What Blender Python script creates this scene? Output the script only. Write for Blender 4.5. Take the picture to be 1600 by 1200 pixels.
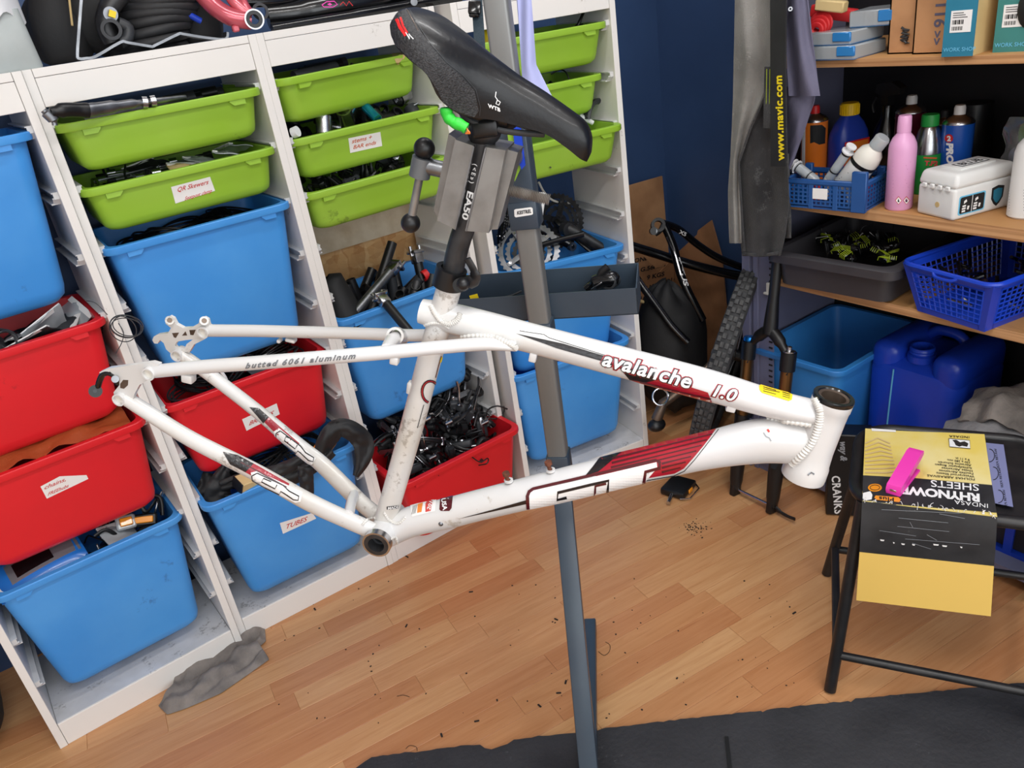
import bpy, bmesh, math, random
from mathutils import Vector as V, Matrix, noise
from mathutils.bvhtree import BVHTree
R = random.Random(7)
for o in list(bpy.data.objects): bpy.data.objects.remove(o)
scene = bpy.context.scene
COL = scene.collection
pi = math.pi

# ---------------------------------------------------------------- camera
CAM = V((-.1417, -1.8517, 1.4476)); FPX = 1234.42
CROT = Matrix.Rotation(-.5367, 3, 'Z') @ Matrix.Rotation(1.1176, 3, 'X') @ Matrix.Rotation(-.1568, 3, 'Z')
cd = bpy.data.cameras.new('camera'); cam = bpy.data.objects.new('camera', cd); COL.objects.link(cam)
cd.sensor_width = 36; cd.lens = FPX * 36 / 1600; cd.clip_start = .02
cam.matrix_world = Matrix.Translation(CAM) @ CROT.to_4x4()
scene.camera = cam

# ---------------------------------------------------------------- world, lights, exposure
world = bpy.data.worlds.new('world'); scene.world = world; world.use_nodes = True
bg = world.node_tree.nodes['Background']; bg.inputs[0].default_value = (.86, .93, 1.0, 1); bg.inputs[1].default_value = .55
scene.view_settings.view_transform = 'Standard'
scene.view_settings.look = 'None'
scene.view_settings.exposure = -0.8
scene.view_settings.gamma = 1
scene.view_settings.use_curve_mapping = False

def area(name, loc, rot, sx, sy, power, col=(1, 1, 1)):
    l = bpy.data.lights.new(name, 'AREA'); l.shape = 'RECTANGLE'; l.size = sx; l.size_y = sy; l.energy = power; l.color = col
    o = bpy.data.objects.new(name, l); COL.objects.link(o); o.location = loc; o.rotation_euler = rot
    return o
# daylight coming in through the wide open shop front behind the camera
area('shopfront_daylight', (-.3, -4.05, 1.7), (math.radians(90), 0, 0), 4.2, 1.7, 120, (.93, .97, 1.0))
# light of the ceiling battens (their fittings are built with the room)
area('ceiling_batten_light', (.2, -1.75, 2.52), (0, 0, 0), 1.5, .12, 40, (1, .995, .985))
area('corner_fill_light', (1.0, -.62, 2.52), (0, 0, 0), 1.2, .12, 17, (1, .995, .985))  # extra lamp, added to brighten the wall corner
area('ceiling_batten_light.001', (.2, -3.0, 2.52), (0, 0, 0), 1.5, .12, 34, (1, .995, .985))

# ---------------------------------------------------------------- pixel geometry helpers (pixels of the 1600x1200 photo -> points on real planes)
def ray(x, y): return CROT @ V(((x - 800) / FPX, -(y - 600) / FPX, -1))
def onplane(x, y, p0, n):
    d = ray(x, y); n = V(n); return CAM + d * ((V(p0) - CAM).dot(n) / d.dot(n))
def onz(x, y, z=0.0): return onplane(x, y, (0, 0, z), (0, 0, 1))
def onx(x, y, X): return onplane(x, y, (X, 0, 0), (1, 0, 0))
def ony(x, y, Y): return onplane(x, y, (0, Y, 0), (0, 1, 0))
def depth(x, y, d): return CAM + ray(x, y) * d

# ---------------------------------------------------------------- materials
def lin(c):
    out = []
    for u in c[:3]:
        u = u / 255
        out.append(u / 12.92 if u <= .04045 else ((u + .055) / 1.055) ** 2.4)
    return (*out, 1)
MATS = {}
def mat(name, rgb, rough=.5, metal=0.0, spec=.5, var=None, specks=None, bump=None, trans=0.0, coat=0.0, sheen=0.0, emit=None, alpha=1.0, stretch=None, sss=0.0):
    """var=(scale, rgb2, amount)  specks=(scale, threshold, rgb)  bump=(scale, strength)"""
    m = bpy.data.materials.new(name); m.use_nodes = True; MATS[name] = m
    nt = m.node_tree; N = nt.nodes; L = nt.links; b = N['Principled BSDF']
    b.inputs['Base Color'].default_value = lin(rgb); b.inputs['Roughness'].default_value = rough
    b.inputs['Metallic'].default_value = metal; b.inputs['Specular IOR Level'].default_value = spec
    b.inputs['Transmission Weight'].default_value = trans; b.inputs['Coat Weight'].default_value = coat
    b.inputs['Coat Roughness'].default_value = .12
    b.inputs['Sheen Weight'].default_value = sheen; b.inputs['Alpha'].default_value = alpha
    tc = N.new('ShaderNodeTexCoord'); oi = N.new('ShaderNodeObjectInfo'); ml = N.new('ShaderNodeMath'); ml.operation = 'MULTIPLY'; ml.inputs[1].default_value = 61.0; L.new(oi.outputs['Random'], ml.inputs[0])
    av = N.new('ShaderNodeVectorMath'); av.operation = 'ADD'; L.new(tc.outputs['Object'], av.inputs[0]); L.new(ml.outputs[0], av.inputs[1]); co = av.outputs[0]     # every object gets its own patch of wear
    if stretch:
        mp = N.new('ShaderNodeMapping'); mp.inputs['Scale'].default_value = stretch; L.new(co, mp.inputs['Vector']); co = mp.outputs['Vector']
    col = None
    if var:
        n = N.new('ShaderNodeTexNoise'); n.inputs['Scale'].default_value = var[0]; n.inputs['Detail'].default_value = 5; L.new(co, n.inputs['Vector'])
        r = N.new('ShaderNodeMapRange'); r.inputs[1].default_value = .38; r.inputs[2].default_value = .68; r.inputs[3].default_value = 0; r.inputs[4].default_value = var[2]; L.new(n.outputs['Fac'], r.inputs[0])
        x = N.new('ShaderNodeMix'); x.data_type = 'RGBA'; x.inputs[6].default_value = lin(rgb); x.inputs[7].default_value = lin(var[1]); L.new(r.outputs[0], x.inputs[0]); col = x.outputs[2]
    if specks:
        n = N.new('ShaderNodeTexNoise'); n.inputs['Scale'].default_value = specks[0]; n.inputs['Detail'].default_value = 6; n.inputs['Roughness'].default_value = .7; L.new(co, n.inputs['Vector'])
        n2 = N.new('ShaderNodeTexNoise'); n2.inputs['Scale'].default_value = specks[0] * .16; n2.inputs['Detail'].default_value = 2; L.new(co, n2.inputs['Vector'])
        a = N.new('ShaderNodeMath'); a.operation = 'MULTIPLY'; L.new(n.outputs['Fac'], a.inputs[0]); L.new(n2.outputs['Fac'], a.inputs[1])
        r = N.new('ShaderNodeMapRange'); r.inputs[1].default_value = specks[1]; r.inputs[2].default_value = specks[1] + .06; r.inputs[4].default_value = .5; L.new(a.outputs[0], r.inputs[0])
        x = N.new('ShaderNodeMix'); x.data_type = 'RGBA'; x.inputs[6].default_value = lin(rgb); x.inputs[7].default_value = lin(specks[2]); L.new(r.outputs[0], x.inputs[0])
        if col: L.new(col, x.inputs[6])
        col = x.outputs[2]
    if col: L.new(col, b.inputs['Base Color'])
    if bump:
        n = N.new('ShaderNodeTexNoise'); n.inputs['Scale'].default_value = bump[0]; n.inputs['Detail'].default_value = 4; L.new(co, n.inputs['Vector'])
        u = N.new('ShaderNodeBump'); u.inputs['Strength'].default_value = bump[1]; u.inputs['Distance'].default_value = .004; L.new(n.outputs['Fac'], u.inputs['Height']); L.new(u.outputs[0], b.inputs['Normal'])
    if emit:
        b.inputs['Emission Color'].default_value = lin(emit[0]); b.inputs['Emission Strength'].default_value = emit[1]
    return m

# setting
mat('navy', (60, 86, 128), .5, var=(3, (52, 76, 116), .8), specks=(60, .47, (120, 130, 150)), bump=(60, .08))
mat('ceilwhite', (235, 235, 232), .8)
mat('rubber_mat', (50, 50, 54), .75, var=(9, (38, 38, 42), .9), specks=(130, .40, (104, 104, 108)), bump=(90, .5))
# shelving and bins
mat('melamine', (234, 231, 227), .42, specks=(70, .41, (150, 140, 130)))
mat('melamine_dirty', (212, 212, 214), .5, var=(12, (190, 188, 186), .8), specks=(120, .335, (96, 92, 90)))
mat('rail', (232, 232, 232), .3, trans=.25)
mat('blue', (62, 148, 228), .42, var=(5, (84, 164, 236), .7), specks=(28, .40, (44, 84, 150)))
mat('green', (148, 192, 52), .45, var=(5, (158, 198, 72), .7), specks=(30, .385, (80, 98, 38)))
mat('red', (226, 30, 42), .42, var=(5, (214, 32, 44), .7), specks=(26, .41, (150, 24, 32)))
mat('paper', (240, 238, 236), .7)
mat('red_ink', (205, 72, 66), .7)
mat('orange_ink', (206, 96, 48), .7)
mat('black_ink', (22, 22, 24), .7)
mat('white_ink', (238, 238, 238), .6)
# metals and generic
mat('pearl', (221, 221, 222), .3, coat=.4, specks=(55, .40, (158, 142, 116)), var=(4, (214, 211, 206), .7))
mat('pearl_worn', (220, 219, 217), .34, coat=.3, specks=(85, .335, (112, 98, 80)), var=(9, (206, 200, 190), .9))
mat('weld', (222, 220, 215), .32, coat=.4)
mat('black', (18, 18, 20), .4)
mat('black_gloss', (12, 12, 14), .2, coat=.3)
mat('black_rubber', (30, 30, 32), .62, var=(14, (44, 44, 46), .8))
mat('black_worn', (30, 30, 32), .42, var=(40, (60, 60, 62), .7), specks=(120, .42, (130, 130, 130)))
mat('charcoal', (58, 60, 64), .5, var=(20, (40, 42, 44), .8))
mat('alu', (200, 200, 203), .26, 1.0, var=(30, (150, 150, 155), .7))
mat('alu_dull', (150, 152, 156), .4, 1.0, var=(30, (110, 112, 116), .8))
mat('chrome', (196, 198, 204), .16, 1.0)
mat('film', (240, 244, 246), .08, trans=.95, spec=.5)
mat('steel_raw', (140, 141, 140), .46, .45, var=(14, (126, 126, 124), .9), specks=(90, .40, (92, 86, 80)), stretch=(1, 1, .12))
mat('steel_jaw', (150, 149, 147), .36, .6, var=(22, (122, 119, 116), .9), specks=(60, .43, (96, 84, 74)))
mat('screw_steel', (176, 170, 164), .35, .35, var=(60, (140, 130, 120), .8))
mat('rust', (126, 74, 52), .8, .2, var=(60, (80, 50, 40), .9), bump=(200, .5))
mat('stand_blue', (60, 72, 84), .34, var=(9, (50, 62, 76), .8), specks=(80, .43, (110, 116, 122)))
mat('hammer_grey', (112, 116, 120), .45, .4, specks=(120, .40, (160, 162, 164)))
mat('leather', (9, 9, 12), .38, spec=.4, var=(6, (14, 14, 18), .8), bump=(160, .08), coat=.12)
mat('leather_side', (28, 28, 31), .55, var=(420, (58, 58, 60), .9), bump=(600, .4))
mat('crimson', (176, 20, 44), .3, coat=.5, var=(7, (140, 14, 36), .9))
mat('maroon', (82, 14, 24), .35, coat=.4)
mat('decal_black', (20, 16, 20), .35, coat=.4)
mat('decal_white', (246, 246, 246), .3, coat=.4)
mat('decal_grey', (150, 154, 160), .35, coat=.3)
mat('sticker_yellow', (246, 214, 30), .5)
mat('lime_grip', (52, 208, 62), .5, bump=(90, .3))
mat('orange', (236, 138, 58), .6)
mat('teal_metal', (24, 128, 158), .25, .7)
mat('blue_metal', (30, 120, 200), .2, .8)
mat('gold_metal', (132, 96, 58), .28, .85, var=(12, (106, 74, 42), .8))
mat('brown_metal', (120, 104, 92), .35, .7, var=(20, (90, 74, 62), .9))
mat('pink_metal', (214, 100, 112), .25, .3, coat=.5, var=(6, (190, 74, 90), .9))
mat('cardboard', (196, 146, 102), .85, var=(8, (160, 114, 76), .9), bump=(140, .15))
mat('cardboard_dark', (180, 130, 90), .85, var=(8, (134, 94, 62), .9))
mat('ply', (196, 146, 92), .65, var=(14, (170, 118, 68), .9), specks=(50, .43, (110, 74, 44)), stretch=(.25, .03, 1))
mat('ply_edge', (206, 158, 110), .7, var=(30, (150, 102, 62), .9), stretch=(1, .06, 5))
mat('osb', (206, 158, 104), .75, var=(24, (170, 116, 66), 1.0), specks=(34, .36, (228, 192, 142)), bump=(60, .3), stretch=(1, 1, 2.2))
mat('batten', (222, 204, 178), .75, var=(20, (196, 172, 140), .8))
mat('locker', (118, 120, 146), .45, var=(6, (104, 106, 130), .6), specks=(60, .47, (70, 70, 84)))
mat('locker_slot_shade', (26, 26, 30), .6)
mat('denim', (98, 98, 100), .95, var=(10, (66, 66, 70), 1.0), specks=(220, .37, (140, 140, 140)), bump=(350, .4), sheen=.3)
mat('denim_light', (146, 144, 140), .95, var=(9, (112, 110, 106), 1.0), specks=(260, .35, (176, 174, 170)), bump=(350, .5), sheen=.2)
mat('denim_dark', (58, 58, 60), .95, var=(11, (34, 34, 36), 1.0), specks=(260, .33, (92, 92, 92)), bump=(350, .5), sheen=.2)
mat('lilac_cloth', (104, 102, 124), .9, var=(4, (88, 86, 108), .8), bump=(300, .2))
mat('lilac_strip', (166, 170, 212), .85, var=(5, (152, 156, 200), .7))
mat('strap', (38, 58, 70), .7, bump=(300, .3))
mat('yellow_ink', (240, 214, 30), .5)
mat('rag', (140, 132, 126), .98, var=(16, (104, 98, 94), 1.0), specks=(40, .42, (80, 74, 70)), bump=(120, .6))
mat('rag_grey', (136, 134, 136), .98, var=(14, (104, 102, 104), 1.0), bump=(120, .6))
mat('yellow_card', (230, 204, 100), .5, var=(9, (236, 220, 156), .9), specks=(40, .455, (170, 140, 70)))
mat('yellow_flap', (240, 200, 104), .55, specks=(40, .47, (190, 150, 70)))
mat('black_card', (34, 34, 36), .5, var=(14, (58, 58, 60), .9), specks=(70, .40, (170, 168, 160)), stretch=(.35, 1, 1))
mat('lilac_paper', (124, 128, 170), .7)
mat('pink_plastic', (236, 60, 176), .35)
mat('stool_black', (26, 26, 28), .4, var=(20, (44, 42, 42), .8), specks=(80, .45, (96, 86, 80)))
mat('royal', (26, 66, 192), .32, var=(4, (20, 54, 168), .7))
mat('crate_blue', (34, 84, 148), .45, var=(6, (28, 72, 132), .7))
mat('tub_blue', (58, 140, 214), .42, var=(4, (48, 122, 196), .8), specks=(24, .47, (34, 60, 110)))
mat('tray_grey', (58, 56, 60), .5, var=(6, (48, 46, 50), .8))
mat('white_plastic', (226, 226, 224), .4, specks=(50, .47, (150, 146, 140)))
mat('cream_plastic', (226, 222, 212), .45)
mat('pink_bottle', (226, 166, 208), .35)
mat('pinkish_print', (188, 112, 164), .6)
mat('green_label', (34, 142, 62), .4)
mat('cap_green', (30, 150, 62), .45)
mat('cap_red', (208, 32, 34), .45)
mat('cap_yellow', (240, 198, 24), .45)
mat('bottle_blue', (34, 60, 160), .38)
mat('can_blue', (26, 84, 178), .3, coat=.3)
mat('can_orange', (226, 120, 36), .35, coat=.3)
mat('maroon_can', (96, 20, 44), .3, coat=.3)
mat('clear_plastic', (230, 236, 240), .2, trans=.6, spec=.5)
mat('clear_blue', (60, 150, 226), .2, trans=.35)
mat('clear_dark', (70, 80, 74), .25, trans=.6)
mat('teal_box', (42, 124, 152), .55, var=(7, (36, 108, 136), .8))
mat('teal_box_green', (62, 132, 128), .55, var=(7, (50, 112, 108), .8))
mat('buff', (216, 190, 136), .7, var=(9, (196, 166, 112), .8))
mat('red_strap', (204, 38, 42), .5)
mat('lime_wire', (170, 190, 40), .5)
mat('bag_white', (236, 238, 242), .3, trans=.15, bump=(20, .5))
mat('bag_orange', (186, 92, 52), .25, trans=.3, bump=(30, .7))
mat('frost', (182, 190, 190), .55, var=(6, (150, 156, 154), .8))
mat('foil_silver', (150, 152, 158), .3, .6)
mat('packet_blue', (28, 112, 198), .3, coat=.4)
mat('reflector', (240, 150, 30), .2, coat=.5)
mat('butcher_white', (230, 230, 232), .5)
mat('sky_blue_print', (108, 190, 226), .5)
mat('tyre', (48, 48, 50), .8, var=(30, (66, 66, 66), .9))
mat('tread', (58, 58, 60), .85, var=(60, (84, 84, 84), .9))
mat('bag_black', (22, 22, 24), .7, bump=(30, .4))
mat('sprout_green', (96, 150, 66), .5)
mat('lamp_glow', (255, 250, 240), .5, emit=((255, 248, 236), 3))
mat('debris', (36, 30, 28), .9)

# oriented strand board: overlapping flakes of different tone
def osb_mat():
    m = MATS['osb']; nt = m.node_tree; N = nt.nodes; L = nt.links; b = N['Principled BSDF']
    tc = N.new('ShaderNodeTexCoord'); prev = None
    for k, (sc, rz) in enumerate((((26, 26, 60), .5), ((34, 34, 16), -.7))):
        mp = N.new('ShaderNodeMapping'); mp.inputs['Scale'].default_value = sc; mp.inputs['Rotation'].default_value = (0, rz, 0); L.new(tc.outputs['Object'], mp.inputs[0])
        v = N.new('ShaderNodeTexVoronoi'); v.inputs['Scale'].default_value = 1; v.distance = 'CHEBYCHEV'; L.new(mp.outputs[0], v.inputs['Vector'])
        rp = N.new('ShaderNodeValToRGB'); e = rp.color_ramp.elements; e[0].color = lin((168, 112, 62)); e[1].color = lin((228, 190, 138)); q = e.new(.45); q.color = lin((204, 154, 98)); L.new(v.outputs['Color'], rp.inputs[0])
        if prev:
            x = N.new('ShaderNodeMix'); x.data_type = 'RGBA'; x.inputs[0].default_value = .5; L.new(prev, x.inputs[6]); L.new(rp.outputs[0], x.inputs[7]); prev = x.outputs[2]
        else: prev = rp.outputs[0]
    L.new(prev, b.inputs['Base Color'])
osb_mat()
# wood laminate: every strip takes its own tone from the object's random number
def floor_mat():
    m = bpy.data.materials.new('laminate'); m.use_nodes = True; MATS['laminate'] = m
    nt = m.node_tree; N = nt.nodes; L = nt.links; b = N['Principled BSDF']
    oi = N.new('ShaderNodeObjectInfo'); tc = N.new('ShaderNodeTexCoord'); ad = N.new('ShaderNodeVectorMath'); ad.operation = 'ADD'
    sc = N.new('ShaderNodeVectorMath'); sc.operation = 'SCALE'; sc.inputs['Scale'].default_value = 37.0
    cb = N.new('ShaderNodeCombineXYZ'); L.new(oi.outputs['Random'], cb.inputs[0]); L.new(oi.outputs['Random'], cb.inputs[1]); L.new(cb.outputs[0], sc.inputs[0])
    L.new(tc.outputs['Object'], ad.inputs[0]); L.new(sc.outputs[0], ad.inputs[1])
    mp = N.new('ShaderNodeMapping'); mp.inputs['Scale'].default_value = (2.2, 34, 1); L.new(ad.outputs[0], mp.inputs[0])
    n1 = N.new('ShaderNodeTexNoise'); n1.inputs['Scale'].default_value = 1.4; n1.inputs['Detail'].default_value = 8; n1.inputs['Roughness'].default_value = .62; n1.inputs['Distortion'].default_value = 1.1; L.new(mp.outputs[0], n1.inputs['Vector'])
    mp2 = N.new('ShaderNodeMapping'); mp2.inputs['Scale'].default_value = (9, 170, 1); L.new(ad.outputs[0], mp2.inputs[0])
    n2 = N.new('ShaderNodeTexNoise'); n2.inputs['Scale'].default_value = 1; n2.inputs['Detail'].default_value = 4; L.new(mp2.outputs[0], n2.inputs['Vector'])
    rp = N.new('ShaderNodeValToRGB'); e = rp.color_ramp.elements
    e[0].position = 0; e[0].color = lin((194, 136, 92)); e[1].position = 1; e[1].color = lin((212, 164, 116))
    k = rp.color_ramp.elements.new(.3); k.color = lin((201, 146, 100)); k = rp.color_ramp.elements.new(.65); k.color = lin((207, 155, 108))
    L.new(oi.outputs['Random'], rp.inputs[0])
    r1 = N.new('ShaderNodeMapRange'); r1.inputs[1].default_value = .35; r1.inputs[2].default_value = .7; r1.inputs[3].default_value = .0; r1.inputs[4].default_value = .75; L.new(n1.outputs['Fac'], r1.inputs[0])
    x1 = N.new('ShaderNodeMix'); x1.data_type = 'RGBA'; x1.blend_type = 'MULTIPLY'; x1.inputs[7].default_value = (.80, .68, .56, 1); L.new(r1.outputs[0], x1.inputs[0]); L.new(rp.outputs[0], x1.inputs[6])
    r2 = N.new('ShaderNodeMapRange'); r2.inputs[1].default_value = .58; r2.inputs[2].default_value = .72; r2.inputs[4].default_value = .5; L.new(n2.outputs['Fac'], r2.inputs[0])
    x2 = N.new('ShaderNodeMix'); x2.data_type = 'RGBA'; x2.blend_type = 'MULTIPLY'; x2.inputs[7].default_value = (.74, .60, .48, 1); L.new(r2.outputs[0], x2.inputs[0]); L.new(x1.outputs[2], x2.inputs[6])
    L.new(x2.outputs[2], b.inputs['Base Color']); b.inputs['Roughness'].default_value = .34; b.inputs['Specular IOR Level'].default_value = .45
floor_mat()

# ---------------------------------------------------------------- mesh builder
class MB:
    def __init__(s): s.v = []; s.f = []
    def add(s, vs, fs, M=None):
        o = len(s.v)
        s.v += [(M @ V(p)) if M else V(p) for p in vs]
        s.f += [tuple(i + o for i in f) for f in fs]; return s
    def box(s, x0, x1, y0, y1, z0, z1, M=None):
        return s.add([(x0, y0, z0), (x1, y0, z0), (x1, y1, z0), (x0, y1, z0), (x0, y0, z1), (x1, y0, z1), (x1, y1, z1), (x0, y1, z1)],
                     [(3, 2, 1, 0), (4, 5, 6, 7), (0, 1, 5, 4), (1, 2, 6, 5), (2, 3, 7, 6), (3, 0, 4, 7)], M)
    def rbox(s, x0, x1, y0, y1, z0, z1, r=.004, seg=2, M=None):
        bm = bmesh.new(); bmesh.ops.create_cube(bm, size=1)
        for v in bm.verts: v.co = V(((x0 + x1) / 2 + v.co.x * (x1 - x0), (y0 + y1) / 2 + v.co.y * (y1 - y0), (z0 + z1) / 2 + v.co.z * (z1 - z0)))
        r = min(r, .49 * min(abs(x1 - x0), abs(y1 - y0), abs(z1 - z0)))
        bmesh.ops.bevel(bm, geom=bm.edges[:], offset=r, segments=seg, profile=.5, affect='EDGES')
        bm.verts.index_update()
        s.add([v.co.copy() for v in bm.verts], [[v.index for v in f.verts] for f in bm.faces], M); bm.free(); return s
    def tube(s, pts, r, n=12, cap=True, closed=False, flat=1.0, up=None, M=None):
        """swept round (or flattened) tube; r a number or one radius per point"""
        pts = [V(p) for p in pts]; k = len(pts); rs = r if isinstance(r, (list, tuple)) else [r] * k
        vs = []; prev = None
        for i, p in enumerate(pts):
            a = pts[(i - 1) % k] if (i > 0 or closed) else p; b = pts[(i + 1) % k] if (i < k - 1 or closed) else p
            t = (b - a).normalized()
            if prev is None:
                u = V(up) if up else (V((0, 0, 1)) if abs(t.z) < .9 else V((1, 0, 0)))
            else: u = prev
            u = (u - t * u.dot(t))
            if u.length < 1e-6: u = t.orthogonal()
            u.normalize(); w = t.cross(u); prev = u
            for j in range(n):
                q = 2 * pi * j / n; vs.append(p + u * (rs[i] * math.cos(q)) + w * (rs[i] * flat * math.sin(q)))
        fs = []
        for i in range(k if closed else k - 1):
            for j in range(n):
                a = i * n + j; b = i * n + (j + 1) % n; c = ((i + 1) % k) * n + (j + 1) % n; d = ((i + 1) % k) * n + j; fs.append((a, b, c, d))
        if cap and not closed: fs += [tuple(range(n - 1, -1, -1)), tuple((k - 1) * n + j for j in range(n))]
        return s.add(vs, fs, M)
    def lathe(s, prof, n=20, M=None, cap=True):
        """prof: [(radius, height)...] about local z"""
        vs = []; k = len(prof)
        for r, h in prof:
            for j in range(n): q = 2 * pi * j / n; vs.append((r * math.cos(q), r * math.sin(q), h))
        fs = [(i * n + j, i * n + (j + 1) % n, (i + 1) * n + (j + 1) % n, (i + 1) * n + j) for i in range(k - 1) for j in range(n)]
        if cap: fs += [tuple(range(n - 1, -1, -1)), tuple((k - 1) * n + j for j in range(n))]
        return s.add(vs, fs, M)
    def cyl(s, a, b, r, n=14, r2=None, cap=True):
        a = V(a); b = V(b); d = b - a; M = Matrix.Translation(a) @ d.to_track_quat('Z', 'Y').to_matrix().to_4x4()
        return s.lathe([(r, 0), (r if r2 is None else r2, d.length)], n, M, cap)
    def ring(s, a, b, ro, ri, n=24):
        a = V(a); b = V(b); d = b - a; M = Matrix.Translation(a) @ d.to_track_quat('Z', 'Y').to_matrix().to_4x4(); h = d.length
        return s.lathe([(ri, 0), (ro, 0), (ro, h), (ri, h), (ri, 0)], n, M, False)
    def sphere(s, c, r, n=14, sc=(1, 1, 1), M=None):
        pr = [(max(1e-5, r * math.sin(pi * i / n)), -r * math.cos(pi * i / n)) for i in range(n + 1)]
        T = Matrix.Translation(V(c)) @ Matrix.Diagonal((*sc, 1)); return s.lathe(pr, n + 4, (M @ T) if M else T, True)
    def prism(s, poly, h0, h1, M=None):
        """extrude a 2-D polygon (local xy) from z=h0 to z=h1"""
        n = len(poly); vs = [(p[0], p[1], h0) for p in poly] + [(p[0], p[1], h1) for p in poly]
        fs = [tuple(range(n - 1, -1, -1)), tuple(range(n, 2 * n))] + [(i, (i + 1) % n, n + (i + 1) % n, n + i) for i in range(n)]
        return s.add(vs, fs, M)
    def grid(s, fn, nu, nv, M=None, close_u=False):
        vs = [fn(i / (nu - (0 if close_u else 1)), j / (nv - 1)) for i in range(nu) for j in range(nv)]
        fs = [(i * nv + j, ((i + 1) % nu) * nv + j, ((i + 1) % nu) * nv + j + 1, i * nv + j + 1) for i in range(nu if close_u else nu - 1) for j in range(nv - 1)]
        return s.add(vs, fs, M)
    def sheet(s, fn, nu, nv, t=.002, M=None):
        """surface with real thickness t"""
        P = [[V(fn(i / (nu - 1), j / (nv - 1))) for j in range(nv)] for i in range(nu)]
        def nr(i, j):
            a = P[min(i + 1, nu - 1)][j] - P[max(i - 1, 0)][j]; b = P[i][min(j + 1, nv - 1)] - P[i][max(j - 1, 0)]; c = a.cross(b)
            return c.normalized() if c.length > 1e-9 else V((0, 0, 1))
        top = [P[i][j] + nr(i, j) * t / 2 for i in range(nu) for j in range(nv)]; bot = [P[i][j] - nr(i, j) * t / 2 for i in range(nu) for j in range(nv)]
        k = nu * nv; fs = []
        for i in range(nu - 1):
            for j in range(nv - 1):
                a, b, c, d = i * nv + j, (i + 1) * nv + j, (i + 1) * nv + j + 1, i * nv + j + 1
                fs += [(a, b, c, d), (k + d, k + c, k + b, k + a)]
        ed = [(i * nv, (i + 1) * nv) for i in range(nu - 1)] + [((nu - 1) * nv + j, (nu - 1) * nv + j + 1) for j in range(nv - 1)]
        ed += [((i + 1) * nv + nv - 1, i * nv + nv - 1) for i in range(nu - 1)] + [(j + 1, j) for j in range(nv - 1)]
        fs += [(b, a, k + a, k + b) for a, b in ed]
        return s.add(top + bot, fs, M)
    def mesh(s, name='m', smooth=40):
        me = bpy.data.meshes.new(name); me.from_pydata([tuple(v) for v in s.v], [], s.f); me.update()
        bm = bmesh.new(); bm.from_mesh(me); bmesh.ops.recalc_face_normals(bm, faces=bm.faces[:]); bm.to_mesh(me); bm.free()
        if smooth:
            me.polygons.foreach_set('use_smooth', [True] * len(me.polygons)); me.set_sharp_from_angle(angle=math.radians(smooth))
        return me

WM = {}                                                    # world matrices of things and parts as placed
def _tag(o, label=None, cat=None, group=None, kind=None):
    if label: o['label'] = label
    if cat: o['category'] = cat
    if group: o['group'] = group
    if kind: o['kind'] = kind
    return o
def thing(name, label, cat, loc=(0, 0, 0), rz=0.0, group=None, M=None, kind=None):
    o = bpy.data.objects.new(name, None); COL.objects.link(o); o.empty_display_size = .05
    WM[o] = M if M is not None else Matrix.Translation(V(loc)) @ Matrix.Rotation(rz, 4, 'Z'); o.matrix_world = WM[o]
    return _tag(o, label, cat, group, kind)
def link(name, me, m, parent=None, M=None):
    """mesh in the parent's own coordinates (or placed by M inside them)"""
    o = bpy.data.objects.new(name, me); COL.objects.link(o)
    if m and not me.materials: me.materials.append(MATS[m])
    L = M if M is not None else Matrix.Identity(4)
    if parent is not None: o.parent = parent; WM[o] = WM[parent] @ L; o.matrix_basis = L
    else: WM[o] = L; o.matrix_basis = L
    return o
def part(name, mb, m, parent, M=None, smooth=40, label=None):
    o = link(name, mb.mesh(name, smooth), m, parent, M)
    if label: o['label'] = label
    return o
def wpart(name, mb, m, parent, smooth=40, label=None):
    """builder holds world coordinates"""
    Mi = WM[parent].inverted(); mb.v = [Mi @ v for v in mb.v]; return part(name, mb, m, parent, None, smooth, label)
def single(name, mb, m, label, cat, group=None, loc=None, smooth=40, M=None, kind=None):
    """a thing that is one mesh; vertices in world coordinates, origin moved to its base"""
    if M is None:
        if loc is None:
            n = len(mb.v); loc = V((sum(v.x for v in mb.v) / n, sum(v.y for v in mb.v) / n, min(v.z for v in mb.v)))
        M = Matrix.Translation(V(loc)); Mi = M.inverted(); mb.v = [Mi @ v for v in mb.v]
    o = link(name, mb.mesh(name, smooth), m, None, M); return _tag(o, label, cat, group, kind)
def struct(name, mb, m, parent=None, smooth=0):
    o = link(name, mb.mesh(name, smooth), m, parent)
    if parent is None: o['kind'] = 'structure'
    return o
def kids(o): return [c for c in bpy.data.objects if c.parent == o]
def copy_tree(o, M=None, parent=None, label=None, group=None):
    c = o.copy(); COL.objects.link(c)
    if parent is not None: c.parent = parent; c.matrix_basis = o.matrix_basis; WM[c] = WM[parent] @ o.matrix_basis
    else: c.parent = None; c.matrix_basis = M; WM[c] = M
    if label: c['label'] = label
    if group: c['group'] = group
    for k in kids(o): copy_tree(k, parent=c)
    return c

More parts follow.
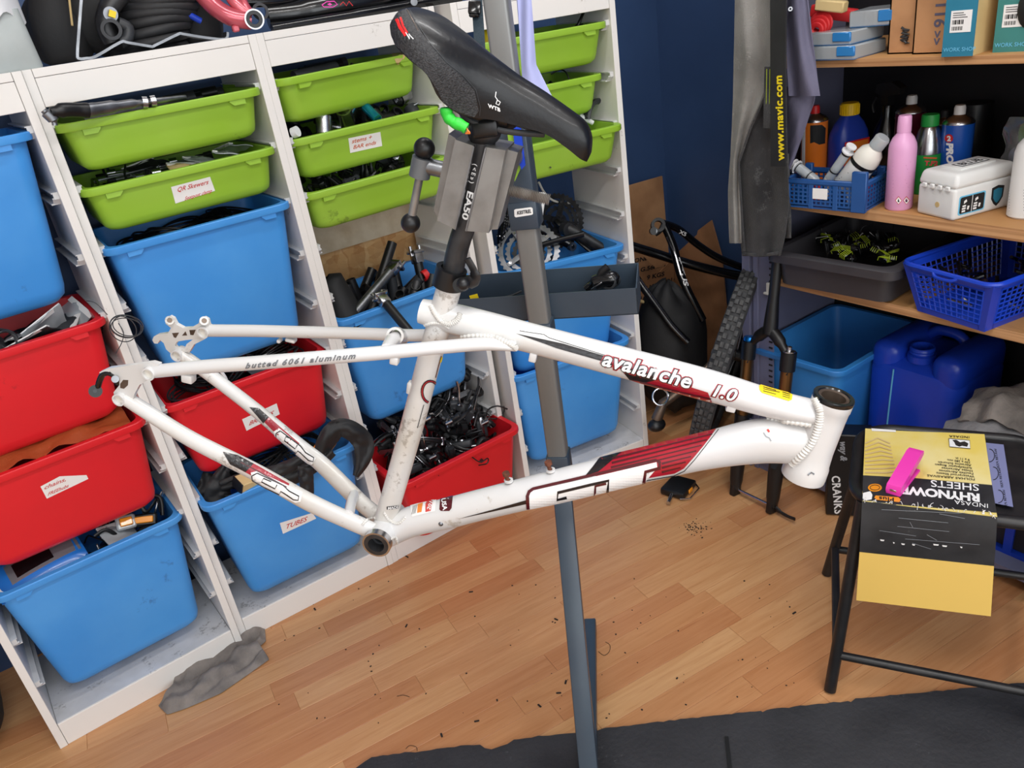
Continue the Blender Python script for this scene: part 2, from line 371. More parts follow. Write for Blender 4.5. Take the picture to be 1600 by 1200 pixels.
# ---------------------------------------------------------------- lettering and decals that lie on real surfaces
def text_bm(body, size=1.0, bold=0.0, shear=0.0, res=3, spacing=1.0, align='LEFT'):
    cu = bpy.data.curves.new('t', 'FONT'); cu.body = body; cu.size = size; cu.offset = bold; cu.shear = shear; cu.resolution_u = res
    cu.space_character = spacing; cu.align_x = align
    o = bpy.data.objects.new('t', cu); COL.objects.link(o)
    dg = bpy.context.evaluated_depsgraph_get(); me = bpy.data.meshes.new_from_object(o.evaluated_get(dg))
    bm = bmesh.new(); bm.from_mesh(me); bpy.data.objects.remove(o); bpy.data.curves.remove(cu); bpy.data.meshes.remove(me)
    return bm
def poly_bm(*polys):
    bm = bmesh.new()
    for p in polys:
        vs = [bm.verts.new((q[0], q[1], 0)) for q in p]; bm.faces.new(vs)
    bmesh.ops.triangulate(bm, faces=bm.faces[:]); return bm
def rr_poly(x0, y0, x1, y1, r, n=4):
    out = []
    for cx, cy, a in ((x1 - r, y1 - r, 0), (x0 + r, y1 - r, 90), (x0 + r, y0 + r, 180), (x1 - r, y0 + r, 270)):
        for i in range(n + 1): q = math.radians(a + 90 * i / n); out.append((cx + r * math.cos(q), cy + r * math.sin(q)))
    return out
def px_map(bm, origin, xdir, ydir):
    """place a lettering mesh in photo pixels: x along xdir, y along ydir (pixel vectors per text unit)"""
    for v in bm.verts:
        x, y = v.co.x, v.co.y; v.co = V((origin[0] + x * xdir[0] + y * ydir[0], origin[1] + x * xdir[1] + y * ydir[1], 0))
    return bm
def cut(bm, step):
    for ax in (0, 1):
        lo = min(v.co[ax] for v in bm.verts); hi = max(v.co[ax] for v in bm.verts); t = lo + step
        while t < hi:
            no = V((1, 0, 0)) if ax == 0 else V((0, 1, 0)); co = no * t
            bmesh.ops.bisect_plane(bm, geom=bm.verts[:] + bm.edges[:] + bm.faces[:], plane_co=co, plane_no=no, dist=1e-6); t += step
    return bm
BV = {}
def bvh(objs):
    key = tuple(o.name for o in objs)
    if key in BV: return BV[key]
    vs = []; fs = []
    for o in objs:
        k = len(vs); vs += [WM[o] @ v.co for v in o.data.vertices]; fs += [tuple(i + k for i in p.vertices) for p in o.data.polygons]
    BV[key] = BVHTree.FromPolygons(vs, fs); return BV[key]
def decal(name, bm, objs, m, parent, eps=.0006, step=None, label=None):
    """lay a flat outline, given in photo pixels, onto the surface of real objects"""
    t = bvh(objs)
    if step: cut(bm, step)
    def hit(x, y):
        d = ray(x, y); l, n, i, dist = t.ray_cast(CAM, d.normalized())
        if l is None: return None
        return l + (-n if n.dot(d) > 0 else n) * eps
    px = [(v, v.co.x, v.co.y) for v in bm.verts]; good = []; bad = []
    for v, x, y in px:
        h = hit(x, y)
        if h is None: bad.append((v, x, y))
        else: good.append((x, y)); v.co = h
    gone = []
    for v, x, y in bad:                                     # outline runs past the object's edge: pull the point back onto it
        if not good: gone.append(v); continue
        gx, gy = min(good, key=lambda g: (g[0] - x) ** 2 + (g[1] - y) ** 2)
        if (gx - x) ** 2 + (gy - y) ** 2 > 400: gone.append(v); continue
        lo, hi = 0.0, 1.0; best = hit(gx, gy)
        for k in range(7):
            m_ = (lo + hi) / 2; h = hit(x + (gx - x) * m_, y + (gy - y) * m_)
            if h is None: lo = m_
            else: hi = m_; best = h
        v.co = best
    if gone: bmesh.ops.delete(bm, geom=gone, context='VERTS')
    Mi = WM[parent].inverted()
    for v in bm.verts: v.co = Mi @ v.co
    me = bpy.data.meshes.new(name); bm.to_mesh(me); bm.free()
    o = link(name, me, m, parent)
    if label: o['label'] = label
    return o
def flat(name, bm, M, m, parent, label=None):
    """flat print placed by a matrix in the parent's coordinates"""
    for v in bm.verts: v.co = M @ v.co
    me = bpy.data.meshes.new(name); bm.to_mesh(me); bm.free(); o = link(name, me, m, parent)
    if label: o['label'] = label
    return o
def frame_of(p, x, y):
    """matrix with given origin and x / y axes (z = x cross y)"""
    x = V(x).normalized(); y = V(y); y = (y - x * x.dot(y)).normalized(); z = x.cross(y)
    M = Matrix.Identity(4)
    for i in range(3): M[i][0] = x[i]; M[i][1] = y[i]; M[i][2] = z[i]; M[i][3] = p[i]
    return M
def rotm(rx=0, ry=0, rz=0): return Matrix.Rotation(rz, 4, 'Z') @ Matrix.Rotation(ry, 4, 'Y') @ Matrix.Rotation(rx, 4, 'X')
def T(x, y=None, z=None): return Matrix.Translation(V(x) if y is None else V((x, y, z)))
def spline(pts, n=8, closed=False):
    pts = [V(p) for p in pts]; out = []; k = len(pts)
    for i in range(k if closed else k - 1):
        g = (lambda q: pts[q % k]) if closed else (lambda q: pts[max(0, min(k - 1, q))])
        p0, p1, p2, p3 = g(i - 1), g(i), g(i + 1), g(i + 2)
        for j in range(n):
            t = j / n; out.append(.5 * (2 * p1 + (p2 - p0) * t + (2 * p0 - 5 * p1 + 4 * p2 - p3) * t * t + (3 * p1 - p0 - 3 * p2 + p3) * t ** 3))
    if not closed: out.append(pts[-1])
    return out
# ================================================================ room shell
WALLY, WALLX = .375, 2.0
fl = struct('floor', MB().box(-2.4, 2.02, -4.0, .4, -.05, -.0015), 'laminate')
FA = math.radians(-5.9)
FM = Matrix.Rotation(FA, 4, 'Z')
SW = .066
plank_meshes = []
for k in range(6):
    ln = (.30, .36, .42, .47, .52, .58)[k]
    plank_meshes.append((ln, MB().rbox(0, ln - .0006, 0, SW - .0006, -.004, 0, .0006, 1).mesh('plank', 30)))
rp = random.Random(3)
for r in range(-26, 9):
    x = -1.15 + rp.random() * .4
    y = r * SW
    while x < 2.35:
        ln, me = plank_meshes[rp.randrange(6)]
        p = FM @ V((x + ln / 2, y + SW / 2, 0))
        if -.75 < p.x < 2.0 and -1.62 < p.y < .36 and not (p.y > .12 and p.x < 1.25) and not (p.x > 1.75) and (p.y > -.62 - .64 * p.x or p.x < -.0) and (p.y > -.42 or p.x > -.05):
            link('plank', me, 'laminate', fl, FM @ T(x, y, 0))
        x += ln
struct('wall_back', MB().box(-2.4, 2.02, WALLY, WALLY + .1, -.05, 2.6), 'navy')
struct('wall_right', MB().box(WALLX, WALLX + .1, -4.0, WALLY, -.05, 2.6), 'navy')
struct('wall_left', MB().box(-2.5, -2.4, -4.0, WALLY, -.05, 2.6), 'ceilwhite')
struct('ceiling', MB().box(-2.5, 2.1, -4.0, WALLY + .1, 2.6, 2.7), 'ceilwhite')
struct('trim_1', MB().box(-2.4, 2.0, -4.0, -3.92, 2.42, 2.6), 'ceilwhite')
for i, (bx, y) in enumerate(((.2, -1.75), (.2, -3.0), (1.0, -.62))):  # the last fitting belongs to the lamp added for the corner
    b = thing('ceiling_light', ('white batten lamp on the ceiling above the bike stand', 'white batten lamp on the ceiling towards the shop front', 'white batten lamp added on the ceiling to brighten the corner')[i], 'lamp', (bx, y, 2.54), group='ceiling battens')
    part('housing', MB().rbox(-.78, .78, -.04, .04, .01, .06, .01), 'ceilwhite', b)
    part('tube', MB().cyl((-.74, 0, 0), (.74, 0, 0), .013), 'lamp_glow', b)

# rubber mat with a frayed edge
edge_px = [(556, 1200), (568, 1191), (581, 1183), (615, 1178), (649, 1174.5), (700, 1168), (750, 1162.6), (757, 1169), (767, 1171), (776, 1169), (782, 1165), (792, 1163), (802, 1156), (850, 1149), (897, 1145), (934, 1142), (939, 1139), (945.5, 1137.7), (1010, 1130), (1090, 1121), (1188, 1110), (1192, 1112), (1197, 1109), (1250, 1103), (1290, 1099), (1303, 1097.5), (1313, 1098), (1325, 1096), (1330, 1097), (1337, 1092), (1400, 1086), (1500, 1076), (1600, 1067)]
ep = [onz(x, y, .006) for x, y in edge_px]
fine = []
rm = random.Random(11)
for a, b in zip(ep, ep[1:]):
    n = max(1, int((b - a).length / .012))
    for i in range(n):
        q = a.lerp(b, i / n); fine.append(V((q.x + rm.uniform(-.0015, .0015), q.y + rm.uniform(-.0015, .0015), 0)))
fine.append(ep[-1])
d = (ep[-1] - ep[0]).normalized()
fine.append(ep[-1] + d * .5)
nrm = V((-d.y, d.x, 0)) * -1
poly = [(p.x, p.y) for p in fine] + [tuple((ep[-1] + d * .5 + nrm * 1.0)[:2]), tuple((ep[0] - d * .02 + nrm * 1.0)[:2])]
single('floor_mat', MB().prism(poly, .0005, .006), 'rubber_mat', 'black rubber floor mat with a frayed edge under the bike stand', 'mat', smooth=0)

# ================================================================ white shelving units
UW, UD, UH, UT = .46, .30, 1.45, .017
UNITS = {'A': (-.4612, -.043, .050), 'B': (0, 0, 0), 'C': (.4604, .0011, .0419), 'D': (.9243, -.0501, -.152)}
ULAB = {'A': 'white shelving unit filled with blue and red bins, standing beside the dark bag',
        'B': 'white shelving unit with a chrome bracket and pink frame lying on top',
        'C': 'white shelving unit with bare chipboard showing at its back',
        'D': 'white shelving unit at the end of the row, next to the navy wall corner'}
ZR = lambda k: 1.345 - .1285 * k
panel_me = MB().rbox(0, UT, 0, UD, 0, UH, .0008, 1).mesh('side_panel', 30)
top_me = MB().rbox(UT + .0008, UW - UT - .0008, .0005, UD, UH - .016, UH, .0008, 1).mesh('top_board', 30)
apron_me = MB().rbox(UT + .0008, UW - UT - .0008, .001, .017, 1.38, UH - .0168, .0008, 1).mesh('apron', 30)
kick_me = MB().rbox(UT + .0008, UW - UT - .0008, .002, .018, 0, .0665, .0008, 1).mesh('kick_board', 30)
shelf_me = MB().rbox(UT + .0008, UW - UT - .0008, .003, UD, .054, .069, .0008, 1).mesh('bottom_shelf', 30)
# runner: thin web with two lips and a pointed front end (local x away from the panel)
ru = MB()
ru.prism([(.012, -.004), (.03, -.016), (.27, -.016), (.27, .008), (.012, .008)], 0, .002, Matrix(((0, 0, 1, 0), (1, 0, 0, 0), (0, 1, 0, 0), (0, 0, 0, 1))))
ru.box(0, .017, .024, .27, -.0165, -.0135); ru.box(0, .012, .012, .27, .006, .0085)
ru.add([(0, .010, -.003), (.013, .012, -.004), (.013, .026, -.0165), (0, .024, -.0165), (0, .012, -.001), (.013, .014, -.002), (.013, .028, -.0145), (0, .026, -.0145)],
       [(0, 1, 2, 3), (7, 6, 5, 4), (0, 4, 5, 1), (1, 5, 6, 2), (2, 6, 7, 3), (3, 7, 4, 0)])
ru.box(0, .010, .010, .013, -.005, .008)
runner_me = ru.mesh('runner', 30)
UM = {}
for u, (x, y, a) in UNITS.items():
    t = thing('shelving_unit', ULAB[u], 'shelving', (x, y, 0), a, 'white shelving units in a row'); UM[u] = (t, WM[t])
    link('side_panel', panel_me, 'melamine', t); link('side_panel', panel_me, 'melamine', t, T(UW - UT, 0, 0))
    link('top_board', top_me, 'melamine', t); link('apron', apron_me, 'melamine', t); link('kick_board', kick_me, 'melamine', t)
    link('bottom_shelf', shelf_me, 'melamine_dirty', t)
    for k in range(10):
        link('runner', runner_me, 'rail', t, T(UT, 0, ZR(k)))
        link('runner', runner_me, 'rail', t, T(UW - UT, 0, ZR(k)) @ Matrix.Diagonal((-1, 1, 1, 1)))

# ================================================================ storage bins
def rrect(hw, y0, y1, inset, r, z, n=5):
    x0, x1, a0, a1 = -hw + inset, hw - inset, y0 + inset, y1 - inset; r = max(.004, r); out = []
    for cx, cy, a in ((x1 - r, a1 - r, 0), (x0 + r, a1 - r, 90), (x0 + r, a0 + r, 180), (x1 - r, a0 + r, 270)):
        for i in range(n + 1): q = math.radians(a + 90 * i / n); out.append((cx + r * math.cos(q), cy + r * math.sin(q), z))
    return out
def rings(rs):
    b = MB(); n = len(rs[0]); vs = [p for r in rs for p in r]
    fs = [(i * n + j, i * n + (j + 1) % n, (i + 1) * n + (j + 1) % n, (i + 1) * n + j) for i in range(len(rs) - 1) for j in range(n)]
    fs += [tuple(range(n - 1, -1, -1)), tuple((len(rs) - 1) * n + j for j in range(n))]
    return b.add(vs, fs)
BIN = {}
for kind, h, tp, r in (('small', .10, .012, .022), ('medium', .23, .022, .032), ('large', .345, .032, .036)):
    hw = .21; R0 = []
    ib = .012 + tp
    R0.append(rrect(hw, 0, .30, ib + r, .02, -h))
    for q in (30, 60, 90): R0.append(rrect(hw, 0, .30, ib + r - r * math.sin(math.radians(q)), .028, -h + r - r * math.cos(math.radians(q))))
    R0.append(rrect(hw, 0, .30, .012, .03, -.012)); R0.append(rrect(hw, 0, .30, .012, .03, -.001)); R0.append(rrect(hw, 0, .30, .0155, .027, -.001))
    R0.append(rrect(hw, 0, .30, ib + .0035, .026, -h + r)); R0.append(rrect(hw, 0, .30, ib + r * .7, .02, -h + .006)); R0.append(rrect(hw, 0, .30, ib + r, .02, -h + .0035))
    tub = rings(R0).mesh('tub', 35)
    b = MB(); P = [rrect(hw, 0, .30, .0125, .03, -.016), rrect(hw, 0, .30, .001, .032, -.016), rrect(hw, 0, .30, 0, .032, -.013), rrect(hw, 0, .30, 0, .032, -.002), rrect(hw, 0, .30, .0015, .032, 0), rrect(hw, 0, .30, .0155, .027, 0)]
    n = len(P[0]); b.add([p for q in P for p in q], [(i * n + j, i * n + (j + 1) % n, ((i + 1) % 6) * n + (j + 1) % n, ((i + 1) % 6) * n + j) for i in range(6) for j in range(n)])
    BIN[kind] = (tub, b.mesh('rim', 35), h)
tab_me = MB().prism([(0, 0), (.034, 0), (.034, -.004), (.026, -.012), (0, -.012)], 0, .011, Matrix(((1, 0, 0, 0), (0, 0, 1, 0), (0, 1, 0, 0), (0, 0, 0, 1)))).mesh('grip_tab', 30)
BINS = {}
def bin_(key, unit, kind, colour, zr, yl, label, yaw=0.0, tilt=0.0, pitch=0.0, xc=.23):
    M = UM[unit][1] @ T(xc, yl, zr) @ rotm(pitch, tilt, yaw)
    t = thing('storage_bin', label, 'bin', M=M, group='plastic bins in the shelving')
    tub, rim, h = BIN[kind]
    for nm, me in (('tub', tub), ('rim', rim)):
        o = link(nm, me.copy() if False else me, None, t); o.data = me
        if not me.materials: me.materials.append(None)
        o.material_slots[0].link = 'OBJECT'; o.material_slots[0].material = MATS[colour]
        if nm == 'tub': body = o
    if not tab_me.materials: tab_me.materials.append(None)
    for sx in (-1, 1):
        o = link('grip_tab', tab_me, None, t, T(sx * .166, .0035, -.015) @ Matrix.Diagonal((-sx, 1, 1, 1)))
        o.material_slots[0].link = 'OBJECT'; o.material_slots[0].material = MATS[colour]
    BINS[key] = (t, body, M, h); return t
bin_('A1', 'A', 'large', 'blue', ZR(0), -.008, 'tall blue bin at the top of the shelving, above a red bin of packets')
bin_('A2', 'A', 'medium', 'red', ZR(3), -.012, 'red bin of packets and cables with a loose wire coil hanging out')
bin_('A3', 'A', 'medium', 'red', ZR(5) + .012, -.018, 'red bin labelled for chains and freehubs with an orange bag inside')
bin_('A4', 'A', 'large', 'blue', ZR(7), -.005, 'tall blue bin at the floor holding a blue packet and reflectors')
bin_('B1', 'B', 'small', 'green', ZR(0), -.018, 'shallow green bin with a grey lever sticking out of it')
bin_('B2', 'B', 'small', 'green', ZR(1), -.010, 'shallow green bin labelled for skewers and seatpost clamps')
bin_('B3', 'B', 'large', 'blue', ZR(2) + .003, -.012, 'tall blue bin under the skewer bin, dark cables inside')
bin_('B4', 'B', 'medium', 'red', ZR(5), .012, 'red bin of coiled cables behind the bicycle frame stays')
bin_('B5', 'B', 'large', 'blue', ZR(7), -.045, 'blue bin labelled for inner tubes with black rubber hanging over its rim')
bin_('C1', 'C', 'small', 'green', ZR(0) + .008, .012, 'shallow green bin with brown tape, behind the back of the saddle', yaw=.16)
bin_('C2', 'C', 'small', 'green', ZR(1) + .003, .004, 'shallow green bin labelled for stems and bar ends')
bin_('C3', 'C', 'small', 'green', ZR(2) + .005, .002, 'shallow green bin full of small black parts behind the clamp lever')
bin_('C4', 'C', 'large', 'blue', .765, .0, 'tall blue bin full of seatposts in front of the chipboard')
bin_('C5', 'C', 'medium', 'red', .300, -.108, 'red bin heaped with black brake parts behind the seat tube', xc=.246)
bin_('D1', 'D', 'small', 'green', ZR(0) + .006, .0, 'shallow green bin with a yellow object, behind the lilac strip')
bin_('D2', 'D', 'small', 'green', ZR(1) + .006, .03, 'shallow green bin with a broken slot, behind the saddle nose', xc=.222)
bin_('D3', 'D', 'small', 'green', ZR(2) + .004, -.038, 'shallow green bin sticking out below the saddle nose')
bin_('D4', 'D', 'large', 'blue', .752, .0, 'tall blue bin heaped with cranksets behind the tool tray', tilt=.045)
bin_('D5', 'D', 'large', 'blue', .445, -.01, 'tall blue bin on the bottom shelf behind the stand post', xc=.215)

# labels on bins with handwritten lettering
def bin_label(key, poly, lines, ink):
    t, body, M, h = BINS[key]
    lb = decal('label', poly_bm(poly), [body], 'paper', t, .0008, 12, 'white paper label with handwriting')
    for (txt, o, xd, yd, bold) in lines:
        decal('handwriting', px_map(text_bm(txt, 1.0, bold, .1, 2), o, xd, yd), [body], ink, lb, .0014)
bin_label('B2', [(267, 292), (328, 276), (336, 298), (274, 318)], [('QR Skewers', (276, 300), (9.6, -2.5), (1.6, -10.5), .012), ('Seatpost clamp', (288, 313), (7.0, -2.1), (1.4, -8.5), .012)], 'red_ink')
bin_label('C2', [(544, 216), (594, 206), (597, 228), (547, 239)], [('stems +', (549, 224), (9.8, -2.2), (1.2, -9.6), .012), ('BAR ends', (551, 233), (9.0, -2.0), (1.2, -8.6), .012)], 'orange_ink')
bin_label('A3', [(63, 760), (93, 744), (135, 742), (138, 748), (73, 779)], [('chains,', (68, 765), (13, -5.3), (2.5, -9.5), .012), ('FREEhubs', (74, 774.5), (8.2, -3.5), (2.2, -8), .012)], 'red_ink')
bin_label('B4', [(378, 655), (432, 630), (437, 647), (385, 673)], [('BRAKES', (388, 665), (11, -5), (3, -10), .014)], 'red_ink')
bin_label('B5', [(437, 817), (488, 801), (494, 810), (442, 834)], [('TUBES', (445, 827), (11.8, -4.6), (2.8, -11), .012)], 'red_ink')
tp = decal('tape', poly_bm([(612, 84), (630, 80), (633, 88), (625, 101), (620, 101)]), [BINS['C1'][1], [k for k in kids(BINS['C1'][0]) if k.name.startswith('rim')][0]], 'buff', BINS['C1'][0], .0012, 6, 'scrap of brown tape')
# ================================================================ the white bicycle frame held in the stand
PHI = .8
LAT = V((math.sin(PHI), math.cos(PHI), 0)); FWD = V((math.cos(PHI), -math.sin(PHI), 0))      # frame: sideways (away from camera) and forwards
MID = depth(192, 620, 1.10) + LAT * .07
def fp(x, y, off=0.0): return onplane(x, y, MID + LAT * off, LAT)          # photo pixel -> point in a plane parallel to the frame
def fs(s, z, off=0.0): return V((MID.x, MID.y, 0)) + FWD * s + LAT * off + V((0, 0, z))
def fsz(x, y, off=0.0): p = fp(x, y, off); return ((p - MID).dot(FWD), p.z)
def zdep(p): return (p - CAM).dot(CROT @ V((0, 0, -1)))
def etube(path, lat, n=44, samples=9, cap=True):
    """path: (px, py, half width in px, offset); lateral radii list or number -> lofted hydroformed tube in the frame plane"""
    ctl = []
    for i, (x, y, hw, off) in enumerate(path):
        p = fp(x, y, off); ctl.append((p, hw * zdep(p) / FPX, lat[i] if isinstance(lat, (list, tuple)) else lat))
    P = spline([c[0] for c in ctl], samples); RR = spline([V((c[1], c[2], 0)) for c in ctl], samples)
    b = MB(); vs = []; k = len(P)
    for i, p in enumerate(P):
        t = (P[min(i + 1, k - 1)] - P[max(i - 1, 0)]).normalized(); u = (LAT - t * LAT.dot(t)).normalized(); w = t.cross(u)
        for j in range(n): q = 2 * pi * j / n; vs.append(p + u * (RR[i].y * math.cos(q)) + w * (RR[i].x * math.sin(q)))
    f = [(i * n + j, i * n + (j + 1) % n, (i + 1) * n + (j + 1) % n, (i + 1) * n + j) for i in range(k - 1) for j in range(n)]
    if cap: f += [tuple(range(n - 1, -1, -1)), tuple((k - 1) * n + j for j in range(n))]
    return b.add(vs, f)
def stroke(path, w):
    """thin ribbon polygons along a pixel path"""
    path = [V((p[0], p[1], 0)) for p in path]; bm = bmesh.new(); prev = None
    for i, p in enumerate(path):
        t = (path[min(i + 1, len(path) - 1)] - path[max(i - 1, 0)]).normalized(); nn = V((-t.y, t.x, 0)) * (w if not isinstance(w, (list, tuple)) else w[i]) / 2
        a = bm.verts.new(p + nn); c = bm.verts.new(p - nn)
        if prev: bm.faces.new((prev[0], a, c, prev[1]))
        prev = (a, c)
    return bm
def z6(*pts): return [(800 + x / 4.444, 640 + y / 4.444) for x, y in pts]
def z4(*pts): return [(480 + x / 5, 700 + y / 5) for x, y in pts]
def z3(*pts): return [(540 + x / 5, 480 + y / 5) for x, y in pts]
def z2(*pts): return [(120 + x / 5, 470 + y / 5) for x, y in pts]
def z1(*pts): return [(590 + x / 4.571, y / 4.571) for x, y in pts]

BBs, BBz = fsz(588, 851, -.046)
BB = fs(BBs, BBz)
bike = thing('stripped_bicycle', 'white mountain bike frame with black saddle clamped in the repair stand', 'bicycle', (BB.x, BB.y, BB.z - .03))
def fpart(name, mb, m='pearl', parent=None, smooth=45, label=None): return wpart(name, mb, m, parent or bike, smooth, label)
o_ = 0
top_tube = fpart('top_tube', etube([(658, 486, 19, 0), (700, 496, 24, 0), (760, 511, 25, 0), (830, 528.5, 23.5, 0), (950, 560, 24.3, 0), (1100, 600, 25, 0), (1200, 629, 22.5, 0), (1278, 646, 19, 0)], [.017, .019, .019, .019, .019, .0195, .0195, .02]))
down_tube = fpart('down_tube', etube([(592, 840, 22, 0), (640, 816, 24.6, 0), (700, 802, 25, 0), (750, 789, 25, 0), (885, 756, 27, 0), (950, 740, 27.5, 0), (1000, 727.5, 28.4, 0), (1100, 705, 30.5, 0), (1181, 690, 37.5, 0), (1230, 690, 37, 0), (1268, 692, 34, 0)], [.02, .021, .021, .021, .022, .022, .022, .022, .022, .022, .022]))
seat_tube = fpart('seat_tube', etube([(596, 832, 17, 0), (620, 750, 17.5, 0), (648, 650, 18.3, 0), (666, 580, 18.8, 0), (690, 492, 19.5, 0), (703, 444, 19.8, 0)], [.0165, .0165, .0172, .0172, .0168, .0168]), 'pearl_worn')
HT = fp(1303, 620); HB = fp(1254, 744); hax = HB - HT; hl = hax.length
HM = Matrix.Translation(HB) @ (HT - HB).to_track_quat('Z', 'Y').to_matrix().to_4x4()
head_tube = fpart('head_tube', MB().lathe([(.022, 0), (.0278, .001), (.0282, .006), (.0275, .02), (.0262, .024), (.0245, .045), (.0238, hl - .03), (.0240, hl - .016), (.0248, hl - .014), (.0248, hl - .004), (.0183, hl - .0045), (.0180, hl - .034)], 32, HM))
fpart('headset_cup', MB().lathe([(.0180, hl - .004), (.0249, hl - .004), (.0252, hl), (.0246, hl + .002), (.020, hl + .002), (.0185, hl)], 32, HM, False), 'black_gloss', label='black headset ring')
fpart('bearing', MB().lathe([(.0188, hl - .006), (.0186, hl + .0005), (.0152, hl - .0005), (.0150, hl - .03)], 28, HM, False), 'brown_metal', label='brownish headset bearing')
fpart('headset_inside', MB().lathe([(.0151, hl - .018), (.0150, hl - .019)], 24, HM, True), 'debris')  # dark disc stands in for the darkness down the hollow tube
stays = {}
for nm, key, path, lat in (
    ('seat_stay', 'ssN', [(244, 580, 10.5, -.068), (300, 574.5, 10.8, -.068), (400, 567, 11, -.066), (500, 559, 11, -.06), (600, 551, 11, -.05), (700, 541.5, 10.5, -.038), (760, 537.5, 10, -.03), (806, 541, 7, -.024)], .0098),
    ('seat_stay', 'ssF', [(326, 516.5, 9.8, .068), (400, 517, 9.5, .067), (480, 519, 9.3, .062), (560, 521, 9.3, .054), (650, 524, 9.6, .040), (735, 522, 9, .024)], .0098),
    ('chain_stay', 'csN', [(196, 622, 10.5, -.068), (230, 643.5, 12, -.068), (300, 687, 13.2, -.068), (400, 738, 15, -.062), (480, 783, 16.2, -.05), (540, 811, 15.5, -.034), (586, 831, 15, -.022)], .0105),
    ('chain_stay', 'csF', [(284, 554, 9.8, .068), (330, 587, 10.2, .068), (400, 641, 11, .068), (467, 697, 13.3, .060), (500, 723, 14.5, .05), (536, 758, 14.8, .036), (566, 787, 14.5, .026), (590, 806, 14, .02)], .0105)):
    stays[key] = fpart(nm, etube(path, lat, 36), 'pearl_worn' if key[0] == 'c' else 'pearl')
# bottom bracket
bbs = fpart('bottom_bracket_shell', MB().ring(fs(BBs, BBz, -.0365), fs(BBs, BBz, .0365), .0205, .0178, 28))
fpart('bearing_cup', MB().ring(fs(BBs, BBz, -.047), fs(BBs, BBz, -.0362), .0218, .0185, 32), 'alu', label='silver bottom bracket cup')
fpart('bearing_seal', MB().ring(fs(BBs, BBz, -.0475), fs(BBs, BBz, -.03), .0188, .0125, 28), 'black_worn', label='black bearing seal')
fpart('bearing_seal', MB().ring(fs(BBs, BBz, -.03), fs(BBs, BBz, -.026), .0126, .009, 24), 'charcoal')
fpart('bracket_inside', MB().cyl(fs(BBs, BBz, -.027), fs(BBs, BBz, .03), .0125, 20), 'black')
# rear-stay bridges
fpart('seat_stay_bridge', MB().tube([fp(604, 546, -.046), fp(612, 533, -.015), fp(621, 527, .015), fp(628, 526, .05)], [.008, .0095, .0105, .0115], 14))
fpart('bridge_eyelet', MB().ring(fp(617, 525, -.004), fp(620, 524, .012), .0118, .0085, 18), 'pearl')
fpart('chain_stay_bridge', MB().tube([fp(545, 805, -.034), fp(549, 784, 0), fp(556, 770, .034)], .0095, 12, flat=.8))
# dropouts
def plate(name, px, off, t, m, parent=None):
    pts = [fp(x, y, off) for x, y in px]; F = frame_of(MID + LAT * off, FWD, V((0, 0, 1))); Fi = F.inverted()
    return fpart(name, MB().prism([tuple((Fi @ p)[:2]) for p in pts], -t / 2, t / 2, F), m, parent, 30)
dN = plate('dropout', z2((186, 552), (255, 520), (600, 472), (655, 488), (640, 590), (575, 606), (500, 650), (462, 720), (440, 800), (372, 802), (306, 760), (300, 705), (345, 650), (345, 598), (272, 545), (205, 560)), -.068, .007, 'pearl')
plate('dropout_hole', z2((352, 640), (375, 608), (415, 610), (412, 650), (382, 678), (352, 672)), -.068, .0074, 'brown_metal', dN)
for key, (x, y), off in (('n', (238, 580), -.068), ('n', (192, 620), -.068), ('f', (322, 516), .068), ('f', (281, 552), .068)):
    sgn = -1
    fpart('stay_end', MB().ring(fp(x, y, off) - LAT * .011, fp(x, y, off) + LAT * .009, .0092, .0072, 20), 'pearl', dN if key == 'n' else None)
    fpart('stay_end_hollow', MB().cyl(fp(x, y, off) - LAT * .0062, fp(x, y, off) + LAT * .006, .0074, 18), 'cream_plastic', dN if key == 'n' else None)
hg = [fp(x, y, -.069) for x, y in z2((325, 650), (300, 590), (250, 562), (205, 575), (180, 620), (165, 670), (148, 705))]
h = fpart('derailleur_hanger', MB().tube(spline(hg, 4), .0042, 10), 'black_gloss', dN, label='black derailleur hanger')
fpart('hanger_eye', MB().cyl(fp(*z2((146, 706))[0], -.0755), fp(*z2((146, 706))[0], -.063), .0088, 18), 'black', dN)
fpart('hanger_bolt', MB().cyl(fp(*z2((300, 612))[0], -.0785), fp(*z2((300, 612))[0], -.06), .005, 12), 'alu_dull', dN)
fpart('hanger_bolt', MB().cyl(fp(*z2((142, 705))[0], -.0765), fp(*z2((142, 705))[0], -.07), .0026, 12), 'charcoal', dN)
dF = plate('dropout', z2((600, 300), (612, 272), (640, 258), (722, 246), (745, 205), (704, 172), (700, 135), (732, 116), (762, 132), (785, 178), (840, 208), (900, 206), (962, 172), (968, 138), (1000, 124), (1030, 142), (1042, 190), (1050, 262), (985, 290), (860, 300), (792, 312), (772, 345), (795, 372), (850, 380), (862, 440), (800, 452), (752, 412), (708, 372), (688, 322), (660, 300), (640, 328), (615, 326)), .068, .007, 'pearl_worn')
plate('dropout_arm', z2((1000, 268), (1015, 290), (925, 335), (885, 400), (840, 388), (868, 330), (930, 288)), .068, .0066, 'pearl_worn', dF)
for x, y in ((725, 152), (995, 156)):
    fpart('brake_mount', MB().ring(fp(*z2((x, y))[0], .06), fp(*z2((x, y))[0], .076), .0066, .0038, 16), 'pearl_worn', dF)
    fpart('mount_bolt', MB().cyl(fp(*z2((x, y))[0], .0615), fp(*z2((x, y))[0], .07), .004, 12), 'brown_metal', dF)
for q in (((745, 252), (800, 248), (775, 290), (760, 285)), ((850, 238), (862, 270), (822, 272)), ((880, 228), (930, 226), (912, 268), (888, 266)), ((948, 262), (968, 222), (972, 258))):
    plate('dropout_pocket', z2(*q), .0645, .0008, 'brown_metal', dF)
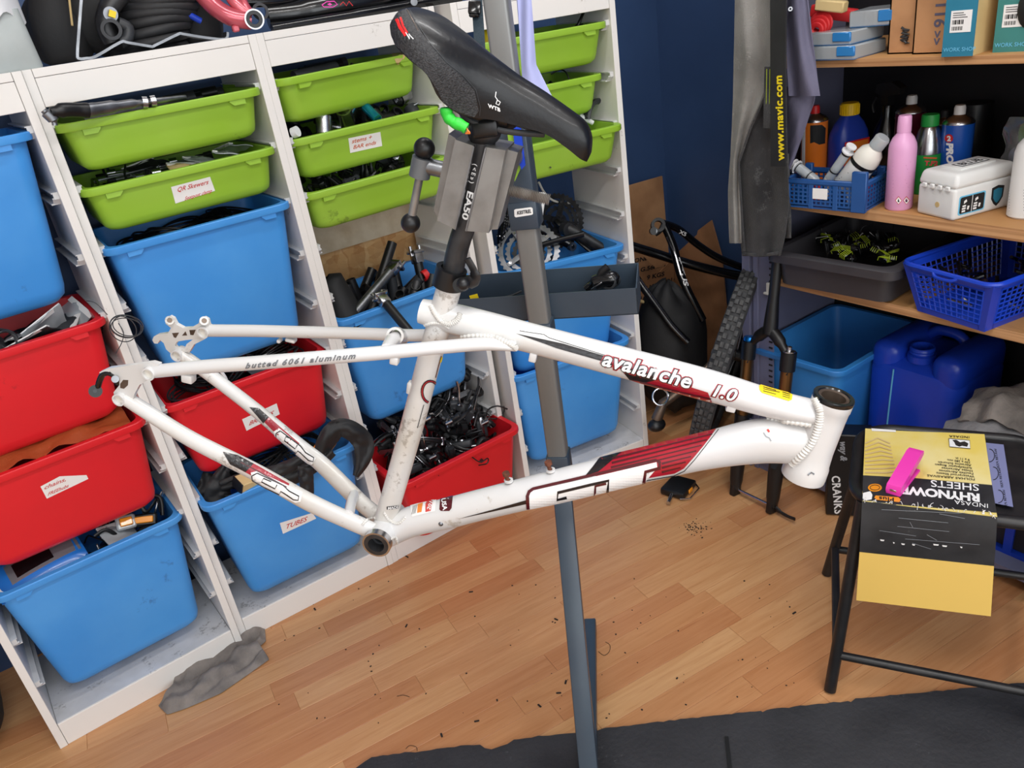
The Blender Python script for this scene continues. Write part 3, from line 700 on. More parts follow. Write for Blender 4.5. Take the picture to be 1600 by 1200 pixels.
# small fittings
def stub(name, x, y, w, hgt, off, m='pearl', d=.012):
    p = fp(x, y, off); sc = zdep(p) / FPX; F = frame_of(p, fp(x + 10, y + 2.4, off) - p, V((0, 0, 1)))
    return fpart(name, MB().rbox(-w / 2 * sc, w / 2 * sc, -hgt / 2 * sc, hgt / 2 * sc, -d / 2, d / 2, .002, 2, F), m)
stub('cable_guide', 833, 557, 12, 16, -.008); stub('cable_guide', 1143, 633, 15, 20, -.008); stub('cable_guide', 617, 562, 14, 14, -.05)
stub('cable_guide', 295, 590, 18, 14, -.068, d=.014); stub('cable_guide', 641, 605, 9, 20, -.004); stub('cable_guide', 455, 531, 16, 6, .066); stub('cable_guide', 437, 532, 6, 6, .066)
for (bx, by), (tx, ty) in (((795, 752), (791, 740)), ((860.6, 736), (857, 723))):
    bo = fpart('bottle_boss', MB().ring(fp(bx, by), fp(bx - .5, by - 2.5), .0065, .003, 16), 'pearl')
    fpart('rusty_bolt', MB().cyl(fp(bx, by + 2), fp(tx, ty + 4), .0030, 10).cyl(fp(tx + .6, ty + 3), fp(tx - 1, ty - 2), .0052, 10), 'rust', bo, label='rusty bottle cage bolt')
for x, y in ((689, 818),):
    fpart('cable_hole', MB().sphere(fp(x, y, -.0195), .004, 8), 'alu_dull')
frame_objs = [top_tube, down_tube, seat_tube, head_tube, *stays.values(), bbs]
# weld beads: a rippled tube laid along the joints
def weld(path, r=.0028, objs=None):
    t = bvh(objs or frame_objs); pts = []
    P = spline([V((x, y, 0)) for x, y in path], 10)
    for q in P:
        d = ray(q.x, q.y).normalized(); l, nn, i, ds = t.ray_cast(CAM, d)
        if l is not None and (not pts or (l - pts[-1]).length < .06): pts.append(l)
    if len(pts) < 3: return
    fine = spline(pts, 2); rad = [r * (1 + .16 * math.sin(i * 1.55)) for i in range(len(fine))]
    fpart('weld_bead', MB().tube(fine, rad, 8), 'weld')
weld([(1274, 624), (1280, 638), (1281, 652), (1277, 672), (1268, 693), (1253, 711), (1236, 726)], .0046)
weld([(1184, 651), (1205, 654.5), (1235, 659), (1268, 664)], .0038)
weld([(722, 526), (750, 525), (775, 528), (795, 537), (808, 545)], .0036)
weld([(674, 478), (680, 490), (690, 502), (702, 506), (714, 500), (719, 490)], .0036)
weld([(664, 508), (676, 505), (690, 506), (702, 513)], .0022)
weld([(600, 800), (608, 812), (622, 818), (634, 808)], .0022); weld([(566, 820), (574, 812), (586, 809)], .0022); weld([(609, 843), (618, 840), (622, 852)], .0022)
# ---- decals on the tubes
def dk(name, bm, tube, m, eps=.0005, step=4): return decal(name, bm, [tube], m, tube, eps + .0002, min(step, 5) if step else 5)
P6 = lambda *p: poly_bm(z6(*p))
dk('decal', P6((612, 332), (800, 286), (1000, 238), (1200, 188), (1418, 134), (1375, 195), (1330, 252), (1262, 332), (1192, 408), (1128, 442), (930, 476), (936, 428), (1026, 402), (1030, 362), (1000, 348), (510, 458), (560, 400)), down_tube, 'crimson')
dk('decal', P6((612, 332), (760, 296), (700, 350), (640, 400), (600, 432), (510, 458), (560, 400)), down_tube, 'decal_black', .0008)
for k in range(7):
    y0 = 318 + k * 36 + (0 if k < 4 else 6); x1 = 1392 - k * 37; ye = 172 + k * 38
    x0 = 700 - k * 6 if k < 3 else (790 - 60 * (k - 3) if k == 3 else 1040)
    if k >= 4: y0 = ye + .245 * (x1 - x0)
    else: y0 = ye + .245 * (x1 - x0)
    dk('decal', stroke(z6((x0, y0), ((x0 + x1) / 2, (y0 + ye) / 2), (x1, ye)), (3.4, 2.2, 2.0)), down_tube, 'maroon', .0008)
dk('decal', stroke(z6((1436, 138), (1345, 252), (1270, 345), (1196, 426), (1125, 458), (930, 492)), 1.0), down_tube, 'black_ink', .0006)
dk('decal', P6((122, 690), (122, 590), (134, 570), (152, 560), (500, 482), (1005, 364), (1010, 402), (918, 424), (904, 520), (640, 585), (400, 635)), down_tube, 'decal_white', .0009)
dk('decal', stroke(z6((112, 688), (108, 600), (122, 568), (150, 550), (500, 468), (1000, 350), (1026, 364), (1026, 404), (928, 430), (912, 518)), (5, 5, 5, 4.6, 4.2, 4.2, 5, 5, 5, 5)), down_tube, 'maroon', .0012)
dk('decal', stroke(z6((380, 607), (314, 622), (320, 574), (560, 516), (672, 490), (662, 570)), 4.2), down_tube, 'decal_black', .0014)
dk('decal', stroke(z6((574, 592), (580, 528), (655, 510)), 3.4), down_tube, 'maroon', .0015)
dk('decal', poly_bm([(714, 811), (770, 796), (823, 781), (823, 787), (760, 801)]), down_tube, 'decal_black', .0007)
st1 = dk('maker_sticker', poly_bm(z4((806, 450), (1010, 396), (1000, 492), (822, 536))), down_tube, 'paper', .0006)
dk('print', poly_bm(z4((866, 442), (906, 430), (896, 500), (862, 508))), down_tube, 'orange', .0010)
dk('print', poly_bm(z4((926, 416), (984, 400), (968, 492), (926, 502))), down_tube, 'red_ink', .0010)
dk('print', px_map(text_bm('2010', 1, .02), z4((962, 488))[0], (3.2, -14 / 1.6), (-7, -2.6)), down_tube, 'white_ink', .0013, None)
for k in range(4): dk('print', stroke(z4((820 + k * 9, 520 - k * 3), (832 + k * 9, 455 - k * 3)), .6), down_tube, 'black_ink', .001, None)
dk('maker_sticker', poly_bm(z4((1040, 392), (1128, 366), (1140, 372), (1130, 470), (1112, 492), (1046, 492), (1034, 480))), down_tube, 'maroon', .0006)
dk('print', px_map(text_bm('USA', 1, .03), z4((1050, 400))[0], (1.6, 9.4), (9.6, -1.6)), down_tube, 'white_ink', .0011, None)
# top tube
dk('decal', poly_bm([(806, 521), (880, 537), (944, 556), (948, 562), (940, 564), (870, 544)]), top_tube, 'decal_black')
dk('decal', stroke([(812, 517), (850, 523), (858, 528), (900, 541), (945, 555)], .8), top_tube, 'black_ink', .0006)
dk('decal', poly_bm([(966, 572), (1000, 582), (1080, 605), (1106, 613), (1113, 629), (1090, 625), (1050, 613.5), (1010, 602), (984, 593)]), top_tube, 'crimson', .0004)
dk('decal', poly_bm([(966, 572), (1000, 582), (1030, 592), (1010, 597), (984, 593)]), top_tube, 'decal_black', .0007)
dk('decal', stroke([(1000, 596), (1050, 609), (1111, 623)], 2.2), top_tube, 'maroon', .0007)
for bold, m, e in ((.105, 'crimson', .0008), (.062, 'decal_black', .0012), (.022, 'decal_white', .0016)):
    dk('lettering', px_map(text_bm('avalanche', 1, bold, .28, 3, 1.06), (939, 569), (33.6, 9.0), (5, -30)), top_tube, m, e, 6)
    dk('lettering', px_map(text_bm('1.0', 1, bold, .28, 3, 1.1), (1108, 616), (29, 7.6), (5, -24)), top_tube, m, e, 6)
ys = dk('warning_sticker', poly_bm([(1186, 603), (1189, 601.5), (1234, 613.5), (1238, 617), (1237, 625), (1232, 627), (1190, 614), (1186, 609)]), top_tube, 'sticker_yellow', .0007)
for k in range(3): dk('print', stroke([(1192, 605.5 + k * 2.9), (1212 + 6 * (k % 2), 611 + k * 2.9)], .9), top_tube, 'black_ink', .001, None)
for k in range(3): dk('print', stroke([(1222, 613.5 + k * 3), (1234, 617 + k * 3)], .9), top_tube, 'black_ink', .001, None)
# seat tube ring logo, sticker; stays
circ = [(672 + 12.5 * math.cos(q / 24 * 2 * pi), 612 + 17 * math.sin(q / 24 * 2 * pi)) for q in range(7, 22)]
dk('decal', stroke(circ, 4.4), seat_tube, 'decal_black', .0006, 4); dk('decal', stroke(circ, 1.8), seat_tube, 'crimson', .0009, 4)
dk('decal', stroke([(689, 556), (685, 570), (680, 590)], 1.2), seat_tube, 'maroon', .0006, 4); dk('decal', stroke([(662, 632), (657, 650), (652, 668)], 1.0), seat_tube, 'black_ink', .0006, 4)
dk('decal', stroke([(690, 558), (687.5, 566)], 2.4), seat_tube, 'sticker_yellow', .0007, 4)
dk('maker_sticker', poly_bm(z4((622, 456), (716, 446), (712, 470), (622, 480))), seat_tube, 'charcoal', .0006)
dk('print', px_map(text_bm('MADE', 1, .02), z4((630, 477))[0], (6, -.8), (.5, -5.5)), seat_tube, 'white_ink', .001, None)
dk('lettering', px_map(text_bm('butted 6061 aluminum', 1, .03, .3, 2, 1.28), (383, 575.5), (14.6, -1.35), (1.2, -11.5)), stays['ssN'], 'decal_black', .0006, None)
dk('lettering', px_map(text_bm('butted 6061 aluminum', 1, -.008, .3, 2, 1.28), (383.4, 575.3), (14.6, -1.35), (1.2, -11.5)), stays['ssN'], 'decal_grey', .0009, None)
dk('decal', poly_bm([(348, 706), (372, 712), (404, 729), (452, 756), (447, 768), (400, 746), (360, 725)]), stays['csN'], 'crimson', .0007); dk('decal', poly_bm([(348, 706), (372, 712), (396, 725), (384, 737), (360, 725)]), stays['csN'], 'decal_black', .001)
dk('decal', stroke([(376, 722), (404, 737), (448, 761)], 1.6), stays['csN'], 'maroon', .0010)
dk('decal', poly_bm([(392, 738), (402, 736), (472, 769), (470, 783), (462, 785), (396, 752)]), stays['csN'], 'decal_white', .0009)
for q in ([(402, 739), (394, 743), (395, 750), (410, 759), (437, 772), (439, 767), (444, 770), (459, 780), (466, 781), (467, 775), (452, 767), (442, 758), (402, 739)], [(424, 752), (412, 747), (409, 752), (430, 763), (433, 757)]): dk('lettering', stroke(q, 1.7), stays['csN'], 'decal_black', .0013, 4)
dk('decal', poly_bm([(390, 636), (404, 638), (468, 693), (461, 700), (430, 676)]), stays['csF'], 'crimson', .0007); dk('decal', poly_bm([(390, 636), (404, 638), (420, 652), (412, 661)]), stays['csF'], 'decal_black', .001)
dk('decal', poly_bm([(428, 674), (436, 669), (494, 716), (488, 726), (478, 724), (430, 684)]), stays['csF'], 'decal_white', .0009)
for q in ([(438, 673), (432, 677), (432, 684), (441, 692), (463, 708), (466, 704), (470, 707), (483, 719), (490, 721), (491, 715), (478, 707), (470, 697), (438, 673)], [(456, 686), (447, 682), (445, 688), (462, 701), (465, 695)]): dk('lettering', stroke(q, 1.6), stays['csF'], 'decal_black', .0013, 4)
dk('scratch', stroke([(1193, 676), (1197, 682), (1202, 684), (1205, 689)], 1.6), down_tube, 'decal_grey', .0006, None); dk('scratch', stroke([(1199, 671), (1202, 675)], 3), down_tube, 'red_ink', .0006, None)
dk('scratch', stroke([(1262, 742), (1268, 738), (1272, 741)], 2.4), head_tube, 'alu_dull', .0006, None)

# ---- seatpost, clamp, saddle
def post_pts(): return [fp(703, 446), fp(716, 385), fp(735, 326), (fp(749, 262)), fp(757, 214)]
seatpost = fpart('seat_post', MB().tube(spline(post_pts(), 5), .0137, 22), 'black_worn')
sc_a, sc_b = fp(699, 447), fp(706, 419)
clamp = fpart('seat_clamp', MB().ring(sc_a, sc_b, .0198, .0138, 30), 'black', label='black quick release seat clamp')
fpart('clamp_barrel', MB().cyl(fp(718, 446, -.03), fp(728, 440, .01), .0088, 16).sphere(fp(724, 444, -.03), .0085, 10), 'black', clamp)
fpart('clamp_lever', MB().tube(spline([fp(732, 442, -.01), fp(742, 436, -.012), (fp(741, 424, -.014)), fp(730, 404, -.016)], 5), [.0085] * 5 + [.0075] * 5 + [.0055] * 6, 10, flat=.5), 'black_worn', clamp)
dk('lettering', px_map(text_bm('EA50', 1, .03, .1, 3), (731.5, 297), (-4.3, 20.5), (13, 2.7)), seatpost, 'white_ink', .0006, 4)
dk('lettering', px_map(text_bm('( < E » )', 1, .02, .1, 3), (740.5, 255), (-1.9, 9.2), (8.5, 1.8)), seatpost, 'white_ink', .0006, 4)
fpart('post_head', MB().sphere(fp(757, 205), .02, 12, (1, 1, .85)).cyl(fp(757, 214), fp(757, 200), .012), 'black_worn')
SU = [(634, 13), (647, 12), (677, 23), (712, 47), (740, 67), (770, 89), (809, 117), (852, 144), (896, 175), (916, 192), (925, 214), (924, 238)]
SL = [(610, 40), (616, 68), (640, 94), (667, 117), (687, 155), (722, 180), (772, 188), (816, 199), (853, 210), (886, 232), (906, 248), (917, 253)]
SWD = [.034, .056, .067, .068, .060, .044, .030, .024, .022, .0205, .017, .010]
def sadd(u, v):
    k = u * 11; i = min(10, int(k)); t = k - i
    def station(i):
        a = fsz(*SU[i], 0); w = SWD[i]; b = fsz(*SL[i], -w); return V((a[0], a[1], 0)), V((b[0], b[1], 0)), w
    return station(i), station(i + 1), t
STN = [sadd(i / 11, 0)[0] if i < 11 else sadd(1, 0)[1] for i in range(12)]
UPs = spline([s[0] for s in STN], 4); LOs = spline([s[1] for s in STN], 4); WDs = spline([V((s[2], 0, 0)) for s in STN], 4)
nb = 25; vs = []
for i in range(len(UPs)):
    for j in range(nb):
        th = pi * j / (nb - 1); c = math.cos(th); s_ = math.sin(th)
        off = -WDs[i].x * math.copysign(abs(c) ** .75, c); hf = s_ ** .62
        p = LOs[i].lerp(UPs[i], hf); vs.append(fs(p.x, p.y, off))
nu = len(UPs); f_ = [(i * nb + j, (i + 1) * nb + j, (i + 1) * nb + j + 1, i * nb + j + 1) for i in range(nu - 1) for j in range(nb - 1)]
f_ += [(i * nb + nb - 1, (i + 1) * nb + nb - 1, (i + 1) * nb, i * nb) for i in range(nu - 1)] + [tuple(range(nb)), tuple((nu - 1) * nb + j for j in range(nb - 1, -1, -1))]
saddle = fpart('saddle', MB().add(vs, f_), 'leather', smooth=70)
decal('side_panel', poly_bm(z1((205, 66), (150, 90), (90, 170), (82, 210), (128, 318), (235, 425), (352, 525), (430, 650), (470, 740), (570, 800), (690, 836), (722, 790), (690, 650), (600, 545), (480, 450), (370, 320), (290, 200), (240, 95))), [saddle], 'leather_side', saddle, .0009, 5, 'grained grey side panel')
decal('stitching', stroke(z1((222, 66), (268, 140), (310, 215), (380, 315), (490, 445), (610, 540), (700, 640), (732, 760), (728, 826)), .7), [saddle], 'charcoal', saddle, .0012, 4)
decal('stitching', stroke(z1((208, 74), (250, 150), (290, 225)), .7), [saddle], 'brown_metal', saddle, .0014, 4)
decal('print', stroke(z1((140, 140), (165, 200), (205, 258)), 4.5), [saddle], 'cap_red', saddle, .0013, 4); decal('print', stroke(z1((165, 130), (185, 190), (215, 240)), 3.0), [saddle], 'cap_red', saddle, .0013, 4)
decal('print', stroke(z1((205, 235), (232, 282), (225, 245), (258, 282)), 1.6), [saddle], 'white_ink', saddle, .0013, 4)
decal('print', px_map(text_bm('WTB', 1, .04, 0, 3), z1((790, 765))[0], (8.6, 3.2), (-.6, -8)), [saddle], 'white_ink', saddle, .0008, 4)
decal('print', stroke(z1((845, 655), (840, 690), (855, 712), (845, 740), (865, 750), (876, 728), (858, 716)), 1.4), [saddle], 'white_ink', saddle, .0008, 4)
fpart('saddle_base', MB().tube(spline([fp(712, 150), fp(735, 166), fp(765, 175), fp(810, 184), fp(850, 198)], 4), [.014] * 4 + [.020] * 4 + [.018] * 4 + [.010] * 5, 12, flat=1.3), 'black', saddle)
for sg in (-1, 1):
    fpart('saddle_rail', MB().tube(spline([fp(702, 150, sg * .025), fp(718, 172, sg * .022), fp(740, 190, sg * .022), fp(790, 205, sg * .02), fp(850, 210, sg * .012)], 5), .0035, 8), 'charcoal', saddle)
fpart('rail_clamp', MB().rbox(-.016, .016, -.026, .026, -.010, .010, .005, 2, frame_of(fp(764, 196), FWD, LAT)), 'black', saddle)
# lime sleeve with orange threads hanging under the saddle
lg = thing('lime_sleeve', 'twisted lime green sleeve with orange threads hanging under the saddle', 'sleeve', fp(712, 195, -.045))
wpart('sleeve', MB().tube(spline([fp(697, 168, -.045), fp(699, 180, -.045), fp(708, 190, -.045), fp(719, 195, -.045), fp(729, 201, -.045)], 5), [.0062, .0068, .0072, .0070, .0066, .0062, .0066, .0070, .0068, .0062, .0060, .0064, .0068, .0070, .0068, .0066, .0062, .006, .006, .0062, .006], 14), 'lime_grip', lg)
for k in range(7):
    wpart('thread', MB().tube(spline([fp(727 + k * .6, 198 + k, -.046), fp(731 + k * .4, 204 + k * .3, -.047), fp(727 + k * 1.2, 209, -.046)], 3), .0007, 5), 'orange', lg)

# ================================================================ repair stand
PX, PY = .584, -.763
stand = thing('repair_stand', 'dark blue steel repair stand holding the white frame by its seatpost', 'stand', (PX, PY, 0), group=None)
SF = frame_of(V((PX, PY, 0)), FWD, LAT)                  # local: x along FWD, y along LAT, z up (FWD x LAT points up)
SFd = SF
def sp(name, mb, m, parent=None, smooth=35, label=None): mb.v = [SFd @ v for v in mb.v]; return wpart(name, mb, m, parent or stand, smooth, label)
sp('inner_post', MB().rbox(-.0185, .0185, -.0185, .0185, .60, 2.05, .005, 3), 'steel_raw', label='bare steel inner post')
slv = sp('sleeve', MB().rbox(-.0225, .0225, -.0225, .0225, 1.10, 1.275, .003, 2).rbox(-.0245, .0245, -.0245, .0245, 1.098, 1.145, .003, 2), 'stand_blue')
sp('tray_collar', MB().rbox(-.022, .022, -.022, .022, .868, .927, .003, 2), 'stand_blue')
sp('lower_collar', MB().rbox(-.0215, .0215, -.0215, .0215, .585, .652, .003, 2), 'stand_blue')
decal('name_plate', poly_bm(rr_poly(0, 0, 1, 1, .2)), [slv], 'paper', slv) if False else None
pl_ = poly_bm([(803.5, 328), (806, 326.5), (830, 323.5), (832.5, 325.5), (833, 334), (831, 335.5), (806, 339.5), (804, 338)])
npx = decal('name_plate', pl_, [slv], 'paper', slv, .0008, None, 'silver name plate')
decal('lettering', px_map(text_bm('KESTREL', 1, .04, 0, 2, 1.05), (808, 335), (5.6, -.8), (.4, -7.5)), [slv], 'black_ink', npx, .0014)
S0 = V((PX, PY, .61)); E0 = depth(914.5, 1143, 1.5); dl = (E0 - S0); E1 = S0 + dl * ((.61 - .02) / (.61 - E0.z))
side = dl.cross(V((0, 0, 1))).normalized(); nrm_ = side.cross(dl.normalized())
LM = frame_of(S0, side, nrm_); LM_len = (E1 - S0).length
def legbox(name, a, b, hw, m):
    F = frame_of(a, (b - a).cross(V((0, 0, 1))).normalized(), V((0, 0, 1))); d = (b - a)
    x = d.cross(V((0, 0, 1))).normalized(); zax = d.normalized(); y = zax.cross(x); F = Matrix.Identity(4)
    for i in range(3): F[i][0] = x[i]; F[i][1] = y[i]; F[i][2] = zax[i]; F[i][3] = a[i]
    return wpart(name, MB().rbox(-hw, hw, -hw, hw, 0, d.length, .003, 2, F), m, stand, 35)
legbox('sloping_leg', S0 - dl.normalized() * .012, E1, .0175, 'stand_blue')
ft0 = onz(930, 973, .02); ft1 = E1.copy(); ft1.z = .02; fdir = (ft0 - onz(931, 1140, .02)).normalized(); ft1 = ft0 - fdir * .75
legbox('foot', V((ft0.x, ft0.y, .022)) - V((fdir.y, -fdir.x, 0)) * .012, V((ft1.x, ft1.y, .022)) - V((fdir.y, -fdir.x, 0)) * .012, .0145, 'stand_blue')
cr = ft1 + fdir * .18; px_ = V((fdir.y, -fdir.x, 0))
legbox('cross_foot', V((cr.x, cr.y, .022)) - px_ * .3, V((cr.x, cr.y, .022)) + px_ * .3, .0145, 'stand_blue')
# clamp: arm, two jaws, screw, tee handle with ball ends
jz = fsz(735, 330)[1]
sp('clamp_arm', MB().cyl((0, -.02, jz), (0, -.30, jz), .017, 18).rbox(-.03, .03, -.33, -.28, jz - .03, jz + .03, .004, 2), 'steel_jaw')
def jaw(name, corners, off0, off1, m):
    """corners: pixel quad of the near face; prism from off0 (near) to off1"""
    F = frame_of(MID, FWD, V((0, 0, 1))); Fi = F.inverted(); q = [tuple((Fi @ fp(x, y, off0))[:2]) for x, y in corners]
    return wpart(name, MB().prism(q, -off0, -off1, F), m, stand, 25)
z8 = lambda *p: [(620 + x / 6, 180 + y / 6) for x, y in p]
jl = jaw('jaw', z8((548, 228), (725, 290), (548, 1075), (378, 985)), -.022, .03, 'steel_jaw')
jaw('jaw_wing', z8((485, 175), (556, 220), (400, 985), (345, 890)), -.004, .03, 'steel_jaw')
jr = jaw('jaw', z8((828, 300), (1020, 330), (862, 1105), (640, 1085)), -.022, .03, 'steel_jaw')
jaw('jaw_wing', z8((1015, 315), (1135, 350), (945, 1070), (870, 1075)), -.006, .03, 'steel_jaw')
for q in (z8((716, 285), (727, 300), (552, 1078), (540, 1068)), z8((826, 305), (838, 312), (652, 1092), (640, 1080))):
    jaw('jaw_lip', q, -.0245, -.018, 'alu_dull')
scr = []
A_, B_ = fp(780, 294, .012), fp(858, 312, .012)
nth = 32; pts = [A_.lerp(B_, i / (nth * 2)) for i in range(nth * 2 + 1)]
wpart('clamp_screw', MB().tube(pts, [.0044 if i % 2 else .0072 for i in range(nth * 2 + 1)], 12), 'screw_steel', stand, 80, label='threaded clamp screw')
hb = MB().cyl(fp(706, 268, .006), fp(664, 259, .006), .0098, 16)
wpart('handle_boss', hb, 'alu_dull', stand)
wpart('handle_hub', MB().cyl(fp(661, 246, .006), fp(655, 276, .006), .0128, 18), 'hammer_grey', stand)
wpart('handle_bar', MB().cyl(fp(662, 244, .006), fp(643, 340, .006), .0052, 12), 'steel_jaw', stand)
for x, y in ((663, 232), (641.5, 348.5)): wpart('handle_ball', MB().sphere(fp(x, y, .006), .0128 if y < 300 else .0122, 16), 'black', stand)
# tool tray behind the post
TO = .392
s0, zb0 = fsz(716, 500, TO); s1, zb1 = fsz(998, 491, TO); _, zt1 = fsz(996, 450, TO); _, ztb = fsz(990, 411, TO + .085)
sP = (V((PX, PY, 0)) - MID).dot(FWD)
tx0, tx1 = s0 - sP - .03, s1 - sP; oP = .366
tray = sp('tool_tray', MB().box(tx0, tx1, TO - oP, TO - oP + .002, zb1, zt1).box(tx0, tx1, TO - oP + .083, TO - oP + .085, zb1, ztb).box(tx0, tx1, TO - oP, TO - oP + .085, zb1, zb1 + .002)
     .prism([(TO - oP, zb1), (TO - oP + .085, zb1), (TO - oP + .085, ztb), (TO - oP, zt1)], tx1 - .002, tx1, Matrix(((0, 0, 1, 0), (1, 0, 0, 0), (0, 1, 0, 0), (0, 0, 0, 1))))
     .prism([(TO - oP, zb1), (TO - oP + .085, zb1), (TO - oP + .085, ztb), (TO - oP, zt1)], tx0, tx0 + .002, Matrix(((0, 0, 1, 0), (1, 0, 0, 0), (0, 1, 0, 0), (0, 0, 0, 1)))), 'stand_blue', smooth=25, label='folded steel tool tray')
def tray_pt(px, py, d=.045): return fp(px, py, TO + d)
for k, (a, b, c) in enumerate((((712, 482), (800, 462), (815, 455)), ((730, 486), (795, 470), (822, 464)), ((725, 490), (810, 474), (823, 470)), ((748, 492), (800, 480), (826, 475)))):
    single('hex_key', MB().tube([tray_pt(*a, .03 + .01 * k), tray_pt(*b, .04 + .008 * k), tray_pt(*c, .045 + .008 * k)], .0022, 6), 'charcoal', 'dark hex key lying in the tool tray of the stand', 'hex key', 'hex keys in the tool tray')
tg = thing('key_tag', 'small yellow tag on a wire ring in the tool tray', 'tag', tray_pt(743, 466))
wpart('tag', MB().prism([(0, 0), (.016, 0), (.016, .009), (0, .009)], 0, .0012, frame_of(tray_pt(736, 469, .03), FWD * .95 + V((0, 0, .18)), V((0, 0, 1)) - FWD * .2)), 'sticker_yellow', tg)
wpart('wire_ring', MB().tube([tray_pt(732 + 6 * math.cos(q), 474 + 4 * math.sin(q), .03) for q in [i * pi / 6 for i in range(12)]], .0007, 6, closed=True), 'chrome', tg)
sh = thing('shift_lever', 'black gear shift lever lying in the tool tray', 'shifter', tray_pt(940, 445, .05))
wpart('body', MB().tube(spline([tray_pt(917, 452, .05), tray_pt(930, 442, .05), tray_pt(950, 436, .05), tray_pt(967, 438, .05)], 4), [.009] * 4 + [.014] * 4 + [.015] * 3 + [.012, .008], 14), 'black_gloss', sh)
wpart('paddle', MB().tube(spline([tray_pt(932, 440, .045), tray_pt(940, 426, .045), tray_pt(950, 417, .045)], 4), [.006] * 4 + [.0075] * 5, 10, flat=.5), 'black', sh)
wpart('clamp_band', MB().ring(tray_pt(950, 440, .04), tray_pt(958, 436, .06), .015, .011, 20), 'charcoal', sh)
wpart('mark', MB().rbox(-.012, .012, -.0012, .0012, -.0005, .0005, .0004, 1, frame_of(tray_pt(932, 447, .034), FWD + V((0, 0, .55)), V((0, 0, 1)))), 'alu', sh)
# ================================================================ steel cupboard along the side wall (faces -x)
CX = 1.55; CY0, CY1 = -.381, -1.30
cab = thing('steel_cupboard', 'open lilac-grey steel cupboard with plywood shelves', 'cupboard', (CX + .2, (CY0 + CY1) / 2, 0))
wpart('end_panel', MB().box(CX + .02, 1.985, CY0 - .002, CY0, 0, 1.95), 'locker', cab, 0)
wpart('end_panel', MB().box(CX + .02, 1.985, CY1, CY1 + .002, 0, 1.95), 'locker', cab, 0)
wpart('back_panel', MB().box(1.983, 1.985, CY1, CY0, 0, 1.95), 'locker_slot_shade', cab, 0)  # near-black colour puts in the shade at the back of the cupboard
wpart('top_panel', MB().box(CX, 1.985, CY1, CY0, 1.948, 1.95), 'locker', cab, 0)
wpart('base_panel', MB().box(CX, 1.985, CY1, CY0, .03, .05), 'locker', cab, 0)
yy = [onx(x, 440, CX).y for x in (1159, 1171, 1175, 1182, 1203)]
wpart('stile', MB().rbox(CX, CX + .03, yy[1], yy[0], 0, 1.95, .0015, 1).rbox(CX + .004, CX + .03, yy[3], yy[2], 0, 1.95, .001, 1).box(CX + .012, CX + .03, yy[2], yy[1], 0, 1.95), 'locker', cab, 0)
wpart('stile', MB().rbox(CX, CX + .03, CY1, CY1 + .05, 0, 1.95, .0015, 1), 'locker', cab, 0)
wpart('slotted_strip', MB().box(CX + .010, CX + .012, yy[4] - .006, yy[3], 0, 1.95), 'locker', cab, 0)
sl = MB(); z = .3
while z < 1.25: sl.box(CX + .0085, CX + .0105, yy[4] - .002, yy[4] + .010, z, z + .005); z += .0185
wpart('slots', sl, 'locker_slot_shade', cab, 0)
cl = MB().rbox(CX + .002, CX + .010, yy[4] - .002, yy[4] + .016, .60, .632, .002, 1).rbox(CX - .002, CX + .006, yy[4] - .002, yy[4] + .022, .598, .604, .001, 1)
wpart('shelf_clip', cl, 'white_plastic', cab, label='white shelf clip')
def shelf(z0, z1, label):
    t = thing('plywood_shelf', label, 'shelf', (CX + .2, (CY0 + CY1) / 2, z0), group='plywood shelves')
    wpart('board', MB().box(CX + .0115, 1.975, CY1 + .005, CY0 - .005, z0, z1), 'ply', t, 0)
    wpart('front_edge', MB().box(CX + .0105, CX + .0115, CY1 + .005, yy[4] - .008, z0, z1), 'ply_edge', t, 0, 'layered plywood edge'); return t
Z1S, Z2S, Z3S = 1.211, .8745, .6505
shelf(1.194, Z1S, 'plywood shelf at the top of the cupboard carrying the teal boxes')
shelf(.8485, Z2S, 'plywood shelf carrying the bottles and cans')
shelf(.6285, Z3S, 'plywood shelf carrying the grey tray and blue basket')

# ---- shelf 2: bottles, cans, crate, case
def upright(name, prof, x, y, z, m, label, cat, parts=(), n=24, tilt=None, group=None, sc=(1, 1)):
    """turned container: prof [(r,h)...] body, parts = [(name, prof, material, label)]"""
    M = T(x, y, z) @ (tilt if tilt is not None else Matrix.Identity(4)) @ Matrix.Diagonal((sc[0], sc[1], 1, 1))
    t = thing(name, label, cat, M=M, group=group)
    b = part('body', MB().lathe(prof, n), m, t)
    for nm, pf, mm in parts: part(nm, MB().lathe(pf, n), mm, t)
    return t, b
def aerosol(x, y, z, r, h, m, label, capm='white_plastic', band=None):
    return upright('spray_can', [(r * .97, 0), (r, .004), (r, h * .80)], x, y, z, m, label, 'spray can',
        [('shoulder', [(r * 1.01, h * .80), (r * 1.01, h * .815), (r * .8, h * .86), (r * .45, h * .89), (r * .42, h * .90)], 'alu'), ('nozzle', [(r * .36, h * .90), (r * .36, h * .97), (r * .30, h)], capm)])
def bottle_at(px, top, base_x, zs): p = onx(px, top, base_x); return p.y, p.z - zs
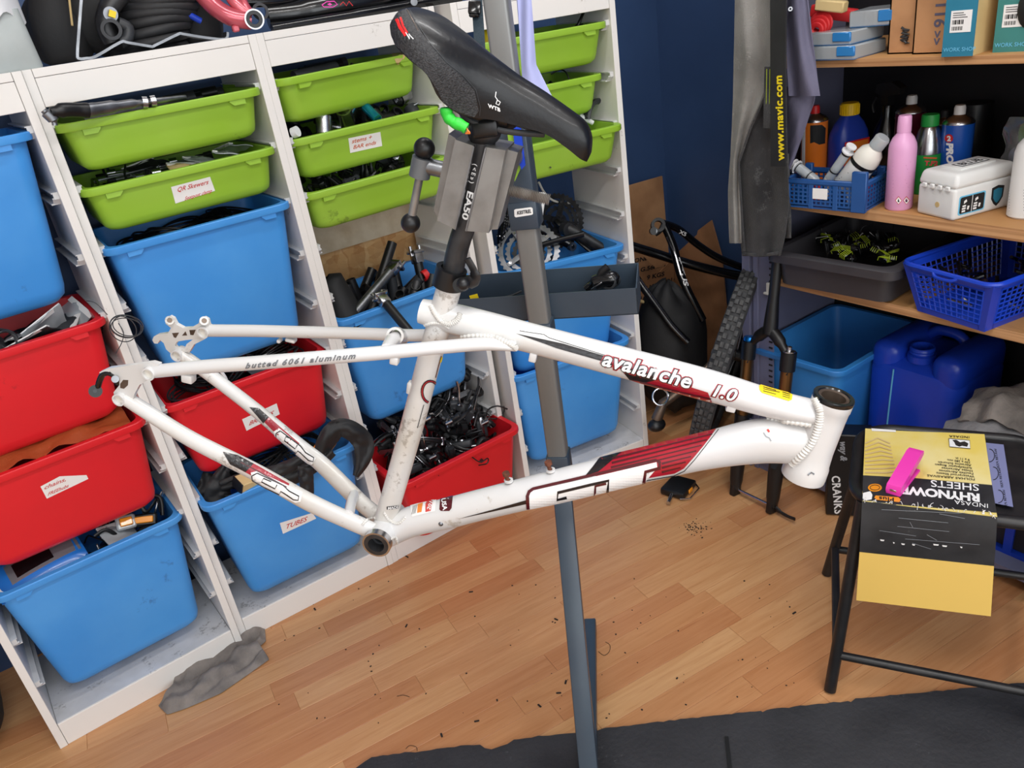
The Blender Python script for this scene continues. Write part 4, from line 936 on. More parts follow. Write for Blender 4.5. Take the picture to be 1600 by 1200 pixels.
# pink bottle
pk, pkb = upright('pink_bottle', [(.027, 0), (.0300, .004), (.0300, .138), (.0285, .148), (.0225, .162), (.0150, .171), (.0140, .174)], 1.600, onx(1407, 280, 1.60).y, Z2S, 'pink_bottle', 'tall pink plastic bottle with a white cap beside the white case', 'bottle',
    [('cap', [(.0150, .174), (.0150, .190), (.0142, .207), (.0125, .210)], 'pink_bottle')])
for k in range(11): decal('print', stroke([(1395, 254 + k * 5.6), (1423 - (k * 7) % 9, 253 + k * 5.6)], .7), [pkb], 'pinkish_print', pkb, .0006)
for x in (1404, 1416): decal('hazard_mark', poly_bm([(x, 307), (x + 5, 313), (x, 319), (x - 5, 313)]), [pkb], 'white_ink', pkb, .0007); decal('hazard_mark', stroke([(x, 307), (x + 5, 313), (x, 319), (x - 5, 313), (x, 307)], .9), [pkb], 'red_ink', pkb, .001)
for x in (1404, 1416): decal('hazard_mark', poly_bm([(x - 1.5, 315.5), (x, 310), (x + 1.5, 315.5)]), [pkb], 'black_ink', pkb, .001)
# white case with moulded lid
cs = thing('plastic_case', 'white hinged plastic case with dark stickers standing in front of the cans', 'case', M=frame_of(V((1.552, -.962, Z2S)), V((.148, -.04, 0)), V((.012, .092, 0))))
L_, D_, H_ = .168, .104, .070
def tap(b, hz, ins):
    for i, v in enumerate(b.v):
        k = max(0, (v.z - hz[0]) / (hz[1] - hz[0])); cx, cy = L_ / 2, D_ / 2
        v.x = cx + (v.x - cx) * (1 - ins * k); v.y = cy + (v.y - cy) * (1 - ins * k)
    return b
part('body', MB().rbox(0, L_, 0, D_, 0, H_, .008, 3), 'white_plastic', cs)
part('lid', tap(MB().rbox(-.002, L_ + .002, -.002, D_ + .002, H_ - .002, H_ + .030, .010, 3), (H_, H_ + .03), .09), 'white_plastic', cs)
part('lid_ridge', MB().rbox(.035, L_ - .035, .025, D_ - .025, H_ + .029, H_ + .034, .002, 2), 'white_plastic', cs)
for k in range(4): part('hinge', MB().rbox(-.0065, -.001, .012 + k * .021, .024 + k * .021, H_ - .006, H_ + .004, .0015, 1), 'white_plastic', cs)
part('drain_hole', MB().cyl((-.0008, .045, .03), (.001, .045, .03), .006, 14), 'buff', cs)
part('sticker', MB().prism(rr_poly(.012, .010, .084, .052, .005), 0, .0006, Matrix(((1, 0, 0, 0), (0, 0, 1, -.0008), (0, 1, 0, 0), (0, 0, 0, 1)))), 'sky_blue_print', cs, smooth=0, label='dark sticker with a pale blue border')
part('sticker_field', MB().prism(rr_poly(.015, .013, .081, .049, .004), 0, .0008, Matrix(((1, 0, 0, 0), (0, 0, 1, -.0011), (0, 1, 0, 0), (0, 0, 0, 1)))), 'black_ink', cs, smooth=0)
gl = MB()
for gx in (.021, .052):
    for q in ([(0, .0), (.009, 0), (.009, .004), (0, .004)], [(0, .006), (.010, .006), (.010, .0095), (0, .0095)], [(.001, .0115), (.010, .0115), (.010, .015), (.001, .015)], [(.004, .018), (.012, .022), (.010, .027), (.004, .024)], [(.014, .004), (.018, .003), (.020, .011), (.015, .012)]):
        gl.prism([(gx + a, .016 + b) for a, b in q], -.0002, .0007, Matrix(((1, 0, 0, 0), (0, 0, 1, -.0015), (0, 1, 0, 0), (0, 0, 0, 1))))
gl.prism([(.047, .013), (.0482, .013), (.0482, .049), (.047, .049)], -.0002, .0007, Matrix(((1, 0, 0, 0), (0, 0, 1, -.0015), (0, 1, 0, 0), (0, 0, 0, 1))))
part('sticker_glyphs', gl, 'white_ink', cs, smooth=0)
shd = lambda s: [((.118 + x * s), (.034 + y * s)) for x, y in ((-.017, .018), (0, .022), (.017, .018), (.016, -.006), (.008, -.018), (0, -.024), (-.008, -.018), (-.016, -.006))]
part('shield_sticker', MB().prism(shd(1), 0, .0006, Matrix(((1, 0, 0, 0), (0, 0, 1, -.0008), (0, 1, 0, 0), (0, 0, 0, 1)))), 'black_ink', cs, smooth=0)
part('shield_field', MB().prism(shd(.72), 0, .0006, Matrix(((1, 0, 0, 0), (0, 0, 1, -.0012), (0, 1, 0, 0), (0, 0, 0, 1)))), 'teal_box', cs, smooth=0)
part('lid_sticker', MB().prism([(.05, .035), (.125, .035), (.125, .065), (.05, .065)], 0, .0006, T(0, 0, H_ + .0342)), 'black_ink', cs, smooth=0)
part('lid_sticker_field', MB().prism([(.053, .038), (.122, .038), (.122, .062), (.053, .062)], 0, .0006, T(0, 0, H_ + .0345)), 'white_ink', cs, smooth=0)
flat('lid_lettering', text_bm('BLUB', .026, .0006), T(.056, .041, H_ + .0356), 'black_ink', cs)
# white bottle at the edge
wb, wbb = upright('white_bottle', [(.030, 0), (.034, .004), (.034, .135), (.030, .150), (.018, .166), (.014, .170), (.014, .185)], 1.652, -1.060, Z2S, 'white_plastic', 'white bottle with a printed grey label beside the white case', 'bottle')
for k in range(16): decal('print', stroke([(1577, 262 + k * 4.5), (1600, 261 + k * 4.5)], 1.4), [wbb], 'decal_grey', wbb, .0006)
# green and silver bottle, blue can, orange can, blue jug, sprayer, maroon can, grey cans
gb, gbb = upright('oil_bottle', [(.030, 0), (.033, .004), (.033, .095)], 1.745, onx(1449, 240, 1.745).y, Z2S, 'green_label', 'green and silver oil bottle with a green cap behind the white case', 'bottle',
    [('neck', [(.0328, .0955), (.0315, .11), (.024, .148), (.018, .158)], 'alu'), ('cap', [(.0195, .158), (.0195, .180), (.018, .184)], 'cap_green')])
decal('lettering', px_map(text_bm('T.F2', 1, .05, .15), (1444.5, 258), (11, .4), (0, -10)), [gbb], 'red_ink', gbb, .001, 4)
decal('print', poly_bm([(1443, 245), (1464, 246), (1463, 248.5), (1443, 247.5)]), [gbb], 'orange_ink', gbb, .001, 4)
bc, bcb = aerosol(1.775, onx(1494, 230, 1.775).y, Z2S, .0345, .200, 'can_blue', 'blue spray can with white nozzle standing behind the white case')
decal('lettering', px_map(text_bm('PRO', 1, .06, .1), (1479.5, 223), (.2, 16.5), (13.5, 0)), [bcb], 'white_ink', bcb, .001, 4)
decal('print', poly_bm([(1483 + 6.5 * math.cos(q * pi / 8), 216 + 6.5 * math.sin(q * pi / 8)) for q in range(16)]), [bcb], 'cap_red', bcb, .001, 4)
decal('lettering', px_map(text_bm('2', 1, .05, 0), (1480.6, 220), (11, .3), (0, -11)), [bcb], 'white_ink', bcb, .0016, None)
oc, ocb = aerosol(1.745, onx(1272, 230, 1.745).y, Z2S, .034, .198, 'can_orange', 'orange and black spray can with red nozzle behind the blue crate', 'cap_red')
decal('print', poly_bm([(1266, 196), (1284, 195), (1290, 200), (1289, 224), (1280, 226), (1272, 222), (1266, 224)]), [ocb], 'black_ink', ocb, .0008, 4)
decal('print', poly_bm([(1254, 192), (1259, 192), (1258, 265), (1253, 265)]), [ocb], 'white_ink', ocb, .0008, 4)
bb_ = thing('oil_jug', 'dark blue oil jug with a yellow ribbed cap behind the blue crate', 'jug', (1.80, onx(1325, 230, 1.80).y, Z2S), -.25)
part('body', rings([[(x * k, y * k, z) for x, y, z in rrect(.052, -.033, .033, 0, .024, z)] for k, z in ((.94, 0), (1, .006), (1, .100), (.93, .122), (.72, .145), (.46, .162), (.42, .166))]), 'bottle_blue', bb_)
ca = MB().lathe([(.0235, .166), (.0235, .192), (.021, .196)], 24)
for k in range(24): q = k * pi / 12; ca.box(-.0012, .0012, .0228, .0248, .167, .191, Matrix.Rotation(q, 4, 'Z'))
part('cap', ca, 'cap_yellow', bb_); part('label', MB().rbox(-.036, .036, -.0342, -.033, .03, .10, .0004, 1), 'can_orange', bb_); part('label_edge', MB().rbox(-.040, .040, -.0338, -.0325, .026, .104, .0004, 1), 'cap_red', bb_)
sprp = onx(1388, 150, 1.86)
tr = thing('trigger_sprayer', 'black trigger spray bottle in the shadow behind the pink bottle', 'spray bottle', (1.86, sprp.y, Z2S))
part('body', MB().lathe([(.034, 0), (.036, .004), (.036, .09), (.03, .12), (.016, .15), (.0145, .18)], 20), 'black_gloss', tr)
part('trigger_head', MB().prism([(-.05, .02), (-.046, .006), (-.012, 0), (-.010, -.03), (.012, -.03), (.014, 0), (.034, .006), (.03, .026), (-.02, .034)], -.012, .012, T(0, 0, .205) @ frame_of(V((0, 0, 0)), V((.25, 1, 0)), V((0, 0, 1)))), 'black', tr)
part('trigger', MB().tube(spline([(.0, .03, .20), (.0, .042, .18), (0, .038, .16)], 4), .004, 8), 'black', tr)
mcn, mcb = aerosol(1.86, onx(1423, 180, 1.86).y, Z2S, .036, .205, 'maroon_can', 'maroon spray can standing behind the green bottle', 'white_plastic')
for k, (px, py, xx, lab) in enumerate(((1405, 182, 1.92, 'dim grey spray can beside the maroon can'), (1478, 172, 1.92, 'dim grey spray can in the shadow behind the blue can'))):
    p = onx(px, py, xx); aerosol(xx, p.y, Z2S, .032, p.z - Z2S, 'charcoal', lab, 'butcher_white' if k == 0 else 'charcoal')
p = onx(1525, 160, 1.90); upright('grease_tub', [(.04, 0), (.042, .01), (.042, p.z - Z2S - .03), (.04, p.z - Z2S)], 1.90, p.y, Z2S, 'black', 'black tub in the shadow at the back of the shelf', 'tub')
# clear wrapped green container at the edge of the shelf
gw = thing('wrapped_container', 'grey container wrapped in clear film with green sponge on top', 'container', (1.80, -1.06, Z2S))
part('container', MB().rbox(-.07, .07, -.09, .09, 0, .12, .015, 3), 'locker', gw)
part('sponge', MB().rbox(-.062, .062, -.08, .08, .121, .175, .018, 3), 'sprout_green', gw)
part('film', MB().sheet(lambda u, v: (-.076 - .006 * math.sin(u * 19) * math.sin(v * 7), -.095 + .19 * u + .006 * math.sin(v * 17), .002 + .185 * v), 16, 16, .0008), 'film', gw, smooth=80)

# ---- blue lattice crate and its contents
def lattice(b, p0, ux, uz, nx, nz, w, h, bar, t, nrm):
    """bars of a perforated wall: origin p0, axes ux / uz (unit), outward nrm"""
    F = frame_of(p0, ux, uz)
    for i in range(nx + 1): x = w * i / nx; b.box(x - bar / 2, x + bar / 2, 0, h, -t / 2, t / 2, F)
    for j in range(nz + 1): z = h * j / nz; b.box(0, w, z - bar / 2, z + bar / 2, -t / 2 * .9, t / 2 * .9, F)
    return b
ctm = frame_of(V((1.500, -.566, Z2S)), V((.030, -.205, 0)), V((.12, .02, 0)))     # x along the front, y into the shelf
crt = thing('lattice_crate', 'small blue lattice crate of syringes and bottles at the shelf edge', 'crate', M=ctm)
cw, cdp, ch = .200, .115, .072
part('floor_plate', MB().box(0, cw, 0, cdp, 0, .004), 'crate_blue', crt, smooth=0)
fr_ = MB(); lattice(fr_, V((.012, 0, .010)), V((1, 0, 0)), V((0, 0, 1)), 15, 5, cw - .024, ch - .022, .0038, .003, None)
for x in (.0, .062, .124, cw - .012): fr_.rbox(x, x + .012, -.003, .004, 0, ch, .001, 1)
part('front_wall', fr_, 'crate_blue', crt, smooth=0)
bk_ = MB(); lattice(bk_, V((.0, cdp, .010)), V((1, 0, 0)), V((0, 0, 1)), 15, 5, cw, ch - .022, .0038, .003, None); part('back_wall', bk_, 'crate_blue', crt, smooth=0)
for x in (0, cw):
    sd = MB(); lattice(sd, V((x, 0, .010)), V((0, 1, 0)), V((0, 0, 1)), 8, 5, cdp, ch - .022, .0038, .003, None); part('side_wall', sd, 'crate_blue', crt, smooth=0)
part('top_rail', MB().rbox(-.004, cw + .004, -.005, .005, ch - .012, ch, .002, 1).rbox(-.004, cw + .004, cdp - .005, cdp + .005, ch - .012, ch, .002, 1).rbox(-.005, .005, 0, cdp, ch - .012, ch, .002, 1).rbox(cw - .005, cw + .005, 0, cdp, ch - .012, ch, .002, 1), 'crate_blue', crt)
for x, y in ((cw - .030, -.006), (cw - .022, cdp - .012), (-.006, cdp - .012)):
    part('corner_post', MB().rbox(x, x + .036 if y < 0 else x + .02, y, y + .012, 0, ch + (.024 if y < 0 else .012), .002, 1), 'crate_blue', crt)
part('paper_note', MB().rbox(.074, .112, -.0045, -.0035, .026, .052, .0003, 1), 'paper', crt, label='small paper note on the lattice')
def cpt(x, y, z): return ctm @ V((x, y, z))
def syringe(a, b, r, label, tip='cream_plastic', cl='clear_plastic'):
    a = V(a); b = V(b); L = (b - a).length; M = T(a) @ (b - a).to_track_quat('Z', 'Y').to_matrix().to_4x4()
    t = thing('syringe', label, 'syringe', M=M, group='syringes in the lattice crate')
    part('barrel', MB().lathe([(r, L * .14), (r, L * .84)], 18), cl, t); part('plunger', MB().lathe([(r * .9, L * .4), (r * .9, L * .8)], 14), 'butcher_white', t)
    part('flange', MB().lathe([(r * 1.35, L * .84), (r * 1.35, L * .87)], 14), 'butcher_white', t); part('thumb_rest', MB().lathe([(r * .5, L * .86), (r * .5, L * .96), (r * 1.15, L * .965), (r * 1.15, L)], 14), 'butcher_white', t)
    part('tip', MB().lathe([(r * .5, 0), (r * .9, L * .06), (r, L * .14)], 14), tip, t)
    for q in (.32, .78): part('band', MB().lathe([(r * 1.04, L * q), (r * 1.04, L * (q + .03))], 16), 'black', t)
    return t
syringe(onx(1290, 286, 1.56), onx(1331, 228, 1.56), .011, 'syringe with black bands leaning in the lattice crate')
syringe(onx(1278, 285, 1.54), onx(1240, 256, 1.54), .012, 'clear syringe lying at the end of the lattice crate nearest the hanging denim', 'clear_plastic')
fb = thing('fluid_bottle', 'white bottle with translucent dome leaning in the lattice crate', 'bottle', M=T(onx(1320, 292, 1.575)) @ (onx(1380, 215, 1.585) - onx(1320, 292, 1.575)).to_track_quat('Z', 'Y').to_matrix().to_4x4())
part('body', MB().lathe([(.027, 0), (.031, .005), (.031, .075)], 22), 'white_plastic', fb); part('black_band', MB().lathe([(.0318, .07), (.0318, .079)], 22), 'black', fb)
part('dome', MB().lathe([(.031, .079), (.031, .09), (.027, .106), (.017, .118), (.015, .121)], 22), 'cream_plastic', fb); part('cap', MB().lathe([(.0172, .121), (.0172, .146), (.015, .149)], 18), 'clear_plastic', fb)
sp_ = MB()
rs_ = random.Random(4)
for k in range(40):
    q = rs_.uniform(0, 2 * pi); h_ = rs_.uniform(.008, .05); sp_.box(-.0008, .0008, .0309, .0314, h_, h_ + .0012, Matrix.Rotation(q, 4, 'Z'))
part('speckle_print', sp_, 'black_ink', fb, smooth=0)
single('glass_stopper', MB().sphere(onx(1237, 268, 1.55), .014, 12, (1, 1.2, .8)), 'chrome', 'round shiny metal stopper in the lattice crate', 'stopper')
for k, (x, y, m) in enumerate(((.02, .05, 'packet_blue'), (.05, .06, 'red_strap'), (.08, .08, 'butcher_white'), (.15, .05, 'butcher_white'), (.17, .08, 'cap_red'), (.11, .04, 'packet_blue'))):
    p = cpt(x, y, .006); single('small_carton', MB().rbox(-.014, .014, -.012, .012, 0, .04 + .006 * (k % 3), .002, 1, T(p) @ rotm(0, 0, k * .7)), m, ('blue', 'red', 'white', 'white', 'red', 'blue')[k] + ' small carton at the bottom of the lattice crate', 'carton', 'cartons in the lattice crate')

# ---- shelf 3: grey tray with light bundles, blue basket
trm = frame_of(V((1.520, -.845, Z3S)), V((.012, .32, 0)), V((-.30, .02, 0)))       # x along the front towards the denim, y out of the shelf
def tray_box(name, label, M, w, dp, hh, m, rim, taper=.03, lip=.02):
    t = thing(name, label, 'tray', M=M)
    def rr(ins, z, x0=0, y0=0): return [(x, y, z) for x, y in rr_poly(ins, ins, w - ins, dp - ins, .03, 5)]
    part('shell', rings([rr(taper + .02, 0), rr(taper, .008), rr(.006, hh - .012), rr(.006, hh), rr(.010, hh), rr(taper + .004, .012), rr(taper + .02, .005)]), m, t)
    b = MB(); P = [rr(.010, hh + .001), rr(-lip * .6, hh + .001), rr(-lip, hh - .003), rr(-lip, hh - .024), rr(-lip * .7, hh - .024), rr(.006, hh - .004)]; n = len(P[0])
    b.add([p for q in P for p in q], [(i * n + j, i * n + (j + 1) % n, ((i + 1) % 6) * n + (j + 1) % n, ((i + 1) % 6) * n + j) for i in range(6) for j in range(n)]); part('rim', b, rim, t)
    return t
gt = tray_box('grey_tray', 'dark grey plastic tray of wrapped yellow-green lights under the bottles', frame_of(V((1.528, -.846, Z3S)), V((.38, .03, 0)), V((-.01, .34, 0))), .38, .325, .098, 'tray_grey', 'tray_grey', .012, .014)
rb = random.Random(5)
for k in range(26):
    px = 1283 + (k * 37) % 118; py = 372 + (k * 23) % 36 + (1300 - px) * -.06 - 6; p = onz(px, py, Z3S + .078 + .014 * (k % 2))
    b = thing('light_bundle', 'small bundle of yellow-green cable with a black reel in the grey tray' if k % 2 else 'small black packet with an edge band in the grey tray', 'cable bundle', M=T(p) @ rotm(rb.uniform(-.5, .5), rb.uniform(-.5, .5), rb.uniform(0, 6)), group='cable bundles in the grey tray' if k % 2 else 'packets in the grey tray')
    if k % 2:
        part('reel', MB().rbox(-.012, .012, -.008, .008, -.006, .006, .003, 1), 'black_gloss', b)
        for j in range(4): part('cable', MB().tube([(-.0135, -.0075 + j * .005, -.003), (-.012, -.0075 + j * .005, .0064), (.012, -.0075 + j * .005, .0064), (.0135, -.0075 + j * .005, -.003)], .0007, 5), 'lime_wire', b)
    else:
        part('packet', MB().rbox(-.016, .016, -.011, .011, -.005, .007, .003, 1), 'black_gloss', b); part('edging', MB().rbox(-.0165, .0165, -.002, .002, -.0055, .0075, .001, 1), 'charcoal' if k % 4 else 'butcher_white', b)
bsm = frame_of(V((1.556, -.900, Z3S)), V((-.030, -.165, 0)), V((.30, -.055, 0)))
bk = thing('lattice_basket', 'royal blue lattice basket sticking out from the shelf under the white case', 'basket', M=bsm)
bw, bd, bh, fl_ = .172, .30, .120, .028                                             # flares outwards to the rim
def bq(u, v, side):
    z = v; k = fl_ * (v / bh)
    if side == 'f': return (-k + (bw + 2 * k) * u, -k, z)
    if side == 'b': return (-k + (bw + 2 * k) * u, bd + k, z)
    if side == 'l': return (-k, -k + (bd + 2 * k) * u, z)
    return (bw + k, -k + (bd + 2 * k) * u, z)
def wallmesh(side, nx, nz, L):
    b = MB(); z0, z1 = .016, bh - .018
    for i in range(nx + 1):
        u0 = .085 + .83 * i / nx; pts = [V(bq(u0, z0 + (z1 - z0) * k / 3, side)) for k in range(4)]; b.tube(pts, .0020, 4, up=(1, 0, 0) if side in 'lr' else (0, 1, 0))
    for j in range(nz + 1):
        z = z0 + (z1 - z0) * j / nz; b.tube([V(bq(.08, z, side)), V(bq(.92, z, side))], .0020, 4)
    n0 = MB()
    for (ua, ub, za, zb) in ((0, .09, 0, bh), (.91, 1, 0, bh), (.08, .92, 0, .016), (.08, .92, bh - .018, bh)):
        b.add([bq(ua, za, side), bq(ub, za, side), bq(ub, zb, side), bq(ua, zb, side)], [(0, 1, 2, 3)])
    return b
for sd_, nx, nz in (('f', 11, 7), ('b', 11, 7), ('l', 17, 7), ('r', 17, 7)): part({'f': 'front_wall', 'b': 'back_wall'}.get(sd_, 'side_wall'), wallmesh(sd_, nx, nz, 1), 'royal', bk, smooth=0)
part('floor_plate', MB().box(0, bw, 0, bd, 0, .003), 'royal', bk, smooth=0)
q0 = [V((*p, bh)) for p in rr_poly(-fl_ - .003, -fl_ - .003, bw + fl_ + .003, bd + fl_ + .003, .03, 6)]
part('rim', MB().tube(q0, .0062, 8, closed=True, up=(0, 0, 1)), 'royal', bk)
part('handle', MB().tube(spline([(bw * .35, -fl_ - .006, bh - .002), (bw * .42, -fl_ - .012, bh - .008), (bw * .62, -fl_ - .012, bh - .008), (bw * .70, -fl_ - .006, bh - .002)], 5), .004, 8), 'royal', bk)
for k in range(14):
    p = bsm @ V((rb.uniform(.02, bw - .02), rb.uniform(.02, bd - .05), .012 + .035 * (k % 3)))
    single('small_bracket', MB().tube(spline([p, p + V((rb.uniform(-.03, .03), rb.uniform(-.03, .03), .012)), p + V((rb.uniform(-.04, .04), rb.uniform(-.04, .04), .004)), p + V((rb.uniform(-.04, .04), rb.uniform(-.04, .04), .02))], 4), .0042, 7), 'black_gloss' if k % 3 else 'alu', 'small black bracket jumbled in the royal blue basket' if k % 3 else 'small shiny bracket jumbled in the royal blue basket', 'bracket', 'brackets in the blue basket')

# ---- shelf 1: organisers, straps, cardboard boxes, teal boxes
def organiser(M, w, d, h, label, nx=8):
    t = thing('parts_organiser', label, 'organiser', M=M, group='clear parts organisers')
    part('case', MB().rbox(0, w, 0, d, 0, h, .003, 1), 'clear_plastic', t); part('latch', MB().rbox(w * .62, w + .001, -.003, .004, h * .25, h * .95, .002, 1), 'clear_blue', t, label='blue latch')
    b = MB()
    for i in range(nx): b.box(w * (i + .5) / nx - .0008, w * (i + .5) / nx + .0008, .004, d - .004, .003, h - .003)
    part('divider', b, 'frost', t, smooth=0); part('base_tray', MB().rbox(.002, w - .002, .002, d - .002, -.0005, .004, .001, 1), 'clear_blue', t)
    return t
organiser(frame_of(V((1.548, -.590, Z1S)), V((0, -.118, 0)), V((.12, 0, 0))), .118, .12, .030, 'clear parts organiser with blue latch, bottom of the stack')
organiser(frame_of(V((1.556, -.572, Z1S + .031)), V((-.004, -.118, 0)), V((.12, 0, 0))), .122, .12, .028, 'clear parts organiser with blue latch, middle of the stack')
organiser(frame_of(V((1.60, -.655, Z1S + .060)), V((.02, -.105, 0)), V((.12, .02, 0))), .105, .11, .034, 'clear parts organiser at the top of the stack', 10)
for k in range(4):
    c = onx(1283, 36 + k * 3, 1.60); ring = [c + V((0, (.026 - .004 * k) * math.cos(q), (.020 - .003 * k) * math.sin(q))) + V((-.006 * k, 0, 0)) for q in [i * pi / 10 for i in range(20)]]
    if k == 0: rs = thing('red_strap', 'red plastic strap coiled beside the clear organisers', 'strap', (1.60, c.y, Z1S))
    wpart('loop', MB().tube(ring, .004, 8, closed=True, flat=1.5), 'red_strap', rs)
single('red_card', MB().rbox(-.012, .012, -.06, .05, -.014, .014, .004, 2, T(onx(1300, 20, 1.64)) @ rotm(.2, 0, .2)), 'red_strap', 'red plastic holder above the coiled strap', 'holder')
single('buff_block', MB().rbox(-.012, .012, -.036, .036, -.012, .012, .003, 1, T(onx(1299, 9, 1.60)) @ rotm(.15, 0, .1)), 'buff', 'buff wooden block lying on the red holder', 'block')
def carton(M, w, d, h, m, label, name='cardboard_box', open_=False):
    t = thing(name, label, 'box', M=M); tt = .003
    part('side', MB().box(0, w, 0, tt, 0, h), m, t, smooth=0); part('side', MB().box(0, w, d - tt, d, 0, h), m, t, smooth=0); part('side', MB().box(0, tt, 0, d, 0, h), m, t, smooth=0); part('side', MB().box(w - tt, w, 0, d, 0, h), m, t, smooth=0); part('bottom', MB().box(0, w, 0, d, 0, tt), m, t, smooth=0)
    if not open_: part('lid', MB().box(0, w, 0, d, h - tt, h), m, t, smooth=0)
    return t
c1 = carton(frame_of(V((1.615, -.745, Z1S)), V((0, -.07, 0)), V((.14, .03, 0))), .062, .14, .14, 'cardboard', 'torn cardboard box with chain showing through its front', open_=True)
hp = c1; 
single('loose_chain', MB().tube([onx(1414 + 5 * math.sin(k * 1.3) + 3 * math.sin(k * 2.9), 68 - k * 1.3, 1.611) for k in range(20)], [.003 if k % 2 else .002 for k in range(20)], 8), 'black_worn', 'dark chain poking out of the torn cardboard box', 'chain')
c2 = carton(frame_of(V((1.600, -.812, Z1S)), V((.0, -.085, 0)), V((.15, .0, 0))), .078, .15, .15, 'cardboard', 'tall cardboard box marked 116 beside the teal boxes')
flat('lettering', text_bm('116', .034, .0008), frame_of(V((.044, -.0006, .102)), V((0, 0, -1)), V((1, 0, 0))), 'lilac_cloth', c2)
flat('lettering', text_bm('>>', .024, .0008), frame_of(V((.044, -.0006, .045)), V((0, 0, -1)), V((1, 0, 0))), 'lilac_cloth', c2)
for k, (ox, oy, w_, mm, lab) in enumerate(((1.550, -.905, .060, 'teal_box', 'teal workshop box with white barcode label beside the cardboard'), (1.590, -.985, .058, 'teal_box_green', 'green-teal workshop box with white barcode label at the shelf end'))):
    F = frame_of(V((ox, oy, Z1S)), V((.004, -w_, 0)), V((.2, -.02, 0))); t = thing('workshop_box', lab, 'box', M=F, group='workshop boxes')
    part('front', MB().box(0, w_, 0, .003, 0, .20), mm, t, smooth=0); part('body', MB().box(.0, w_, .003, .16, 0, .20), 'buff' if k == 0 else 'buff', t, smooth=0)
    part('barcode_label', MB().box(.012, .052 - k * .004, -.0008, 0, .045, .085), 'paper', t, smooth=0); flat('lettering', text_bm('WORK SHOP', .0105, .0001), frame_of(V((.003, -.0008, .010)), V((1, 0, 0)), V((0, 0, 1))), 'sky_blue_print', t)
    bcm = MB()
    for j in range(9): bcm.box(.016 + j * .0024, .0168 + j * .0024 + .0006 * (j % 3), -.0012, -.0006, .060, .068); bcm.box(.016 + j * .0024, .0168 + j * .0024 + .0006 * (j % 2), -.0012, -.0006, .049, .056)
    for j in range(3): bcm.box(.016, .044 - j * .004, -.0012, -.0006, .072 + j * .004, .0732 + j * .004)
    part('barcode', bcm, 'black_ink', t, smooth=0); part('dot_mark', MB().cyl((.008, -.0008, .115), (.008, .0005, .115), .0022, 10), 'white_ink', t)
single('black_pouch', MB().sphere(onx(1612, 12, 1.60), .034, 12, (.6, .7, 1.1)), 'bag_black', 'black cloth pouch at the end of the top shelf', 'pouch', loc=None)

# ---- cupboard floor: tub, jerrycan, crate with rags, box of cranks
ZT = .42
FLp, FRp, BLp = onz(1180, 547, ZT), onz(1351, 577, ZT), onz(1250, 500, ZT)
ey = (FRp - FLp).normalized(); ex = V((-ey.y, ey.x, 0)); ex = ex if ex.x > 0 else -ex
ex = V((1, .03, 0)).normalized(); ey = V((.03, -1, 0)).normalized(); FLp = V((1.548, -.405, ZT))
TM = frame_of(FLp + ex * .21, -ex, ey)
TM = TM if (TM.to_3x3() @ V((0, 0, 1))).z > 0 else frame_of(FLp + ex * .21, ex, ey)
tub_t = thing('open_tub', 'empty light blue tub on the floor of the cupboard beside the jerrycan', 'tub', M=TM)
for nm, me in (('tub', BIN['large'][0]), ('rim', BIN['large'][1])):
    o = link(nm, me, None, tub_t); o.material_slots[0].link = 'OBJECT'; o.material_slots[0].material = MATS['tub_blue']
jl_, jr_ = onz(1352, 548, .43), onz(1500, 592, .43)
jx = (jr_ - jl_).normalized(); jy = V((-jx.y, jx.x, 0)); jy = jy if jy.x > 0 else -jy; jw = (jr_ - jl_).length
jer = thing('jerrycan', 'royal blue plastic jerrycan with a threaded neck beside the light blue tub', 'jerrycan', M=frame_of(V((jl_.x, jl_.y, .05)), jx, jy))
jh = .40
def jr(ins, z, dy=0): return [(x, y, z) for x, y in rr_poly(ins, ins, jw - ins, .25 - ins, .05, 6)]
part('body', rings([jr(.02, 0), jr(.002, .015), jr(0, .05), jr(0, jh - .07), jr(.006, jh - .045), jr(.03, jh - .03), jr(.06, jh - .025)]), 'royal', jer)
for x0, x1 in ((.004, jw * .34), (jw * .66, jw - .004)):
    part('shoulder', MB().rbox(x0, x1, .006, .244, jh - .09, jh + .015, .034, 4), 'royal', jer)
part('neck', MB().lathe([(.036, jh - .03), (.036, jh - .012), (.030, jh - .010), (.032, jh - .006), (.030, jh - .002), (.032, jh + .002), (.030, jh + .006), (.030, jh + .010), (.026, jh + .010), (.026, jh - .03)], 26, T(jw * .48, .06, 0), False), 'royal', jer)
part('grip', MB().tube(spline([(jw * .3, .17, jh - .01), (jw * .4, .17, jh + .012), (jw * .6, .17, jh + .012), (jw * .7, .17, jh - .01)], 5), .014, 10), 'royal', jer)
part('seam', MB().tube(spline([(jw * .33, -.0005, jh - .05), (jw * .315, -.001, jh * .6), (jw * .29, -.001, .02)], 6), .0022, 6), 'sky_blue_print', jer)  # moulded seam, its highlight put in as pale blue
sc = frame_of(V((1.60, -1.03, .05)), V((.0, -.25, 0)), V((.35, 0, 0)))
scr_ = thing('slotted_crate', 'dark blue slotted crate behind the stool with grey rags on it', 'crate', M=sc)
sm = MB(); lattice(sm, V((.0, 0, .0)), V((1, 0, 0)), V((0, 0, 1)), 4, 3, .25, .30, .02, .006, None); part('front_wall', sm, 'royal', scr_, smooth=0)
sm = MB(); lattice(sm, V((0, 0, .0)), V((0, 1, 0)), V((0, 0, 1)), 5, 3, .33, .30, .02, .006, None); part('side_wall', sm, 'royal', scr_, smooth=0)
part('floor_plate', MB().box(0, .25, 0, .33, 0, .005), 'royal', scr_, smooth=0); part('inner_box', MB().box(.01, .24, .02, .32, .006, .26), 'tray_grey', scr_, smooth=0)
